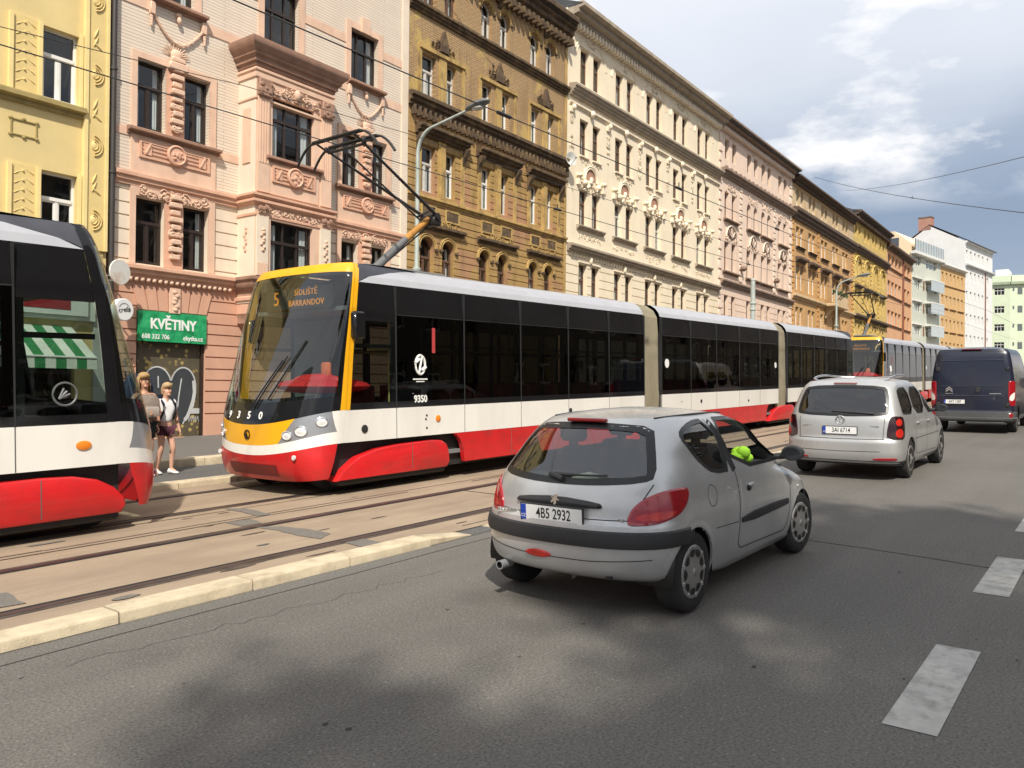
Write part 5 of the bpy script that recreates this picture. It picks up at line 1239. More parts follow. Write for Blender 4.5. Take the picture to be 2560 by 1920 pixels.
    for s in (-1, 1): pg.tube([(4.34, s*.14, 4.56), (2.32, s*.42, 5.38)], [.032, .02], 8, 0)
    pg.tube([(4.0,-.02,4.46),(2.42,0,5.28)], .015, 6, 0)
    pg.tube([(2.32,-.45,5.38),(2.32,.45,5.38)], .025, 8, 0); pg.build('upper_arm', [P_BLK], root, 40)
    pg = MB()
    for dx in (-.17, .17):
        pts = [(2.28+dx, y, 5.50 - (.0 if abs(y) < .62 else (abs(y)-.62)*.25+(abs(y)-.62)**2*1.6)) for y in [-.98+.07*k for k in range(29)]]
        pg.tube(pts, .022, 6, 0); pg.bbox(2.28+dx-.035, 2.28+dx+.035, -.58, .58, 5.50, 5.535, .008, 0)
    for y in (-.45, .45): pg.tube([(2.08,y,5.47),(2.28,y,5.40),(2.48,y,5.47)], .018, 6, 0); pg.blob((2.28, y, 5.42), (.05,.05,.05), 6, 4)
    pg.build('pantograph_head', [P_BLK], root, 40)
    return root
def copy_tree(o, parent=None):
    c = o.copy(); COL.objects.link(c)
    if parent: c.parent = parent
    for ch in list(o.children): copy_tree(ch, c)
    return c
TY = 10.03
tram1 = make_tram('long low floor tram with yellow nose, whole in the picture', onroad(6.42, TY, .02))
tram2 = copy_tree(tram1); tram2.location = onroad(38.1, TY, .02); tram2['label'] = 'tram following close behind the long tram, half hidden by the dark blue van'
tram3 = copy_tree(tram1); tram3.location = onroad(5.56-TL, TY, .02); tram3['label'] = 'tram cut off by the left edge, only its dark rear end in view'
# ------------------------------------------------------------------ cars
C_BLK = mat('black_plastic', (.022,.022,.023), .6, var=.2, bump=.1, bscale=120); C_RUB = mat('window_rubber', (.008,.008,.008), .4); C_TYRE = mat('tyre_rubber', (.020,.019,.018), .85, var=.3)
C_CHR = mat('chrome_trim', (.6,.6,.6), .2, .9); C_RED = mat('tail_lamp_red', (.30,.006,.012), .18, var=.15, coat=.7, scale=9); C_REDB = mat('tail_lamp_bright', (.48,.02,.012), .2, var=.3, scale=12, coat=.6); C_CLR = mat('lamp_clear', (.70,.66,.60), .15, var=.1)
C_HUB = mat('hubcap_silver', (.36,.35,.33), .4, .5, var=.15, dirt=(.1,.09,.08), dirtamt=.5); C_IN = mat('car_interior', (.03,.032,.035), .8, var=.2); C_SEAT = mat('car_seat', (.045,.047,.055), .85, var=.2)
C_GAP = mat('door_gap', (.02,.02,.02), .8); C_PLT = mat('plate_white', (.70,.70,.68), .4, var=.03); C_EU = mat('plate_blue', (.01,.05,.35), .4); C_INK = mat('plate_ink', (.01,.01,.01), .5)
def paint(name, col, metal=.5, rough=.36, dirt=(.2,.19,.17), da=.3): return mat(name, col, rough, metal, var=.05, scale=1.5, coat=.55, dirt=dirt, dirtamt=da, dscale=(1,1,.6))
CG_CLEAR = glass('car_glass', (.66,.72,.71), 1., .01, 1.55); CG_DARK = glass('tinted_car_glass', (.10,.115,.115), 1., .01, 1.9)
def inpoly(p, poly):
    x, y = p; c = False; n = len(poly)
    for i in range(n):
        (x1, y1), (x2, y2) = poly[i], poly[i-1]
        if (y1 > y) != (y2 > y) and x < (x2-x1)*(y-y1)/(y2-y1)+x1: c = not c
    return c
def dense(poly, d, closed=True):
    out = []; n = len(poly)
    for i in range(n if closed else n-1):
        a, b = poly[i], poly[(i+1) % n]; k = max(1, int(math.hypot(b[0]-a[0], b[1]-a[1])/d))
        out += [(lerp(a[0], b[0], j/k), lerp(a[1], b[1], j/k)) for j in range(k)]
    if not closed: out.append(poly[-1])
    return out
def smoothpoly(poly, it=2, closed=True):
    for _ in range(it):
        q = []; n = len(poly)
        for i in range(n if closed else n-1):
            a, b = poly[i], poly[(i+1) % n]; q += [(a[0]*.75+b[0]*.25, a[1]*.75+b[1]*.25), (a[0]*.25+b[0]*.75, a[1]*.25+b[1]*.75)]
        if not closed: q = [poly[0]] + q + [poly[-1]]
        poly = q
    return poly
def inset(poly, w):
    n = len(poly); ar = sum(poly[i-1][0]*poly[i][1]-poly[i][0]*poly[i-1][1] for i in range(n)); sg = 1 if ar > 0 else -1; out = []
    for i in range(n):
        a, b = poly[i-1], poly[(i+1) % n]; dx, dy = b[0]-a[0], b[1]-a[1]; L_ = math.hypot(dx, dy) or 1
        out.append((poly[i][0]-dy/L_*w*sg, poly[i][1]+dx/L_*w*sg))
    return out
class Car:
    def __init__(s, name, label, cat, loc, xr, xf, w, zr0, ztop, dr=.5, nr=2.6, df=.9, nf=2.4, paint_=None, rot=0.):
        s.xr, s.xf, s.w = pchip(xr), pchip(xf), pchip(w); s.zr0, s.ztop, s.z0 = zr0, ztop, w[0][0]
        s.dr, s.nr, s.df, s.nf = dr, nr, df, nf; s.cache = {}; s.paint = paint_
        s.root = thing(name, label, cat, loc, (0, -TH, rot)); s.holes = []; s.arch = []
    def outline(s, z):
        k = round(z, 3)
        if k in s.cache: return s.cache[k]
        zz = min(z, s.zr0); a, b, w = s.xr(zz), s.xf(zz), s.w(zz); dr, df = s.dr, (s.df(zz) if callable(s.df) else s.df)
        if z > s.zr0:
            q = min(1, (z-s.zr0)/(s.ztop-s.zr0)); sc = max(.02, (1-q)**.5); c = (a+b)/2
            a, b, w = lerp(c, a, sc), lerp(c, b, sc), w*sc; dr *= sc; df *= sc
        L_ = b-a; dr = min(dr, L_*.4); df = min(df, L_*.45); P = []
        N = 22
        for i in range(N): t = PI/2*i/N; P.append((a+dr-dr*math.cos(t)**(2/s.nr), w*math.sin(t)**(2/s.nr)))
        for i in range(41): P.append((lerp(a+dr, b-df, i/40), w))
        for i in range(1, N+1): t = PI/2*(1-i/N); P.append((b-df+df*math.cos(t)**(2/s.nf), w*max(0, math.sin(t))**(2/s.nf)))
        cum = [0.]
        for p, q in zip(P, P[1:]): cum.append(cum[-1]+math.hypot(q[0]-p[0], q[1]-p[1]))
        s.cache[k] = (P, cum); return s.cache[k]
    def PA(s, a, z, off=0., side=-1):       # arc length from the rear centre
        P, cum = s.outline(z); sg = 1 if a >= 0 else -1; a = abs(a)
        import bisect
        i = min(max(bisect.bisect(cum, a)-1, 0), len(P)-2); t = (a-cum[i])/max(1e-6, cum[i+1]-cum[i])
        x, y = lerp(P[i][0], P[i+1][0], t), lerp(P[i][1], P[i+1][1], t); dx, dy = P[i+1][0]-P[i][0], P[i+1][1]-P[i][1]; L_ = math.hypot(dx, dy) or 1
        return (x-dy/L_*off, sg*side*(y+dx/L_*off), z)
    def PS(s, x, z, off=0., side=-1):       # seen from the side
        P, cum = s.outline(z); 
        for i in range(len(P)-1):
            if P[i][0] <= x <= P[i+1][0]: 
                t = (x-P[i][0])/max(1e-6, P[i+1][0]-P[i][0]); return (x, side*(lerp(P[i][1], P[i+1][1], t)+off), z)
        return (x, side*off, z)
    def PR(s, y, z, off=0., side=-1):       # seen from behind
        P, cum = s.outline(z); ay = abs(y)
        for i in range(len(P)-1):
            if P[i][1] <= ay <= P[i+1][1]+1e-9 and i < 23:
                t = (ay-P[i][1])/max(1e-6, P[i+1][1]-P[i][1]); return (lerp(P[i][0], P[i+1][0], t)-off, -y*side*-1 if False else y, z)
        return (P[22][0]-off, math.copysign(P[22][1], y), z)
    def body(s, nz=64, name='body'):
        zs = [lerp(s.z0, s.zr0, i/nz) for i in range(nz+1)] + [s.zr0+(s.ztop-s.zr0)*(1-(1-k/12)**2) for k in range(1, 13)]
        bm = bmesh.new(); rows = []
        for z in zs:
            P, _ = s.outline(z); full = [(x, -y) for x, y in P] + [(x, y) for x, y in P[-2:0:-1]]
            rows.append([bm.verts.new((x, y, z)) for x, y in full])
        n = len(rows[0])
        for i in range(len(rows)-1):
            for j in range(n):
                vs = [rows[i][j], rows[i][(j+1) % n], rows[i+1][(j+1) % n], rows[i+1][j]]
                c = sum((v.co for v in vs), Vector())/4; kill = False
                for m, poly, sides in s.holes:
                    if m == 's' and abs(c.y) > .3 and inpoly((c.x, c.z), poly): kill = True
                    if m == 'r' and c.x < 1.2 and inpoly((c.y, c.z), poly): kill = True
                    if m == 'f' and c.x > 1.8 and inpoly((c.y, c.z), poly): kill = True
                for ax_, az, r in s.arch:
                    if abs(c.y) > .35 and math.hypot(c.x-ax_, c.z-az) < r: kill = True
                if not kill: bm.faces.new(vs)
        bm.faces.new(rows[0]); bm.faces.new(rows[-1]); 
        bmesh.ops.recalc_face_normals(bm, faces=bm.faces)
        me = D.meshes.new(name); bm.to_mesh(me); bm.free(); me.materials.append(s.paint)
        me.polygons.foreach_set('use_smooth', [True]*len(me.polygons)); me.set_sharp_from_angle(angle=math.radians(40))
        s.bodyo = put(name, me, s.root); return s.bodyo
    def fill(s, mb, poly, P, off, res=.035, mi=0):
        pts = dense(poly, res); nb = len(pts); xs = [p[0] for p in pts]; ys = [p[1] for p in pts]; inner = []
        ins = inset(pts, res*.5); u = min(xs)+res/2
        while u < max(xs):
            v = min(ys)+res/2
            while v < max(ys):
                if inpoly((u, v), ins): inner.append((u, v))
                v += res
            u += res
        r = geometry.delaunay_2d_cdt([Vector(p) for p in pts+inner], [], [list(range(nb))], 1, 1e-5)
        mb.add([P(v[0], v[1], off) for v in r[0]], [tuple(f) for f in r[2]], mi)
    def ring(s, mb, poly, P, w, off, mi=0):
        pts = dense(poly, .03); q = inset(pts, w); n = len(pts)
        mb.loft([[P(a, b, off) for a, b in pts], [P(a, b, off) for a, b in q]], True, False, mi)
    def line(s, mb, pts, P, w, off, mi=0, closed=False):
        pts = dense(pts, .03, closed); n = len(pts); L1, L2 = [], []
        for i, p in enumerate(pts):
            a, b = (pts[i-1] if (i or closed) else pts[0]), pts[(i+1) % n] if (i < n-1 or closed) else pts[-1]
            dx, dy = b[0]-a[0], b[1]-a[1]; L_ = math.hypot(dx, dy) or 1; nx, ny = -dy/L_*w/2, dx/L_*w/2
            L1.append(P(p[0]+nx, p[1]+ny, off)); L2.append(P(p[0]-nx, p[1]-ny, off))
        if closed: L1.append(L1[0]); L2.append(L2[0])
        mb.loft([L1, L2], False, False, mi)
    def raised(s, mb, poly, P, h, mi=0, res=.04):      # a slightly pillowed pad on the skin
        pts = dense(poly, res); A = [P(a, b, .0) for a, b in pts]; B = [P(a, b, h*.7) for a, b in pts]; q = inset(pts, h*.8); C_ = [P(a, b, h) for a, b in q]
        mb.loft([A, B, C_], True, False, mi); s.fill(mb, q, P, h, res, mi)
    def S(s, side): return lambda x, z, off: s.PS(x, z, off, side)
    def Rr(s): return lambda y, z, off: s.PR(y, z, off)
    def A(s, side): return lambda a, z, off: s.PA(a, z, off, side)
    def arches(s, xs, zc, r, lip=.02, m=None):
        for x in xs:
            mb = MB()
            for sd in (-1, 1): mb.loft([[(x+(r+.004)*math.cos(t), sd*y_, zc+(r+.004)*math.sin(t)) for t in [lerp(-.2, PI+.2, k/24) for k in range(25)]] for y_ in (s.w(.5)-.30, s.w(.5)-.015)], False, False, 0)
            for sd in (-1, 1):
                pts = [s.PS(x+r*math.cos(t), max(s.z0+.01, zc+r*math.sin(t)), .0, sd) for t in [lerp(-.35, PI+.35, k/30) for k in range(31)]]
                an = [lerp(-.30, PI+.30, k/36) for k in range(37)]
                mb.loft([[s.PS(x+q*math.cos(t), max(s.z0+.01, zc+q*math.sin(t)), o_, sd) for t in an] for q, o_ in ((r-.002, -.012), (r, .006), (r+.022, .007), (r+.05, .0012))], False, False, 1)
            mb.build('wheel_arch', [C_RUB, m or s.paint], s.root, 40)
    def wheel(s, x, yo, r, wd, side, style='hub', steer=0.):
        t = D.objects.new('wheel', None)
        mb = MB(); h = wd/2
        prof = [(r*.62,-h*.9),(r*.75,-h),(r*.93,-h*.96),(r*.99,-h*.7),(r,-h*.4),(r,h*.4),(r*.99,h*.7),(r*.93,h*.96),(r*.75,h),(r*.62,h*.9)]
        mb.lathe(prof, (0,0,0), 'y', 40, 0)
        w_ = mb.build('wheel', [C_TYRE], s.root, 50, (x, side*(yo-h), r), (0, 0, steer))
        D.objects.remove(t)
        mb = MB(); o = side
        mb.lathe([(r*.66,o*h*.92),(r*.64,o*h*.99),(r*.58,o*h*1.0),(r*.5,o*h*.93),(r*.2,o*h*1.05),(.01,o*h*1.07)], (0,0,0), 'y', 40, 0)
        n, q0, q1, dm = (9, .38, .56, .036) if style == 'hub' else (5, .26, .58, .075)
        for k in range(n):
            a = 2*PI*(k+.5)/n; c, sn = math.cos(a), math.sin(a)
            pts = [(lerp(q0, q1, .5)*r*c + e*(q1-q0)*.5*r*c - f*dm*(1+.4*e)*sn, o*h*(1.035-.01*e if style == 'hub' else 1.06-.05*e), lerp(q0, q1, .5)*r*sn + e*(q1-q0)*.5*r*sn + f*dm*(1+.4*e)*c) for e, f in [(math.cos(b), math.sin(b)) for b in [i*2*PI/12 for i in range(12)]]]
            mb.add(pts, [tuple(range(12))], 1)
        if style == 'hub':
            for k in range(9):
                a = 2*PI*k/9; mb.blob((.6*r*math.cos(a), o*h*.98, .6*r*math.sin(a)), (.02,.012,.02), 6, 3, 0)
        mb.blob((0, o*h*1.06, 0), (.032,.012,.032), 10, 4, 0); mb.build('rim', [C_HUB, C_RUB], w_, 40)
        return w_
    def plate(s, txt, y, z, w=.50, h=.108, tilt=0., x=None):
        x = s.xr(z)-.012 if x is None else x
        mb = MB(); mb.bbox(-.008, .006, -w/2-.012, w/2+.012, -h/2-.012, h/2+.012, .004, 1); mb.box(-.0115, -.008, -w/2, w/2, -h/2, h/2, 0); mb.box(-.0125, -.0114, w/2-.045, w/2, -h/2, h/2, 2)
        p = mb.build('number_plate', [C_PLT, C_BLK, C_EU], s.root, False, (x, y, z), (0, tilt, 0))
        text_obj('plate_text', txt, h*.95, C_INK, p, (-.0125, -.022, 0), (PI/2, 0, -PI/2), .0006, .001, sx=.74)
        text_obj('plate_text', 'CZ', h*.3, C_PLT, p, (-.0132, w/2-.022, -h*.25), (PI/2, 0, -PI/2), .0006, sx=.9)
        return p
    def cabin(s, x0, x1, zf, zb, seats, hw):
        mb = MB(); mb.box(x0, x1, -hw, hw, zf-.03, zf, 0); mb.bbox(x1-.45, x1+.1, -hw, hw, zf, zb-.02, .06, 0)
        for sd in (-1, 1): mb.box(x0, x1, sd*hw-.03, sd*hw+.03, zf, zb-.06, 0)
        mb.build('cabin', [C_IN], s.root, 40)
        for x, y, w_ in seats:
            mb = MB(); mb.bbox(x, x+.48, y-w_/2, y+w_/2, zf+.12, zf+.3, .05)
            mb.loft([[(x+dx+e, y-w_/2*k, z), (x+dx+e, y+w_/2*k, z), (x+dx+e+.11, y+w_/2*k, z), (x+dx+e+.11, y-w_/2*k, z)] for dx, z, k, e in ((.02,zf+.25,1,0),(-.06,zf+.55,1,0),(-.12,zf+.80,.85,0),(-.135,zf+.84,.7,.02))], True, True)
            for yy in ([y] if w_ < .8 else [y-w_*.3, y+w_*.3]):
                mb.bbox(x-.16, x-.06, yy-.12, yy+.12, zf+.88, zf+1.06, .03); mb.box(x-.12, x-.10, yy-.04, yy+.04, zf+.8, zf+.9)
            mb.build('seat', [C_SEAT], s.root, 40)
    def windows(s, sidepolys, rear=None, front=None, gm=None, gmr=None, bw=.03):
        for poly in sidepolys: s.holes.append(('s', inset(poly, .014), 0))
        if rear: s.holes.append(('r', inset(rear, .014), 0))
        if front: s.holes.append(('f', inset(front, .014), 0))
        s._w = (sidepolys, rear, front, gm, gmr, bw)
    def glaze(s):
        sp_, rear, front, gm, gmr, bw = s._w
        for poly in sp_:
            for sd in (-1, 1):
                mb = MB()
                if sd < 0 and poly is getattr(s, 'opened', None):      # this pane is wound down
                    s.ring(mb, poly, s.S(sd), bw, .004); mb.build('window_seal', [C_RUB], s.root); continue
                s.fill(mb, poly, s.S(sd), -.006); g = mb.build('side_window', [gm], s.root, 'all')
                mb = MB(); s.ring(mb, poly, s.S(sd), bw, .004); mb.build('window_seal', [C_RUB], g)
        if rear:
            mb = MB(); s.fill(mb, rear, s.Rr(), -.004); g = mb.build('rear_window', [gmr or gm], s.root, 'all')
            mb = MB(); s.ring(mb, rear, s.Rr(), bw*1.5, .003); mb.build('window_seal', [C_RUB], g)
        if front:
            def PF(y, z, off):
                P, cum = s.outline(z); ay = abs(y)
                for i in range(len(P)-1, 0, -1):
                    if P[i][1] <= ay <= P[i-1][1]+1e-9: t = (ay-P[i][1])/max(1e-6, P[i-1][1]-P[i][1]); return (lerp(P[i][0], P[i-1][0], t)+off, y, z)
                return (P[-20][0], y, z)
            mb = MB(); s.fill(mb, front, PF, -.004); g = mb.build('windscreen', [gm], s.root, 'all')
            mb = MB(); s.ring(mb, front, PF, bw, .003); mb.build('window_seal', [C_RUB], g)
def mirror_(c, x, z, side, m, yo):
    mb = MB(); y = side*yo
    mb.loft([[(x+dx+.0, y+side*(.02+.095*(1+math.cos(t)*sc))+0*math.sin(t), z+.01+.068*math.sin(t)*sc) for t in [i*2*PI/14 for i in range(14)]] for dx, sc in ((-.03,.80),(-.025,1.),(.03,1.02),(.085,.85),(.12,.4))], True, True)
    mb.tube([(x+.02, y-side*.05, z-.03), (x+.03, y+side*.05, z-.02)], .03, 8)
    o = mb.build('door_mirror', [m], c.root, 40); 
    mb = MB(); mb.add([(x-.032, y+side*(.115+.078*math.cos(t)), z+.01+.052*math.sin(t)) for t in [i*2*PI/14 for i in range(14)]], [tuple(range(14))]); mb.build('mirror_glass', [mat('mirror_dark', (.05,.055,.06), .08, .6)], o)
# ---- silver three-door hatchback in the middle
SILV = paint('silver_paint', (.53,.53,.52)); SILV2 = paint('light_silver_paint', (.46,.46,.45), .5); 
c = Car('parked_car'.replace('parked_', ''), 'small silver three door hatchback with a scratched side, nearest the camera', 'car', onroad(4.76, 3.27, .004),
    [(.17,.85),(.215,.62),(.255,.16),(.30,.05),(.36,.015),(.45,.0),(.54,.0),(.66,.012),(.69,.05),(.78,.065),(.88,.095),(.95,.13),(1.05,.205),(1.15,.29),(1.25,.385),(1.32,.46),(1.37,.53)],
    [(.17,3.66),(.4,3.75),(.58,3.72),(.68,3.64),(.76,3.44),(.83,3.17),(.885,2.96),(.93,2.85),(1.0,2.74),(1.1,2.57),(1.2,2.40),(1.3,2.19),(1.37,1.98)],
    [(.17,.735),(.24,.785),(.36,.812),(.52,.826),(.68,.824),(.80,.812),(.90,.79),(1.0,.755),(1.1,.715),(1.2,.68),(1.3,.63),(1.37,.56)], 1.37, 1.437, .52, 2.5, pchip([(.17,.8),(.7,.95),(.88,.9),(.96,.42),(1.3,.36),(1.37,.4)]), 2.5, SILV)
quarter = smoothpoly([(1.41,.938),(1.06,.948),(.90,1.03),(.78,1.15),(.725,1.235),(.78,1.30),(1.0,1.35),(1.28,1.362)], 1)
doorw = smoothpoly([(1.49,.938),(1.35,1.362),(1.80,1.36),(2.05,1.315),(2.38,1.17),(2.67,.985),(2.68,.938)], 1)
rearw = smoothpoly([(-.66,.985),(-.60,.95),(-.3,.925),(0,.918),(.3,.925),(.60,.95),(.66,.985),(.57,1.2),(.50,1.325),(.25,1.345),(0,1.35),(-.25,1.345),(-.50,1.325),(-.57,1.2)], 1)
frontw = smoothpoly([(-.64,.96),(.64,.96),(.5,1.30),(0,1.33),(-.5,1.30)], 1)
c.windows([quarter, doorw], rearw, frontw, CG_CLEAR, glass('rear_car_glass', (.60,.66,.66), 1., .01, 1.95))
c.opened = doorw; c.arch = [(.62,.295,.322), (3.0,.295,.322)]; c.body(78); c.glaze(); c.arches([.62, 3.0], .295, .318, .008)
for x in (.62, 3.0):
    for sd in (-1, 1): c.wheel(x, .812, .292, .185, sd, 'hub', -.10 if x > 2 else 0)
c.cabin(.45, 2.75, .28, .93, [(1.75,.36,.5),(1.75,-.36,.5),(.98,0,1.25)], .68)
mb = MB(); mb.box(.32, .82, -.62, .62, .895, .91); mb.build('parcel_shelf', [C_IN], c.root)
mb = MB()
for sd in (-1, 1):
    P = c.S(sd); c.line(mb, [(1.45,.94),(1.46,.7),(1.44,.36),(1.50,.31),(2.52,.29),(2.62,.36),(2.66,.62),(2.65,.93)], P, .009, .0018); c.line(mb, smoothpoly([(1.45,.94),(1.315,1.362)], 0, False), P, .085, .003)
    c.line(mb, [(.98,.55),(1.43,.535)], P, .006, .0018)
c.line(mb, [(-.64,.71),(-.60,.70),(0,.69),(.60,.70),(.64,.71)], c.Rr(), .007, .002)
for sd in (-1, 1):
    c.line(mb, [(.60,.70),(.625,.80),(.70,.94)], c.A(sd), .009, .002); c.line(mb, [(-.1,.405),(.3,.41),(.75,.44)] if sd < 0 else [(.1,.405),(.3,.41),(.75,.44)], c.A(sd), .006, .002)
mb.build('panel_gaps', [C_GAP], c.root)
mb = MB()
NS = 40; rows = []
for z, o_ in ((.505,.0),(.515,.022),(.56,.03),(.615,.022),(.625,.0)): rows.append([c.PA(lerp(-1.19, 1.19, k/NS), z+.012*(abs(lerp(-1.19,1.19,k/NS))/1.19)**2, o_*(1 if abs(k-NS/2) < NS/2-1 else .1)) for k in range(NS+1)])
mb.loft(rows, False, False); mb.build('bumper_strip', [C_BLK], c.root, 40)
for sd in (-1, 1):
    mb = MB(); c.raised(mb, smoothpoly([(1.49,.50),(2.58,.525),(2.60,.545),(2.58,.59),(1.49,.575)], 1), c.S(sd), .014); mb.build('door_strip', [C_BLK], c.root, 40)
    mb = MB(); lamp = smoothpoly([(.57,.672),(.545,.70),(.575,.785),(.66,.86),(.80,.905),(.97,.915),(1.04,.885),(1.02,.80),(.92,.725),(.76,.68)], 2)
    c.raised(mb, lamp, c.A(sd), .016, 0, .03); tl = mb.build('tail_lamp', [C_RED], c.root, 40)
    mb = MB(); c.fill(mb, smoothpoly([(.60,.70),(.62,.745),(.80,.765),(.93,.765),(.80,.705)], 1), c.A(sd), .0175, .03); mb.build('lamp_reflector', [C_REDB], tl, 'all')
    mb = MB(); p = c.PS(1.78, .80, .008, sd); mb.blob((p[0]-.11, p[1], p[2]-.02), (.045,.012,.03), 10, 5, 1); mb.bbox(1.65, 1.77, p[1]-.012, p[1]+.012, .785, .815, .008, 0); mb.build('door_handle', [SILV, C_RUB], c.root, 40)
    mirror_(c, 2.48, .99, sd, C_BLK, abs(c.PS(2.48,.97,0,1)[1])+.035)
    mb = MB(); mb.tube([(lerp(.72,1.92,k/10), sd*(.50-.05*(2*k/10-1)**2), 1.388-.012*(2*k/10-1)**2) for k in range(11)], .010, 6); mb.build('roof_strip', [C_BLK], c.root, True)
    mb = MB(); p = c.PS(2.88, .66, .004, sd); mb.blob(p, (.022,.008,.012), 8, 4); mb.build('side_repeater', [C_CLR], c.root, 40)
mb = MB(); c.raised(mb, smoothpoly([(-.37,.785),(-.34,.812),(0,.838),(.34,.812),(.37,.785),(.35,.77),(0,.772),(-.35,.77)], 1), c.Rr(), .03, 0, .03); hb = mb.build('tailgate_handle', [C_BLK], c.root, 40)
mb = MB(); x = c.xr(.81)-.036
mb.add([(x, a*.06, .812+b*.055) for a, b in ((-.2,-.6),(.15,-.65),(.1,-.2),(.45,-.45),(.55,-.3),(.25,.1),(.5,.3),(.35,.42),(.15,.3),(.0,.65),(-.35,.75),(-.6,.5),(-.35,.4),(-.4,.2),(-.7,.0),(-.6,-.1),(-.3,.0))], [tuple(range(17))]); mb.build('emblem', [C_CHR], hb)
c.plate('4B5 2932', .0, .625+.0, .50, .105, x=c.xr(.60)-.035) if False else c.plate('4B5 2932', .02, .706, .53, .112, -.05, x=.028)
mb = MB(); x = c.xr(1.345); mb.bbox(x-.035, x+.02, -.17, .17, 1.352, 1.378, .008); mb.build('brake_light', [mat('dark_brake_red', (.22,.01,.012), .3)], c.root, 40)
mb = MB(); x = lambda z: c.xr(z)-.02
mb.tube([(x(.955), -.02, .955), (x(.985)-.004, .10, .985)], .02, 8); mb.tube([c.PR(lerp(.10,-.36,k/8), lerp(.985,.985+.01*k/8,k/8), .018) for k in range(9)], [.014]*4+[.008]*5, 6); mb.build('rear_wiper', [C_BLK], c.root, 40)
mb = MB(); c.raised(mb, smoothpoly([(-.12,.405),(0,.385),(.12,.405),(.10,.435),(0,.45),(-.10,.435)], 2), c.Rr(), .012, 0, .025); fl = mb.build('fog_lamp', [C_REDB], c.root, 40)
fl.location.y = .12
mb = MB(); mb.lathe([(.034,.14),(.034,0),(.026,0),(.026,.05)], (.05,.52,.262), 'x', 16, 0, lambda i, j: 1 if i > 1 else 0); mb.build('exhaust', [T_SILV, C_RUB], c.root, 40)
mb = MB(); p = c.PA(.42, .30, .004, -1); mb.bbox(p[0]-.004, p[0]+.01, p[1]-.03, p[1]+.03, .292, .31, .003); mb.build('tow_cover', [C_RUB], c.root)
mb = MB(); c.line(mb, [(.08*math.cos(t)+.95+.0, .80+.08*math.sin(t)) for t in [i*2*PI/20 for i in range(20)]], c.S(-1), .005, .0018, 0, True); mb.build('fuel_flap', [C_GAP], c.root)
rs = random.Random(12); mb = MB()
for k in range(16):
    x0, z0 = 1.22+rs.random()*.22, .66+rs.random()*.19; c.line(mb, [(x0, z0), (x0+rs.uniform(.03,.12), z0+rs.uniform(-.03,.04))], c.S(-1), .004, .0016)
c.line(mb, [(1.52,.86),(1.50,.75),(1.505,.62)], c.S(-1), .012, .0015); mb.build('scratches', [mat('scratch_white', (.62,.62,.60), .7)], c.root)
text_obj('model_badge', '206', .04, C_CHR, c.root, (c.xr(.70)-.006, -.50, .705), (PI/2, 0, -PI/2), .001) if False else None
mb = MB()
for k in range(7): mb.bbox(c.xr(.70)+.015, c.xr(.70)+.03, .36+k*.028, .38+k*.028, .685, .705, .002)
for k in range(4): mb.bbox(c.PR(-.50,.70)[0]-.006, c.PR(-.5,.7)[0], -.52+k*.03, -.498+k*.03, .69, .715, .002)
mb.build('badge_lettering', [C_CHR], c.root)
t = thing('safety_vest', 'lime green safety vest bunched up in the open side window of the small silver hatchback', 'vest', onroad(4.76+2.02, 3.27-.60, .93), (0, -TH, 0))
mb = MB(); rv = random.Random(3)
for k in range(9): mb.blob((rv.uniform(-.055,.055), rv.uniform(-.03,.03), .05+rv.uniform(-.01,.06)), (rv.uniform(.05,.085), rv.uniform(.05,.07), rv.uniform(.04,.06)), 9, 6)
mb.build('cloth', [mat('lime_cloth', (.42,.85,.05), .8, var=.15, bump=.4, bscale=20)], t, 'all')
t = thing('paper', 'pale folded paper lying on the rear shelf of the small silver hatchback', 'paper', onroad(4.76+.52, 3.27+.02, .915), (0, -TH, .3))
mb = MB(); mb.add([(-.1,-.14,0),(.1,-.14,.005),(.1,.14,.005),(-.1,.14,0),(0,0,.05),(-.1,-.14,-.002),(.1,-.14,-.002),(.1,.14,-.002),(-.1,.14,-.002)], [(0,1,4),(1,2,4),(2,3,4),(3,0,4),(8,7,6,5)]); mb.build('sheet', [mat('paper_cream', (.6,.58,.45), .8)], t)
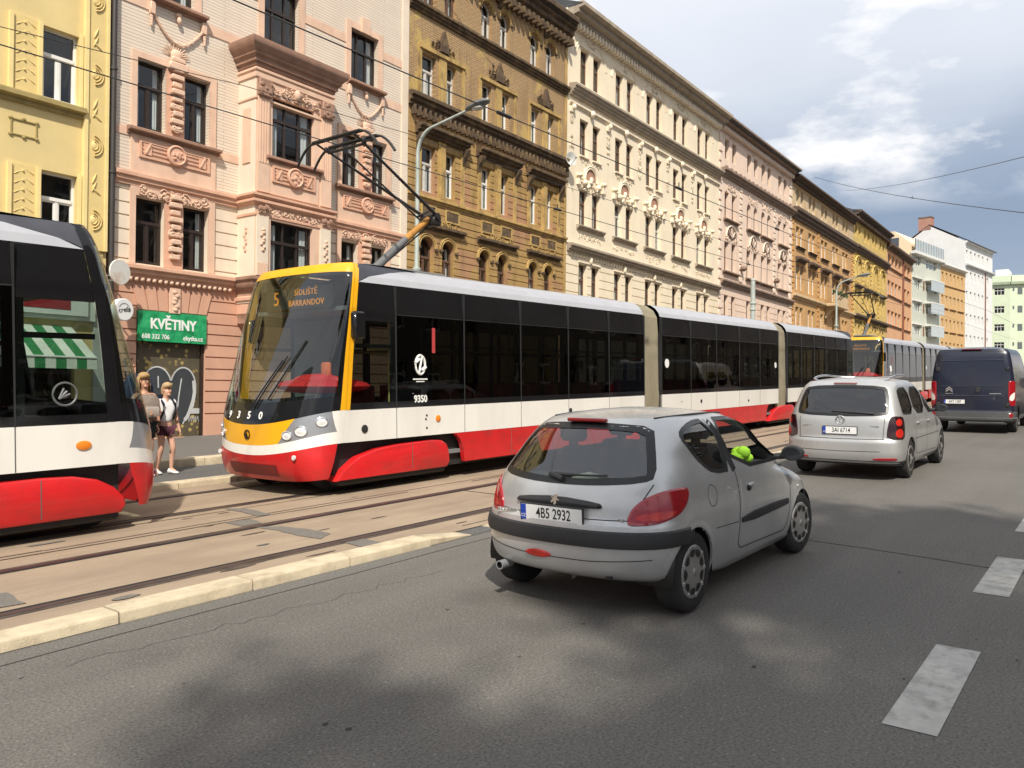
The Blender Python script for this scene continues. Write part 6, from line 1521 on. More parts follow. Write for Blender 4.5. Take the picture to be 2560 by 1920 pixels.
# ---- silver people carrier
def mpv(label, loc, pm, txt, name='car', emb=True, rot=0.):
    c = Car(name, label, 'car', loc,
        [(.2,.6),(.235,.2),(.3,.035),(.45,.0),(.6,.0),(.68,.03),(.8,.04),(.95,.06),(1.05,.09),(1.2,.15),(1.35,.225),(1.48,.31),(1.57,.42)],
        [(.2,4.3),(.5,4.41),(.68,4.35),(.8,4.18),(.88,3.9),(.95,3.55),(1.0,3.34),(1.1,3.1),(1.3,2.72),(1.45,2.4),(1.57,2.1)],
        [(.2,.80),(.3,.865),(.5,.893),(.75,.893),(.92,.882),(1.02,.862),(1.2,.815),(1.4,.755),(1.5,.715),(1.57,.66)], 1.57, 1.645, .36, 3.2, pchip([(.2,.8),(.8,.95),(.95,.9),(1.05,.45),(1.57,.4)]), 2.5, pm, rot)
    rear = smoothpoly([(-.72,1.09),(-.66,1.03),(0,1.01),(.66,1.03),(.72,1.09),(.66,1.42),(.58,1.50),(0,1.52),(-.58,1.50),(-.66,1.42)], 1)
    w1 = smoothpoly([(.40,1.08),(.48,1.04),(1.20,1.03),(1.20,1.475),(.62,1.47),(.46,1.40)], 1); w2 = smoothpoly([(1.28,1.03),(2.12,1.015),(2.10,1.475),(1.28,1.475)], 1); w3 = smoothpoly([(2.20,1.015),(3.02,1.0),(2.98,1.06),(2.6,1.31),(2.35,1.44),(2.18,1.475)], 1)
    c.windows([w1, w2, w3], rear, smoothpoly([(-.7,1.04),(.7,1.04),(.6,1.44),(0,1.47),(-.6,1.44)], 1), CG_DARK, CG_DARK)
    c.arch = [(.86,.32,.36), (3.54,.32,.36)]; c.body(60); c.glaze(); c.arches([.86, 3.54], .32, .353, .008)
    for x in (.86, 3.54):
        for sd in (-1, 1): c.wheel(x, .885, .318, .205, sd, 'alloy')
    c.cabin(.4, 3.2, .32, 1.0, [(2.3,.4,.52),(2.3,-.4,.52),(1.35,0,1.3)], .74)
    mb = MB()
    for sd in (-1, 1):
        P = c.S(sd); c.line(mb, [(1.24,1.02),(1.25,.6),(1.32,.36),(3.05,.33),(3.12,.6),(3.08,1.0)], P, .009, .002); c.line(mb, [(2.16,1.0),(2.17,.34)], P, .009, .002); c.line(mb, [(.6,.62),(3.9,.63)], P, .01, .002)
        c.line(mb, [(.64,.655),(.66,1.0)], c.A(sd), .008, .002)
    c.line(mb, [(-.66,.665),(0,.655),(.66,.665)], c.Rr(), .010, .003); c.line(mb, [(-.6,.47),(0,.46),(.6,.47)], c.Rr(), .008, .003); mb.build('panel_gaps', [C_GAP], c.root)
    rows = [[c.PA(lerp(-1.25, 1.25, k/40), z, o_) for k in range(41)] for z, o_ in ((.245,.006),(.26,.016),(.315,.008),(.32,-.004))]
    mb = MB(); mb.loft(rows, False, False); mb.build('bumper_strip', [C_BLK], c.root, 40)
    for sd in (-1, 1):
        mb = MB(); c.raised(mb, smoothpoly([(.70,.665),(.695,.80),(.73,1.0),(.78,1.03),(.96,1.02),(1.02,.98),(1.05,.80),(1.06,.665)], 1), c.A(sd), .012, 0, .035); tl = mb.build('tail_lamp', [mat('smoked_lamp', (.022,.004,.005), .15, coat=.6)], c.root, 40)
        mb = MB()
        for z, r, a in ((.93,.055,.875),(.76,.07,.89)):
            c.fill(mb, [(a+r*math.cos(q), z+r*math.sin(q)) for q in [i*2*PI/16 for i in range(16)]], c.A(sd), .014, .03)
        mb.build('lamp_ring', [C_REDB], tl, 'all')
        mb = MB(); c.raised(mb, smoothpoly([(.5,.325),(.84,.33),(.86,.35),(.84,.375),(.5,.365)], 1), c.A(sd), .01); mb.build('reflector', [C_RED], c.root, 40)
        mb = MB(); mb.tube([c.PS(lerp(.55,2.2,k/12), 1.585-.0*k, -.0+.02, sd)[:2]+(1.56+.11*math.sin(PI*k/12)**.5,) for k in range(13)], .018, 8); mb.build('roof_rail', [C_CHR], c.root, True)
        mirror_(c, 2.86, 1.06, sd, C_BLK, abs(c.PS(2.86,1.04,0,1)[1])+.04)
        for x in (1.42, 2.30): p = c.PS(x, .87, .01, sd); mb = MB(); mb.bbox(x-.1, x+.1, p[1]-.014, p[1]+.014, .86, .89, .008); mb.build('door_handle', [pm], c.root, 40)
    if emb:
        x = c.xr(.96)-.008; mb = MB(); mb.tube([(x, .068*math.cos(a), .955+.068*math.sin(a)) for a in [i*2*PI/20 for i in range(21)]], .008, 6)
        mb.tube([(x, .03, 1.01), (x, .0, .955), (x, -.03, 1.01)], .007, 5); mb.tube([(x, .055, .985), (x, .025, .895), (x, .0, .945), (x, -.025, .895), (x, -.055, .985)], .007, 5); mb.build('emblem', [C_CHR], c.root, True)
        mb = MB()
        for k in range(6): mb.bbox(c.PR(.5,.86)[0]-.006, c.PR(.5,.86)[0], .42+k*.03, .44+k*.03, .855, .875, .002); mb.bbox(c.PR(.5,.86)[0]-.006, c.PR(.5,.86)[0], -.58+k*.03, -.56+k*.03, .855, .875, .002)
        mb.build('badge_lettering', [C_CHR], c.root)
    c.plate(txt, 0., .79, .52, .11, 0, x=c.xr(.79)-.012)
    mb = MB(); x = c.xr(1.55); mb.bbox(x-.05, x+.02, -.18, .18, 1.535, 1.56, .006); mb.build('brake_light', [mat('pink_brake_lens', (.40,.22,.22), .3)], c.root, 40)
    mb = MB(); mb.tube([c.PR(lerp(-.5,.15,k/8), 1.065+.004*k, .012) for k in range(9)], [.02]*2+[.012]*7, 6); mb.build('rear_wiper', [C_BLK], c.root, True)
    return c
mpv('silver people carrier with roof rails driving ahead of the small hatchback', onroad(13.45, 3.66, .004), SILV2, '3AI 6714')
# ---- dark blue van and the vehicles right of it
def van(label, loc, pm, txt, panes=False, hgt=1., emb=True):
    c = Car('van', label, 'van', loc, [(.32,.03),(.40,.0),(.6,.0),(.62,.03),(1.0,.03),(1.8,.06),(2.2,.10),(2.36,.16)],
        [(.32,5.3),(.6,5.4),(.9,5.3),(1.1,5.05),(1.25,4.75),(1.6,4.4),(2.0,4.05),(2.2,3.85),(2.36,3.6)],
        [(.32,.96),(.45,1.02),(.9,1.025),(1.4,1.02),(1.7,.995),(2.1,.93),(2.25,.895),(2.36,.83)], 2.36, 2.46, .20, 3.4, .9, 2.6, pm)
    sw = smoothpoly([(3.1,1.25),(4.45,1.25),(3.95,1.85),(3.1,1.9)], 1); polys = [sw]
    if panes: polys += [smoothpoly([(a,1.25),(a+1.2,1.25),(a+1.2,1.95),(a,1.95)], 1) for a in (.35, 1.65)]
    c.windows(polys, smoothpoly([(-.8,1.3),(.8,1.3),(.74,1.95),(-.74,1.95)], 1) if panes else None, None, CG_DARK, CG_DARK)
    c.arch = [(1.1,.35,.40), (4.45,.35,.40)]; c.body(54); c.glaze(); c.arches([1.1, 4.45], .35, .395, .018, C_BLK)
    for x in (1.1, 4.45):
        for sd in (-1, 1): c.wheel(x, 1.0, .345, .225, sd, 'alloy')
    mb = MB(); R_ = c.Rr()
    c.line(mb, [(.0,.62),(.0,2.3)], R_, .014, .003); 
    for sd in (-1, 1): c.line(mb, [(sd*.80,.62),(sd*.80,1.5),(sd*.76,2.28)], R_, .012, .003)
    c.line(mb, [(-.76,2.29),(0,2.31),(.76,2.29)], R_, .012, .003)
    for sd in (-1, 1): c.line(mb, [(1.6,.5),(3.9,.5)], c.S(sd), .012, .003); c.line(mb, [(1.8,.55),(1.8,2.0)], c.S(sd), .01, .003); c.line(mb, [(3.0,.55),(3.0,2.0)], c.S(sd), .01, .003)
    mb.build('panel_gaps', [C_GAP], c.root)
    mb = MB()
    for z in ((2.06, 2.02), (1.33, 1.30), (1.06, 1.02)):
        for a, b in ((-.77,-.03),(.03,.77)): mb.loft([[R_(lerp(a,b,k/8), z[0], 0.) for k in range(9)], [R_(lerp(a,b,k/8), (z[0]+z[1])/2, .014) for k in range(9)], [R_(lerp(a,b,k/8), z[1], .0) for k in range(9)]], False, False)
    mb.build('door_crease', [pm], c.root, 60)
    rows = [[c.PA(lerp(-1.5, 1.5, k/40), z, o_) for k in range(41)] for z, o_ in ((.33,.0),(.34,.035),(.38,.05),(.43,.05),(.45,.02),(.60,.016),(.61,-.004))]
    mb = MB(); mb.loft(rows, False, False); mb.build('bumper', [mat('grey_bumper', (.065,.067,.067), .55, var=.15)], c.root, 30)
    for sd in (-1, 1):
        mb = MB(); c.raised(mb, smoothpoly([(.89,.78),(.885,1.42),(.91,1.46),(1.08,1.46),(1.11,1.40),(1.115,.80),(1.09,.77)], 1), c.A(sd), .018, 0, .05); tl = mb.build('tail_lamp', [C_RED], c.root, 40)
        mb = MB(); c.fill(mb, smoothpoly([(.91,.92),(1.02,.92),(1.06,1.14),(1.02,1.15),(.92,1.05)], 1), c.A(sd), .0195, .04); mb.build('reverse_lamp', [C_CLR], tl, 'all')
        for z in (1.80, .80): p = c.PA(.86, z, .0, sd); mb = MB(); mb.bbox(p[0]-.03, p[0]+.03, p[1]-.06, p[1]+.04, z-.05, z+.05, .012); mb.build('hinge', [C_BLK], c.root, 40)
        mb = MB(); c.raised(mb, [(.90,.45),(1.0,.45),(1.0,.58),(.90,.58)], c.A(sd), .02); mb.build('reflector', [C_RED], c.root)
        mb = MB(); y = sd*1.13; mb.bbox(4.15, 4.3, y-.12, y+.12, 1.2, 1.55, .04); mb.tube([(4.2,sd*.98,1.3),(4.22,y,1.35)], .03, 6); mb.build('door_mirror', [C_BLK], c.root, 40)
    mb = MB(); mb.bbox(.0, .03, -.22, -.10, 1.14, 1.30, .01); mb.build('door_handle', [C_BLK], c.root, 40)
    mb = MB(); mb.bbox(.09, .16, -.25, .25, 2.335, 2.37, .01); mb.build('brake_light', [mat('dim_brake_red', (.12,.01,.012), .3)], c.root, 40)
    if emb:
        mb = MB(); x = c.xr(1.2)-.012
        for q in (0, .055): mb.add([(x,.55-a,1.14+q+b) for a, b in ((-.085,0),(0,.075),(.085,0),(.085,.04),(0,.115),(-.085,.04))], [(0,1,4,5),(1,2,3,4)])
        mb.box(x-.003, x+.01, .45, .65, 1.10, 1.115); mb.box(x-.003, x+.01, -.72, -.44, 1.10, 1.125); mb.build('emblem', [C_CHR], c.root)
    c.plate(txt, .42, .88, .52, .11, 0, x=.012)
    return c
van('dark blue panel van with closed rear doors, ahead of the silver people carrier', onroad(25.7, 3.45, .004), paint('navy_paint', (.008,.011,.027), .05, .32, dirt=(.035,.035,.042), da=.3), '4AT 1387')
mpv('grey brown car at the right edge, mostly hidden behind the dark blue van', onroad(29.2, .62, .004), paint('grey_brown_paint', (.16,.15,.145), .4, .35), '2AC 4471', emb=False)
van('pale van with side windows at the right edge, behind the grey brown car', onroad(36.0, .55, .004), paint('pale_van_paint', (.62,.60,.55), .05, .35), '1AK 2260', panes=True, emb=False)
# ------------------------------------------------------------------ trees on the near pavement (their shade lies on the road)
LEAF = mat('leaf_green', (.055,.085,.022), .6, var=.45, scale=2.); BARK = mat('bark', (.10,.075,.05), .9, var=.3, bump=.6, bscale=20)
def tree(label, x, y, h, cr, cc, n, seed, clumps=26):
    r = random.Random(seed); t = thing('street_tree', label, 'tree', onroad(x, y, .12), (0,0,0), 'trees on the near pavement')
    mb = MB(); tips = []
    mb.tube([(0,0,-.1),(.05,.02,h*.22),(.0,.08,h*.45),(.05,.0,h*.75)], [.19,.15,.12,.06], 10)
    for k in range(clumps):
        a = r.random()*6.28; q = r.random()**.5; u = r.uniform(-1, 1)
        c = Vector((cc[0]+cr[0]*q*math.cos(a)*(1-u*u*.55)**.5, cc[1]+cr[1]*q*math.sin(a)*(1-u*u*.55)**.5, cc[2]+cr[2]*u)); tips.append(c)
        if k % 2 == 0: b = Vector((.02,.04,h*r.uniform(.35,.6))); m = b.lerp(c, .5)+Vector((0,0,.25)); mb.tube([b, m, c], [.05,.032,.012], 6)
    mb.build('trunk', [BARK], t, 40)
    mb = MB()
    for i in range(n):
        c = r.choice(tips); s = r.uniform(.35, .75); p = c+Vector((r.gauss(0,s*.62), r.gauss(0,s*.62), r.gauss(0,s*.5))); l = r.uniform(.09,.17)
        d = Vector((r.gauss(0,1), r.gauss(0,1), r.gauss(-.3,.7))).normalized(); e = d.cross(Vector((r.gauss(0,1), r.gauss(0,1), r.gauss(0,1)))).normalized()*l*.55
        mb.add([p-d*l, p+e, p+d*l, p-e], [(0,1,2,3)])
    mb.build('crown', [LEAF], t)
tree('leafy street tree nearest the camera on the near pavement, out of the picture', -2.6, -5.9, 12, (3.0,1.7,1.4), (-.1,.8,10.6), 9500, 1, 46)
tree('leafy street tree farther up the near pavement, right of the picture', 1.9, -5.7, 12, (1.9,1.0,1.1), (-.1,1.0,10.6), 3800, 2, 18)
tree('small leafy street tree behind the camera, out of the picture', -5.8, -4.6, 11.5, (1.0,.9,.9), (.2,.6,10.4), 1500, 4, 9)
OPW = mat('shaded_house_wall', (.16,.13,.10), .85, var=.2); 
for i, (x1, x0, zt, lab) in enumerate(((38, 8, 17, 'dull brown apartment house opposite the white brick house, out of the picture'), (76, 38, 19, 'dull brown apartment house opposite the long cream house, out of the picture'), (124, 76, 20, 'dull brown apartment house farther up the near side of the street, out of the picture'))):
    h = House(lab, 0., x1-x0, zt+gz(x0), OPW, ang=PI, org=(x1, -13.5), roof=M_ROOF, depth=9)
    zg = h.zg
    for z in (1.2, 5, 8.5, 12, 15):
        for k in range(int((x1-x0)/3)): h.win(1+k*3., 2.3+k*3., zg+z-.5, zg+z+1.5, F_WHITE if k % 3 else F_DARK, style='T', curt=None)
    h.finish()
# ------------------------------------------------------------------ lamp posts, poles, wires
POLE = mat('pale_green_pole', (.42,.47,.43), .55, .1, var=.12, dirt=(.25,.2,.15), dirtamt=.4); LAMP_G = mat('lamp_grey', (.14,.145,.14), .5, .2)
def lamp(label, x, y, h, reach, group='street lamps along the far kerb'):
    t = thing('street_lamp', label, 'street lamp', onroad(x, y, .12), (0,0,0), group)
    mb = MB(); mb.tube([(0,0,0),(0,0,1.2)], .095, 12); mb.tube([(0,0,1.2),(0,0,h-.75)], [.07,.05], 12)
    mb.tube([(0,-.55*(1-math.cos(k*PI/16)), h-.75+.62*math.sin(k*PI/16)) for k in range(8)]+[(0,-reach+.45,h+.05)], [.047]*6+[.04,.034,.03], 10); 
    for z in (1.2, 3.4, 4.2): mb.lathe([(.10,z),(.115,z+.02),(.115,z+.09),(.10,z+.1)], (0,0,0), 'z', 14)
    mb.build('pole', [POLE], t, 40)
    mb = MB(); rings = []
    for u, w_, hh in ((0,.05,.05),(.12,.11,.09),(.4,.15,.11),(.62,.12,.08),(.72,.04,.03)): rings.append([(w_*math.cos(a), -reach+.5-u, h+.06+.12*u+hh*math.sin(a)*(1 if math.sin(a) > 0 else .5)) for a in [k*2*PI/12 for k in range(12)]])
    mb.loft(rings, True, True); hd = mb.build('lamp_head', [LAMP_G], t, 50)
    mb = MB(); mb.blob((0,-reach+.12,h+.04), (.1,.2,.06), 10, 5); mb.build('lens', [mat('lamp_glass', (.5,.5,.46), .2)], hd, True)
    return t
lamp('street lamp with curved arm in front of the weathered brown house', 14.5, 14.2, 7.9, 2.1)
lamp('street lamp with curved arm in front of the orange brick house', 47., 13.0, 6.9, 1.6)
t = thing('traction_pole', 'pale green pole without a lamp in front of the pale pink house', 'pole', onroad(37.4, 14.2, .12)); mb = MB(); mb.tube([(0,0,0),(0,0,6.05)], [.13,.11], 14); mb.lathe([(.12,6.05),(.13,6.07),(.05,6.14)], (0,0,0), 'z', 14)
for z in (3.9, 4.6, 4.9): mb.lathe([(.125,z),(.15,z+.02),(.15,z+.09),(.125,z+.11)], (0,0,0), 'z', 14)
mb.build('pole', [POLE], t, 40)
WIRE = mat('copper_wire_dark', (.020,.019,.018), .5)
def wire(label, pts, r=.009, group=None, fit=()):
    P = [Vector(p) for p in pts]; o = P[0]; mb = MB(); Q = []
    for a, b in zip(P, P[1:]):
        n = 12; L_ = (b-a).length
        for k in range(n+(b is P[-1])): q = a.lerp(b, k/n); q.z -= min(.25, .0006*L_*L_)*4*(k/n)*(1-k/n); Q.append(q-o)
    mb.tube(Q, r, 5)
    for f, l in fit:
        i = int(f*(len(Q)-1)); d = (Q[min(i+1, len(Q)-1)]-Q[i]).normalized(); mb.tube([Q[i]-d*l/2, Q[i]+d*l/2], .028, 6); mb.tube([Q[i]+Vector((0,0,.0)), Q[i]+Vector((0,0,.12))], .012, 5)
    w_ = mb.build('overhead_wire', [WIRE], None, True, o); tag(w_, label, 'wire', group); return w_
wire('tram contact wire over the far track, touching the pantograph of the long tram', [(-8,10.03,5.38),(60,10.03,5.60+SL*62),(150,10.03,5.6+SL*150)], .0085, fit=((.2,.25),(.29,.2)))
wire('tram contact wire over the track nearest the road', [(-8,7.1,5.42),(60,7.1,5.64+SL*62),(150,7.1,5.64+SL*150)], .0085, fit=((.155,.3),(.19,.25),(.24,.25)))
wire('thin wire between the two contact wires, above the tram roofs', [(-3,9,4.9),(3.2,9,5.33),(6,9,5.6),(9,9,5.76),(16,9,5.95),(60,9,7.1)], .005)
wire('span wire from the weathered brown house slanting out of the top of the picture', [(24.4,19.8,14.5),(16.75,15,12.3),(3,6.4,8.4)], .008, fit=((.03,.5),))
wire('span wire in the sky, falling towards the right edge', [(68.5,20.8,19.9),(34.8,3,8.46),(26,-1.6,5.5)], .016, fit=((.35,.5),))
wire('span wire in the sky, rising towards the right edge', [(78,20.7,20.7),(34.7,3,10.5),(24,-1.4,7.9)], .014)
# ------------------------------------------------------------------ satellite dish
t = thing('satellite_dish', 'small satellite dish at the corner between the brown and the cream house', 'dish', (29.7*math.cos(AL), FY+29.7*math.sin(AL)-.35, 12.05), (0,0,-.3))
mb = MB(); mb.lathe([(.02,.06),(.18,.03),(.30,-.05),(.31,-.05),(.18,.05),(.02,.08)], (0,0,0), 'y', 20); mb.build('bowl', [mat('dish_grey', (.55,.54,.50), .5)], t, 40); mb = MB(); mb.tube([(0,.06,0),(0,.4,-.1)], .02, 6); mb.tube([(0,.0,-.28),(0,-.35,-.05)], .012, 6); mb.blob((0,-.36,-.03), (.04,.05,.04), 8, 5); mb.build('arm', [M_TIN], t)
# ------------------------------------------------------------------ people
def skin(name, V, E, m, parent, root=None, sub=2, smooth=True):
    names = list(V); idx = {k: i for i, k in enumerate(names)}
    me = D.meshes.new(name); me.from_pydata([V[k][0] for k in names], [(idx[a], idx[b]) for a, b in E], [])
    o = D.objects.new(name, me); COL.objects.link(o)
    o.modifiers.new('s', 'SKIN'); sm = o.modifiers.new('u', 'SUBSURF'); sm.levels = sub; sm.render_levels = sub
    for k in names:
        d = me.skin_vertices[0].data[idx[k]]; rr = V[k][1]; d.radius = rr if isinstance(rr, tuple) else (rr, rr); d.use_root = (k == root)
    dg = bpy.context.evaluated_depsgraph_get(); nm = D.meshes.new_from_object(o.evaluated_get(dg)); D.objects.remove(o)
    nm.materials.clear(); nm.materials.append(m); nm.polygons.foreach_set('use_smooth', [True]*len(nm.polygons))
    for p in nm.polygons: p.material_index = 0
    return put(name, nm, parent)
SKIN_A = mat('tanned_skin', (.50,.27,.17), .55, var=.08); SKIN_B = mat('fair_skin', (.58,.33,.23), .55, var=.08)
HAIR_A = mat('blonde_hair', (.34,.215,.085), .6, var=.3, scale=20); HAIR_B = mat('light_blonde_hair', (.40,.27,.14), .6, var=.3, scale=20)
CL_BLK = mat('black_cloth', (.014,.014,.017), .9, var=.3); CL_WHT = mat('white_cotton', (.78,.77,.76), .9, var=.04); CL_MAR = mat('maroon_cloth', (.07,.016,.03), .9, var=.25); CL_DRK = mat('dark_patterned_cloth', (.03,.035,.035), .9, var=.6, scale=25)
BAGM = mat('grey_brown_bag', (.20,.16,.13), .85, var=.3, scale=9); BAGN = mat('navy_bag', (.012,.018,.045), .85, var=.3); SHOE = mat('white_shoe', (.75,.74,.72), .7, var=.05); INKF = mat('face_dark', (.05,.03,.025), .6); LIPS = mat('lips', (.42,.13,.11), .5)
def person(label, loc, rot, k, sk, J):
    """J: joints (x right of the viewer, y away from the camera, z up) in metres for a 1.70 m body facing -y; k scales"""
    t = thing('person', label, 'person', loc, (0,0,rot))
    t.scale = (k, k, k)
    V = {'pel': ((0,.02,.93), (.13,.105)), 'sp': ((0,.01,1.10), (.105,.085)), 'ch': ((0,.0,1.28), (.135,.10)), 'nk': ((0,.01,1.44), .055), 'nk2': ((0,.0,1.50), .052),
         'hd': ((J['head'][0]*.6, J['head'][1]-.005, 1.575), (.072,.085)), 'hd2': ((J['head'][0], J['head'][1]-.005, 1.655), (.072,.082))}
    E = [('pel','sp'),('sp','ch'),('ch','nk'),('nk','nk2'),('nk2','hd'),('hd','hd2')]
    for s in 'LR':
        g = 1 if s == 'L' else -1
        V['sh'+s] = ((g*.165, .0, 1.395), .055); V['el'+s] = (J['el'+s], .040); V['fo'+s] = (tuple(lerp(a, b, .35) for a, b in zip(J['el'+s], J['wr'+s])), .038); V['wr'+s] = (J['wr'+s], .026)
        V['hp'+s] = ((g*.085, .01, .86), .088); V['kn'+s] = (J['kn'+s], .056); V['cf'+s] = (tuple(lerp(a, b, .3)+(.015 if i == 1 else 0) for i, (a, b) in enumerate(zip(J['kn'+s], J['an'+s]))), .054); V['an'+s] = (J['an'+s], .036)
        V['ft'+s] = (tuple(a+b for a, b in zip(J['an'+s], (g*.02, -.12, -.045))), .034)
        w, e = Vector(J['wr'+s]), Vector(J['el'+s]); d = (w-e).normalized(); sd = Vector(J.get('pn'+s, (g,0,0))); sd = (sd-d*sd.dot(d)).normalized()
        V['pa'+s] = (tuple(w+d*.06), (.024,.030)); E += [('wr'+s,'pa'+s)]
        nrm = d.cross(sd)*J.get('cu'+s, 1)
        for q in range(4):
            off = sd*(q-1.5)*.019; L_ = (.072,.082,.078,.062)[q]; a = w+d*.085+off; b = a+d*L_*.45+nrm*.012; c_ = b+d*L_*.38+nrm*.028
            V[f'f{q}a{s}'] = (tuple(a), .0095); V[f'f{q}b{s}'] = (tuple(b), .009); V[f'f{q}c{s}'] = (tuple(c_), .0075); E += [('pa'+s, f'f{q}a{s}'), (f'f{q}a{s}', f'f{q}b{s}'), (f'f{q}b{s}', f'f{q}c{s}')]
        a = w+d*.035-sd*.03; b = a+d*.035-sd*.02+nrm*.015; V['t1'+s] = (tuple(a), .0105); V['t2'+s] = (tuple(b), .009); E += [('wr'+s,'t1'+s),('t1'+s,'t2'+s)]
        E += [('ch','sh'+s),('sh'+s,'el'+s),('el'+s,'fo'+s),('fo'+s,'wr'+s),('pel','hp'+s),('hp'+s,'kn'+s),('kn'+s,'cf'+s),('cf'+s,'an'+s),('an'+s,'ft'+s)]
    b = skin('body', V, E, sk, t, 'pel')
    hx, hy = J['head'][0], J['head'][1]
    mb = MB(); mb.blob((hx, hy-.088, 1.615), (.013,.022,.024), 8, 6); mb.blob((hx-.075, hy, 1.62), (.012,.02,.032), 8, 5); mb.blob((hx+.075, hy, 1.62), (.012,.02,.032), 8, 5); mb.blob((hx, hy-.05, 1.545), (.042,.035,.03), 10, 6); mb.build('nose_and_ears', [sk], b, 'all')
    mb = MB()
    for s in (-1, 1): mb.blob((hx+s*.030, hy-.079, 1.645), (.014,.008,.007), 8, 4, 0); mb.tube([(hx+s*.012, hy-.083, 1.668), (hx+s*.03, hy-.083, 1.673), (hx+s*.048, hy-.074, 1.667)], .005, 5, 0)
    mb.blob((hx, hy-.082, 1.572), (.023,.008,.007), 8, 4, 1); mb.build('face', [INKF, LIPS], b, 'all')
    return t, V, E
def tube_cloth(name, parent, V, keys, grow, m, cut=None, sub=2, add=None):
    W_ = {}
    for k in keys[0]:
        p, r = V[k]; g = grow.get(k, grow['*']); W_[k] = (p, tuple(x+g for x in r) if isinstance(r, tuple) else r+g)
    if add: W_.update(add)
    return skin(name, W_, keys[1], m, parent, keys[0][0], sub)
def hair(parent, hx, hy, m, long_, seed):
    mb = MB(); r = random.Random(seed)
    rings = []
    for z, rx, yf, yb in ((1.785,.02,.0,.0),(1.775,.055,-.045,.06),(1.745,.085,-.075,.10),(1.70,.096,-.082,.115),(1.675,.098,-.045,.118),(1.63,.098,.0,.118),(1.57,.092,.02,.11),(1.53,.075,.03,.095)):
        rings.append([(hx+rx*math.cos(a), hy+lerp(yf, yb, (math.sin(a)+1)/2), z) for a in [k*2*PI/20 for k in range(20)]])
    mb.loft(rings, True, True)
    if long_:
        for k in range(70):
            a = r.uniform(-.45, PI+.45); x, y = .098*math.cos(a), .03+.085*math.sin(a)
            mb.tube([(hx+x*.7, hy+y*.7, 1.755), (hx+x*1.02, hy+y, 1.66), (hx+x*1.15, hy+y*1.1, 1.56+r.uniform(-.02,.02)), (hx+x*(1.0+r.random()*.3), hy+y*1.1, 1.45+r.uniform(-.09,.06))], [.012,.015,.013,.005], 6)
    else:
        mb.blob((hx, hy+.12, 1.66), (.04,.05,.045), 8, 5)
        for k in range(16): a = r.uniform(0, PI); mb.tube([(hx+.06*math.cos(a), hy-.05+.02*math.sin(a), 1.755), (hx+.1*math.cos(a), hy+.06*math.sin(a), 1.70), (hx+.06*math.cos(a), hy+.11, 1.66)], [.012,.014,.008], 5)
    mb.build('hair', [m], parent, 'all')
def shoes(t, J, m, k):
    for s in 'LR':
        a = J['an'+s]; g = 1 if s == 'L' else -1; mb = MB(); rings = []
        for y, w_, zt, zb in ((.075,.028,.085,.0),(.05,.042,.105,-.0),(0.,.043,.11,.0),(-.05,.045,.085,.0),(-.10,.050,.062,.0),(-.15,.044,.05,.004),(-.18,.022,.035,.012)):
            rings.append([(a[0]+g*.018*(-y/.15)+w_*math.cos(q), a[1]+y, (a[2]-.085)+zb+(zt-zb)*(.5+.5*math.sin(q))) for q in [i*2*PI/12 for i in range(12)]])
        mb.loft(rings, True, True); mb.build('shoe', [m], t, 'all')
# woman in a white T-shirt
JB = dict(head=(.015,-.03), elL=(.27,.05,1.14), wrL=(.285,-.02,.90), elR=(-.235,.06,1.15), wrR=(-.24,-.08,.93), knL=(.105,-.10,.50), anL=(.10,-.06,.085), knR=(-.10,-.02,.485), anR=(-.115,.10,.085), pnL=(0,-1,0), pnR=(0,-1,0))
t, V, E = person('person in white T-shirt and dark red shorts walking behind the left tram', onroad(7.47, 13.42, .004), .12, .905, SKIN_B, JB)
hair(t, .015, -.03, HAIR_B, False, 1)
add = {'slL': ((.235,.03,1.24), .066), 'slR': ((-.215,.03,1.25), .066), 'hem': ((0,.01,.97), (.152,.12))}
tube_cloth('t_shirt', t, V, (['ch','sp','shL','shR','nk'], [('hem','sp'),('sp','ch'),('ch','nk'),('ch','shL'),('ch','shR'),('shL','slL'),('shR','slR')]), {'*':.022,'nk':-.0,'sp':.032}, CL_WHT, add={k: v for k, v in add.items()})
add = {'tL': ((.098,-.02,.70), .098), 'tR': ((-.098,.0,.70), .098)}
tube_cloth('shorts', t, V, (['pel','hpL','hpR'], [('pel','hpL'),('pel','hpR'),('hpL','tL'),('hpR','tR')]), {'*':.02,'pel':.024}, CL_MAR, add=add)
shoes(t, JB, SHOE, 1)
mb = MB()
for s in (-1, 1): mb.tube([(s*.11,.12,1.40),(s*.125,.0,1.462),(s*.125,-.115,1.36),(s*.135,-.125,1.2),(s*.15,-.02,1.06),(s*.12,.12,1.05)], .024, 8)
mb.build('straps', [CL_BLK], t, True)
bp = thing('backpack', 'navy backpack on the back of the person in the white T-shirt', 'backpack', onroad(7.47, 13.42, .004), (0,0,.12)); bp.scale = (.905,)*3
mb = MB(); mb.loft([[(x_*w_, .12+d_*(y_+.0), z) for x_, y_ in ((-1,0),(-.9,.8),(0,1),(.9,.8),(1,0))] for z, w_, d_ in ((.98,.14,.16),(1.0,.19,.2),(1.2,.21,.24),(1.42,.2,.22),(1.52,.15,.15),(1.54,.1,.08))], True, True); mb.build('bag', [BAGN], bp, 50)
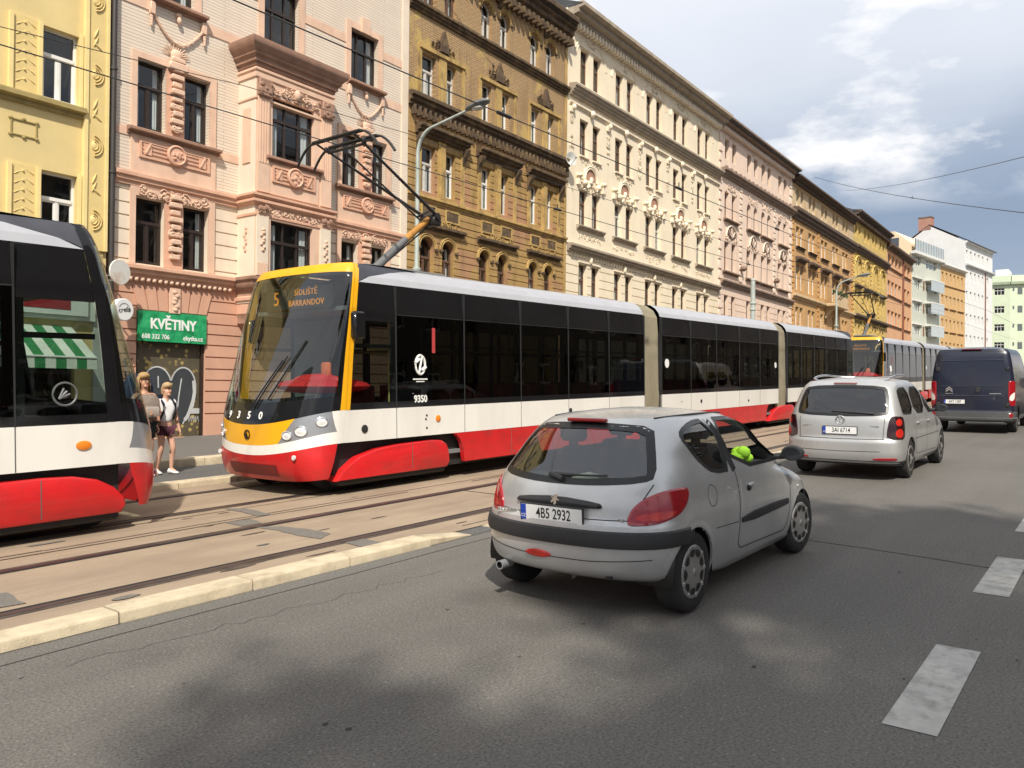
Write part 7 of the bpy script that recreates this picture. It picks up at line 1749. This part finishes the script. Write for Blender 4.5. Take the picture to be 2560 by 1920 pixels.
# woman with a bag on her chest
JA = dict(head=(-.02,-.02), elL=(.30,.02,1.10), wrL=(.10,-.25,1.02), elR=(-.26,.03,1.12), wrR=(-.12,-.24,1.10), knL=(.10,-.03,.49), anL=(.12,.05,.085), knR=(-.11,-.08,.50), anR=(-.10,-.05,.085), pnL=(0,0,1), pnR=(0,0,1), cuL=-1)
t, V, E = person('person with long blonde hair, glasses and black top, holding a chest bag', onroad(7.05, 13.35, .004), .05, 1.005, SKIN_A, JA)
hair(t, -.02, -.02, HAIR_A, True, 2)
add = {'hem': ((0,.01,.96), (.148,.12))}
tube_cloth('top', t, V, (['ch','sp','shL','shR'], [('hem','sp'),('sp','ch'),('ch','shL'),('ch','shR')]), {'*':.02,'shL':.004,'shR':.004}, CL_BLK, add=add)
add = {'tL': ((.10,.0,.62), .112), 'tR': ((-.10,-.03,.62), .112)}
tube_cloth('shorts', t, V, (['pel','hpL','hpR'], [('pel','hpL'),('pel','hpR'),('hpL','tL'),('hpR','tR')]), {'*':.026,'pel':.03}, CL_DRK, add=add)
shoes(t, JA, SHOE, 1)
mb = MB()
for s in (-1, 1): mb.tube([(-.02+s*.03+.026*math.cos(a), -.112, 1.645+.02*math.sin(a)) for a in [i*2*PI/12 for i in range(13)]], .004, 5); mb.tube([(-.02+s*.056,-.108,1.65),(-.02+s*.078,-.0,1.65)], .004, 5)
mb.build('glasses', [INKF], t)
bp = thing('backpack', 'grey brown backpack carried on the chest of the person with glasses', 'backpack', onroad(7.05, 13.35, .004), (0,0,.05)); bp.scale = (1.005,)*3
mb = MB(); mb.loft([[(-.03+x_*w_, -.13-d_*y_, z) for x_, y_ in ((-1,0),(-.9,.8),(0,1),(.9,.8),(1,0))] for z, w_, d_ in ((.97,.12,.10),(1.0,.165,.14),(1.16,.18,.17),(1.32,.17,.15),(1.38,.13,.1),(1.4,.09,.05))], True, True); mb.build('bag', [BAGM], bp, 50)
mb = MB(); mb.loft([[(-.03+x_*w_, -.29-d_*y_, z) for x_, y_ in ((-1,0),(-.9,.8),(.9,.8),(1,0))] for z, w_, d_ in ((1.02,.11,.02),(1.05,.12,.04),(1.17,.12,.04),(1.2,.11,.02))], True, True); mb.build('pocket', [mat('pale_pocket', (.34,.29,.25), .85)], bp, 50)
bp = thing('backpack', 'big dark blue rucksack on the back of the person with glasses', 'backpack', onroad(7.05, 13.35, .004), (0,0,.05)); bp.scale = (1.005,)*3
mb = MB(); mb.loft([[(x_*w_, .12+d_*(y_+.0), z) for x_, y_ in ((-1,0),(-.9,.8),(0,1),(.9,.8),(1,0))] for z, w_, d_ in ((.90,.16,.2),(.95,.22,.24),(1.3,.24,.28),(1.6,.22,.25),(1.72,.17,.18),(1.76,.1,.08))], True, True); mb.build('bag', [mat('blue_rucksack', (.02,.045,.10), .85, var=.4)], bp, 50)
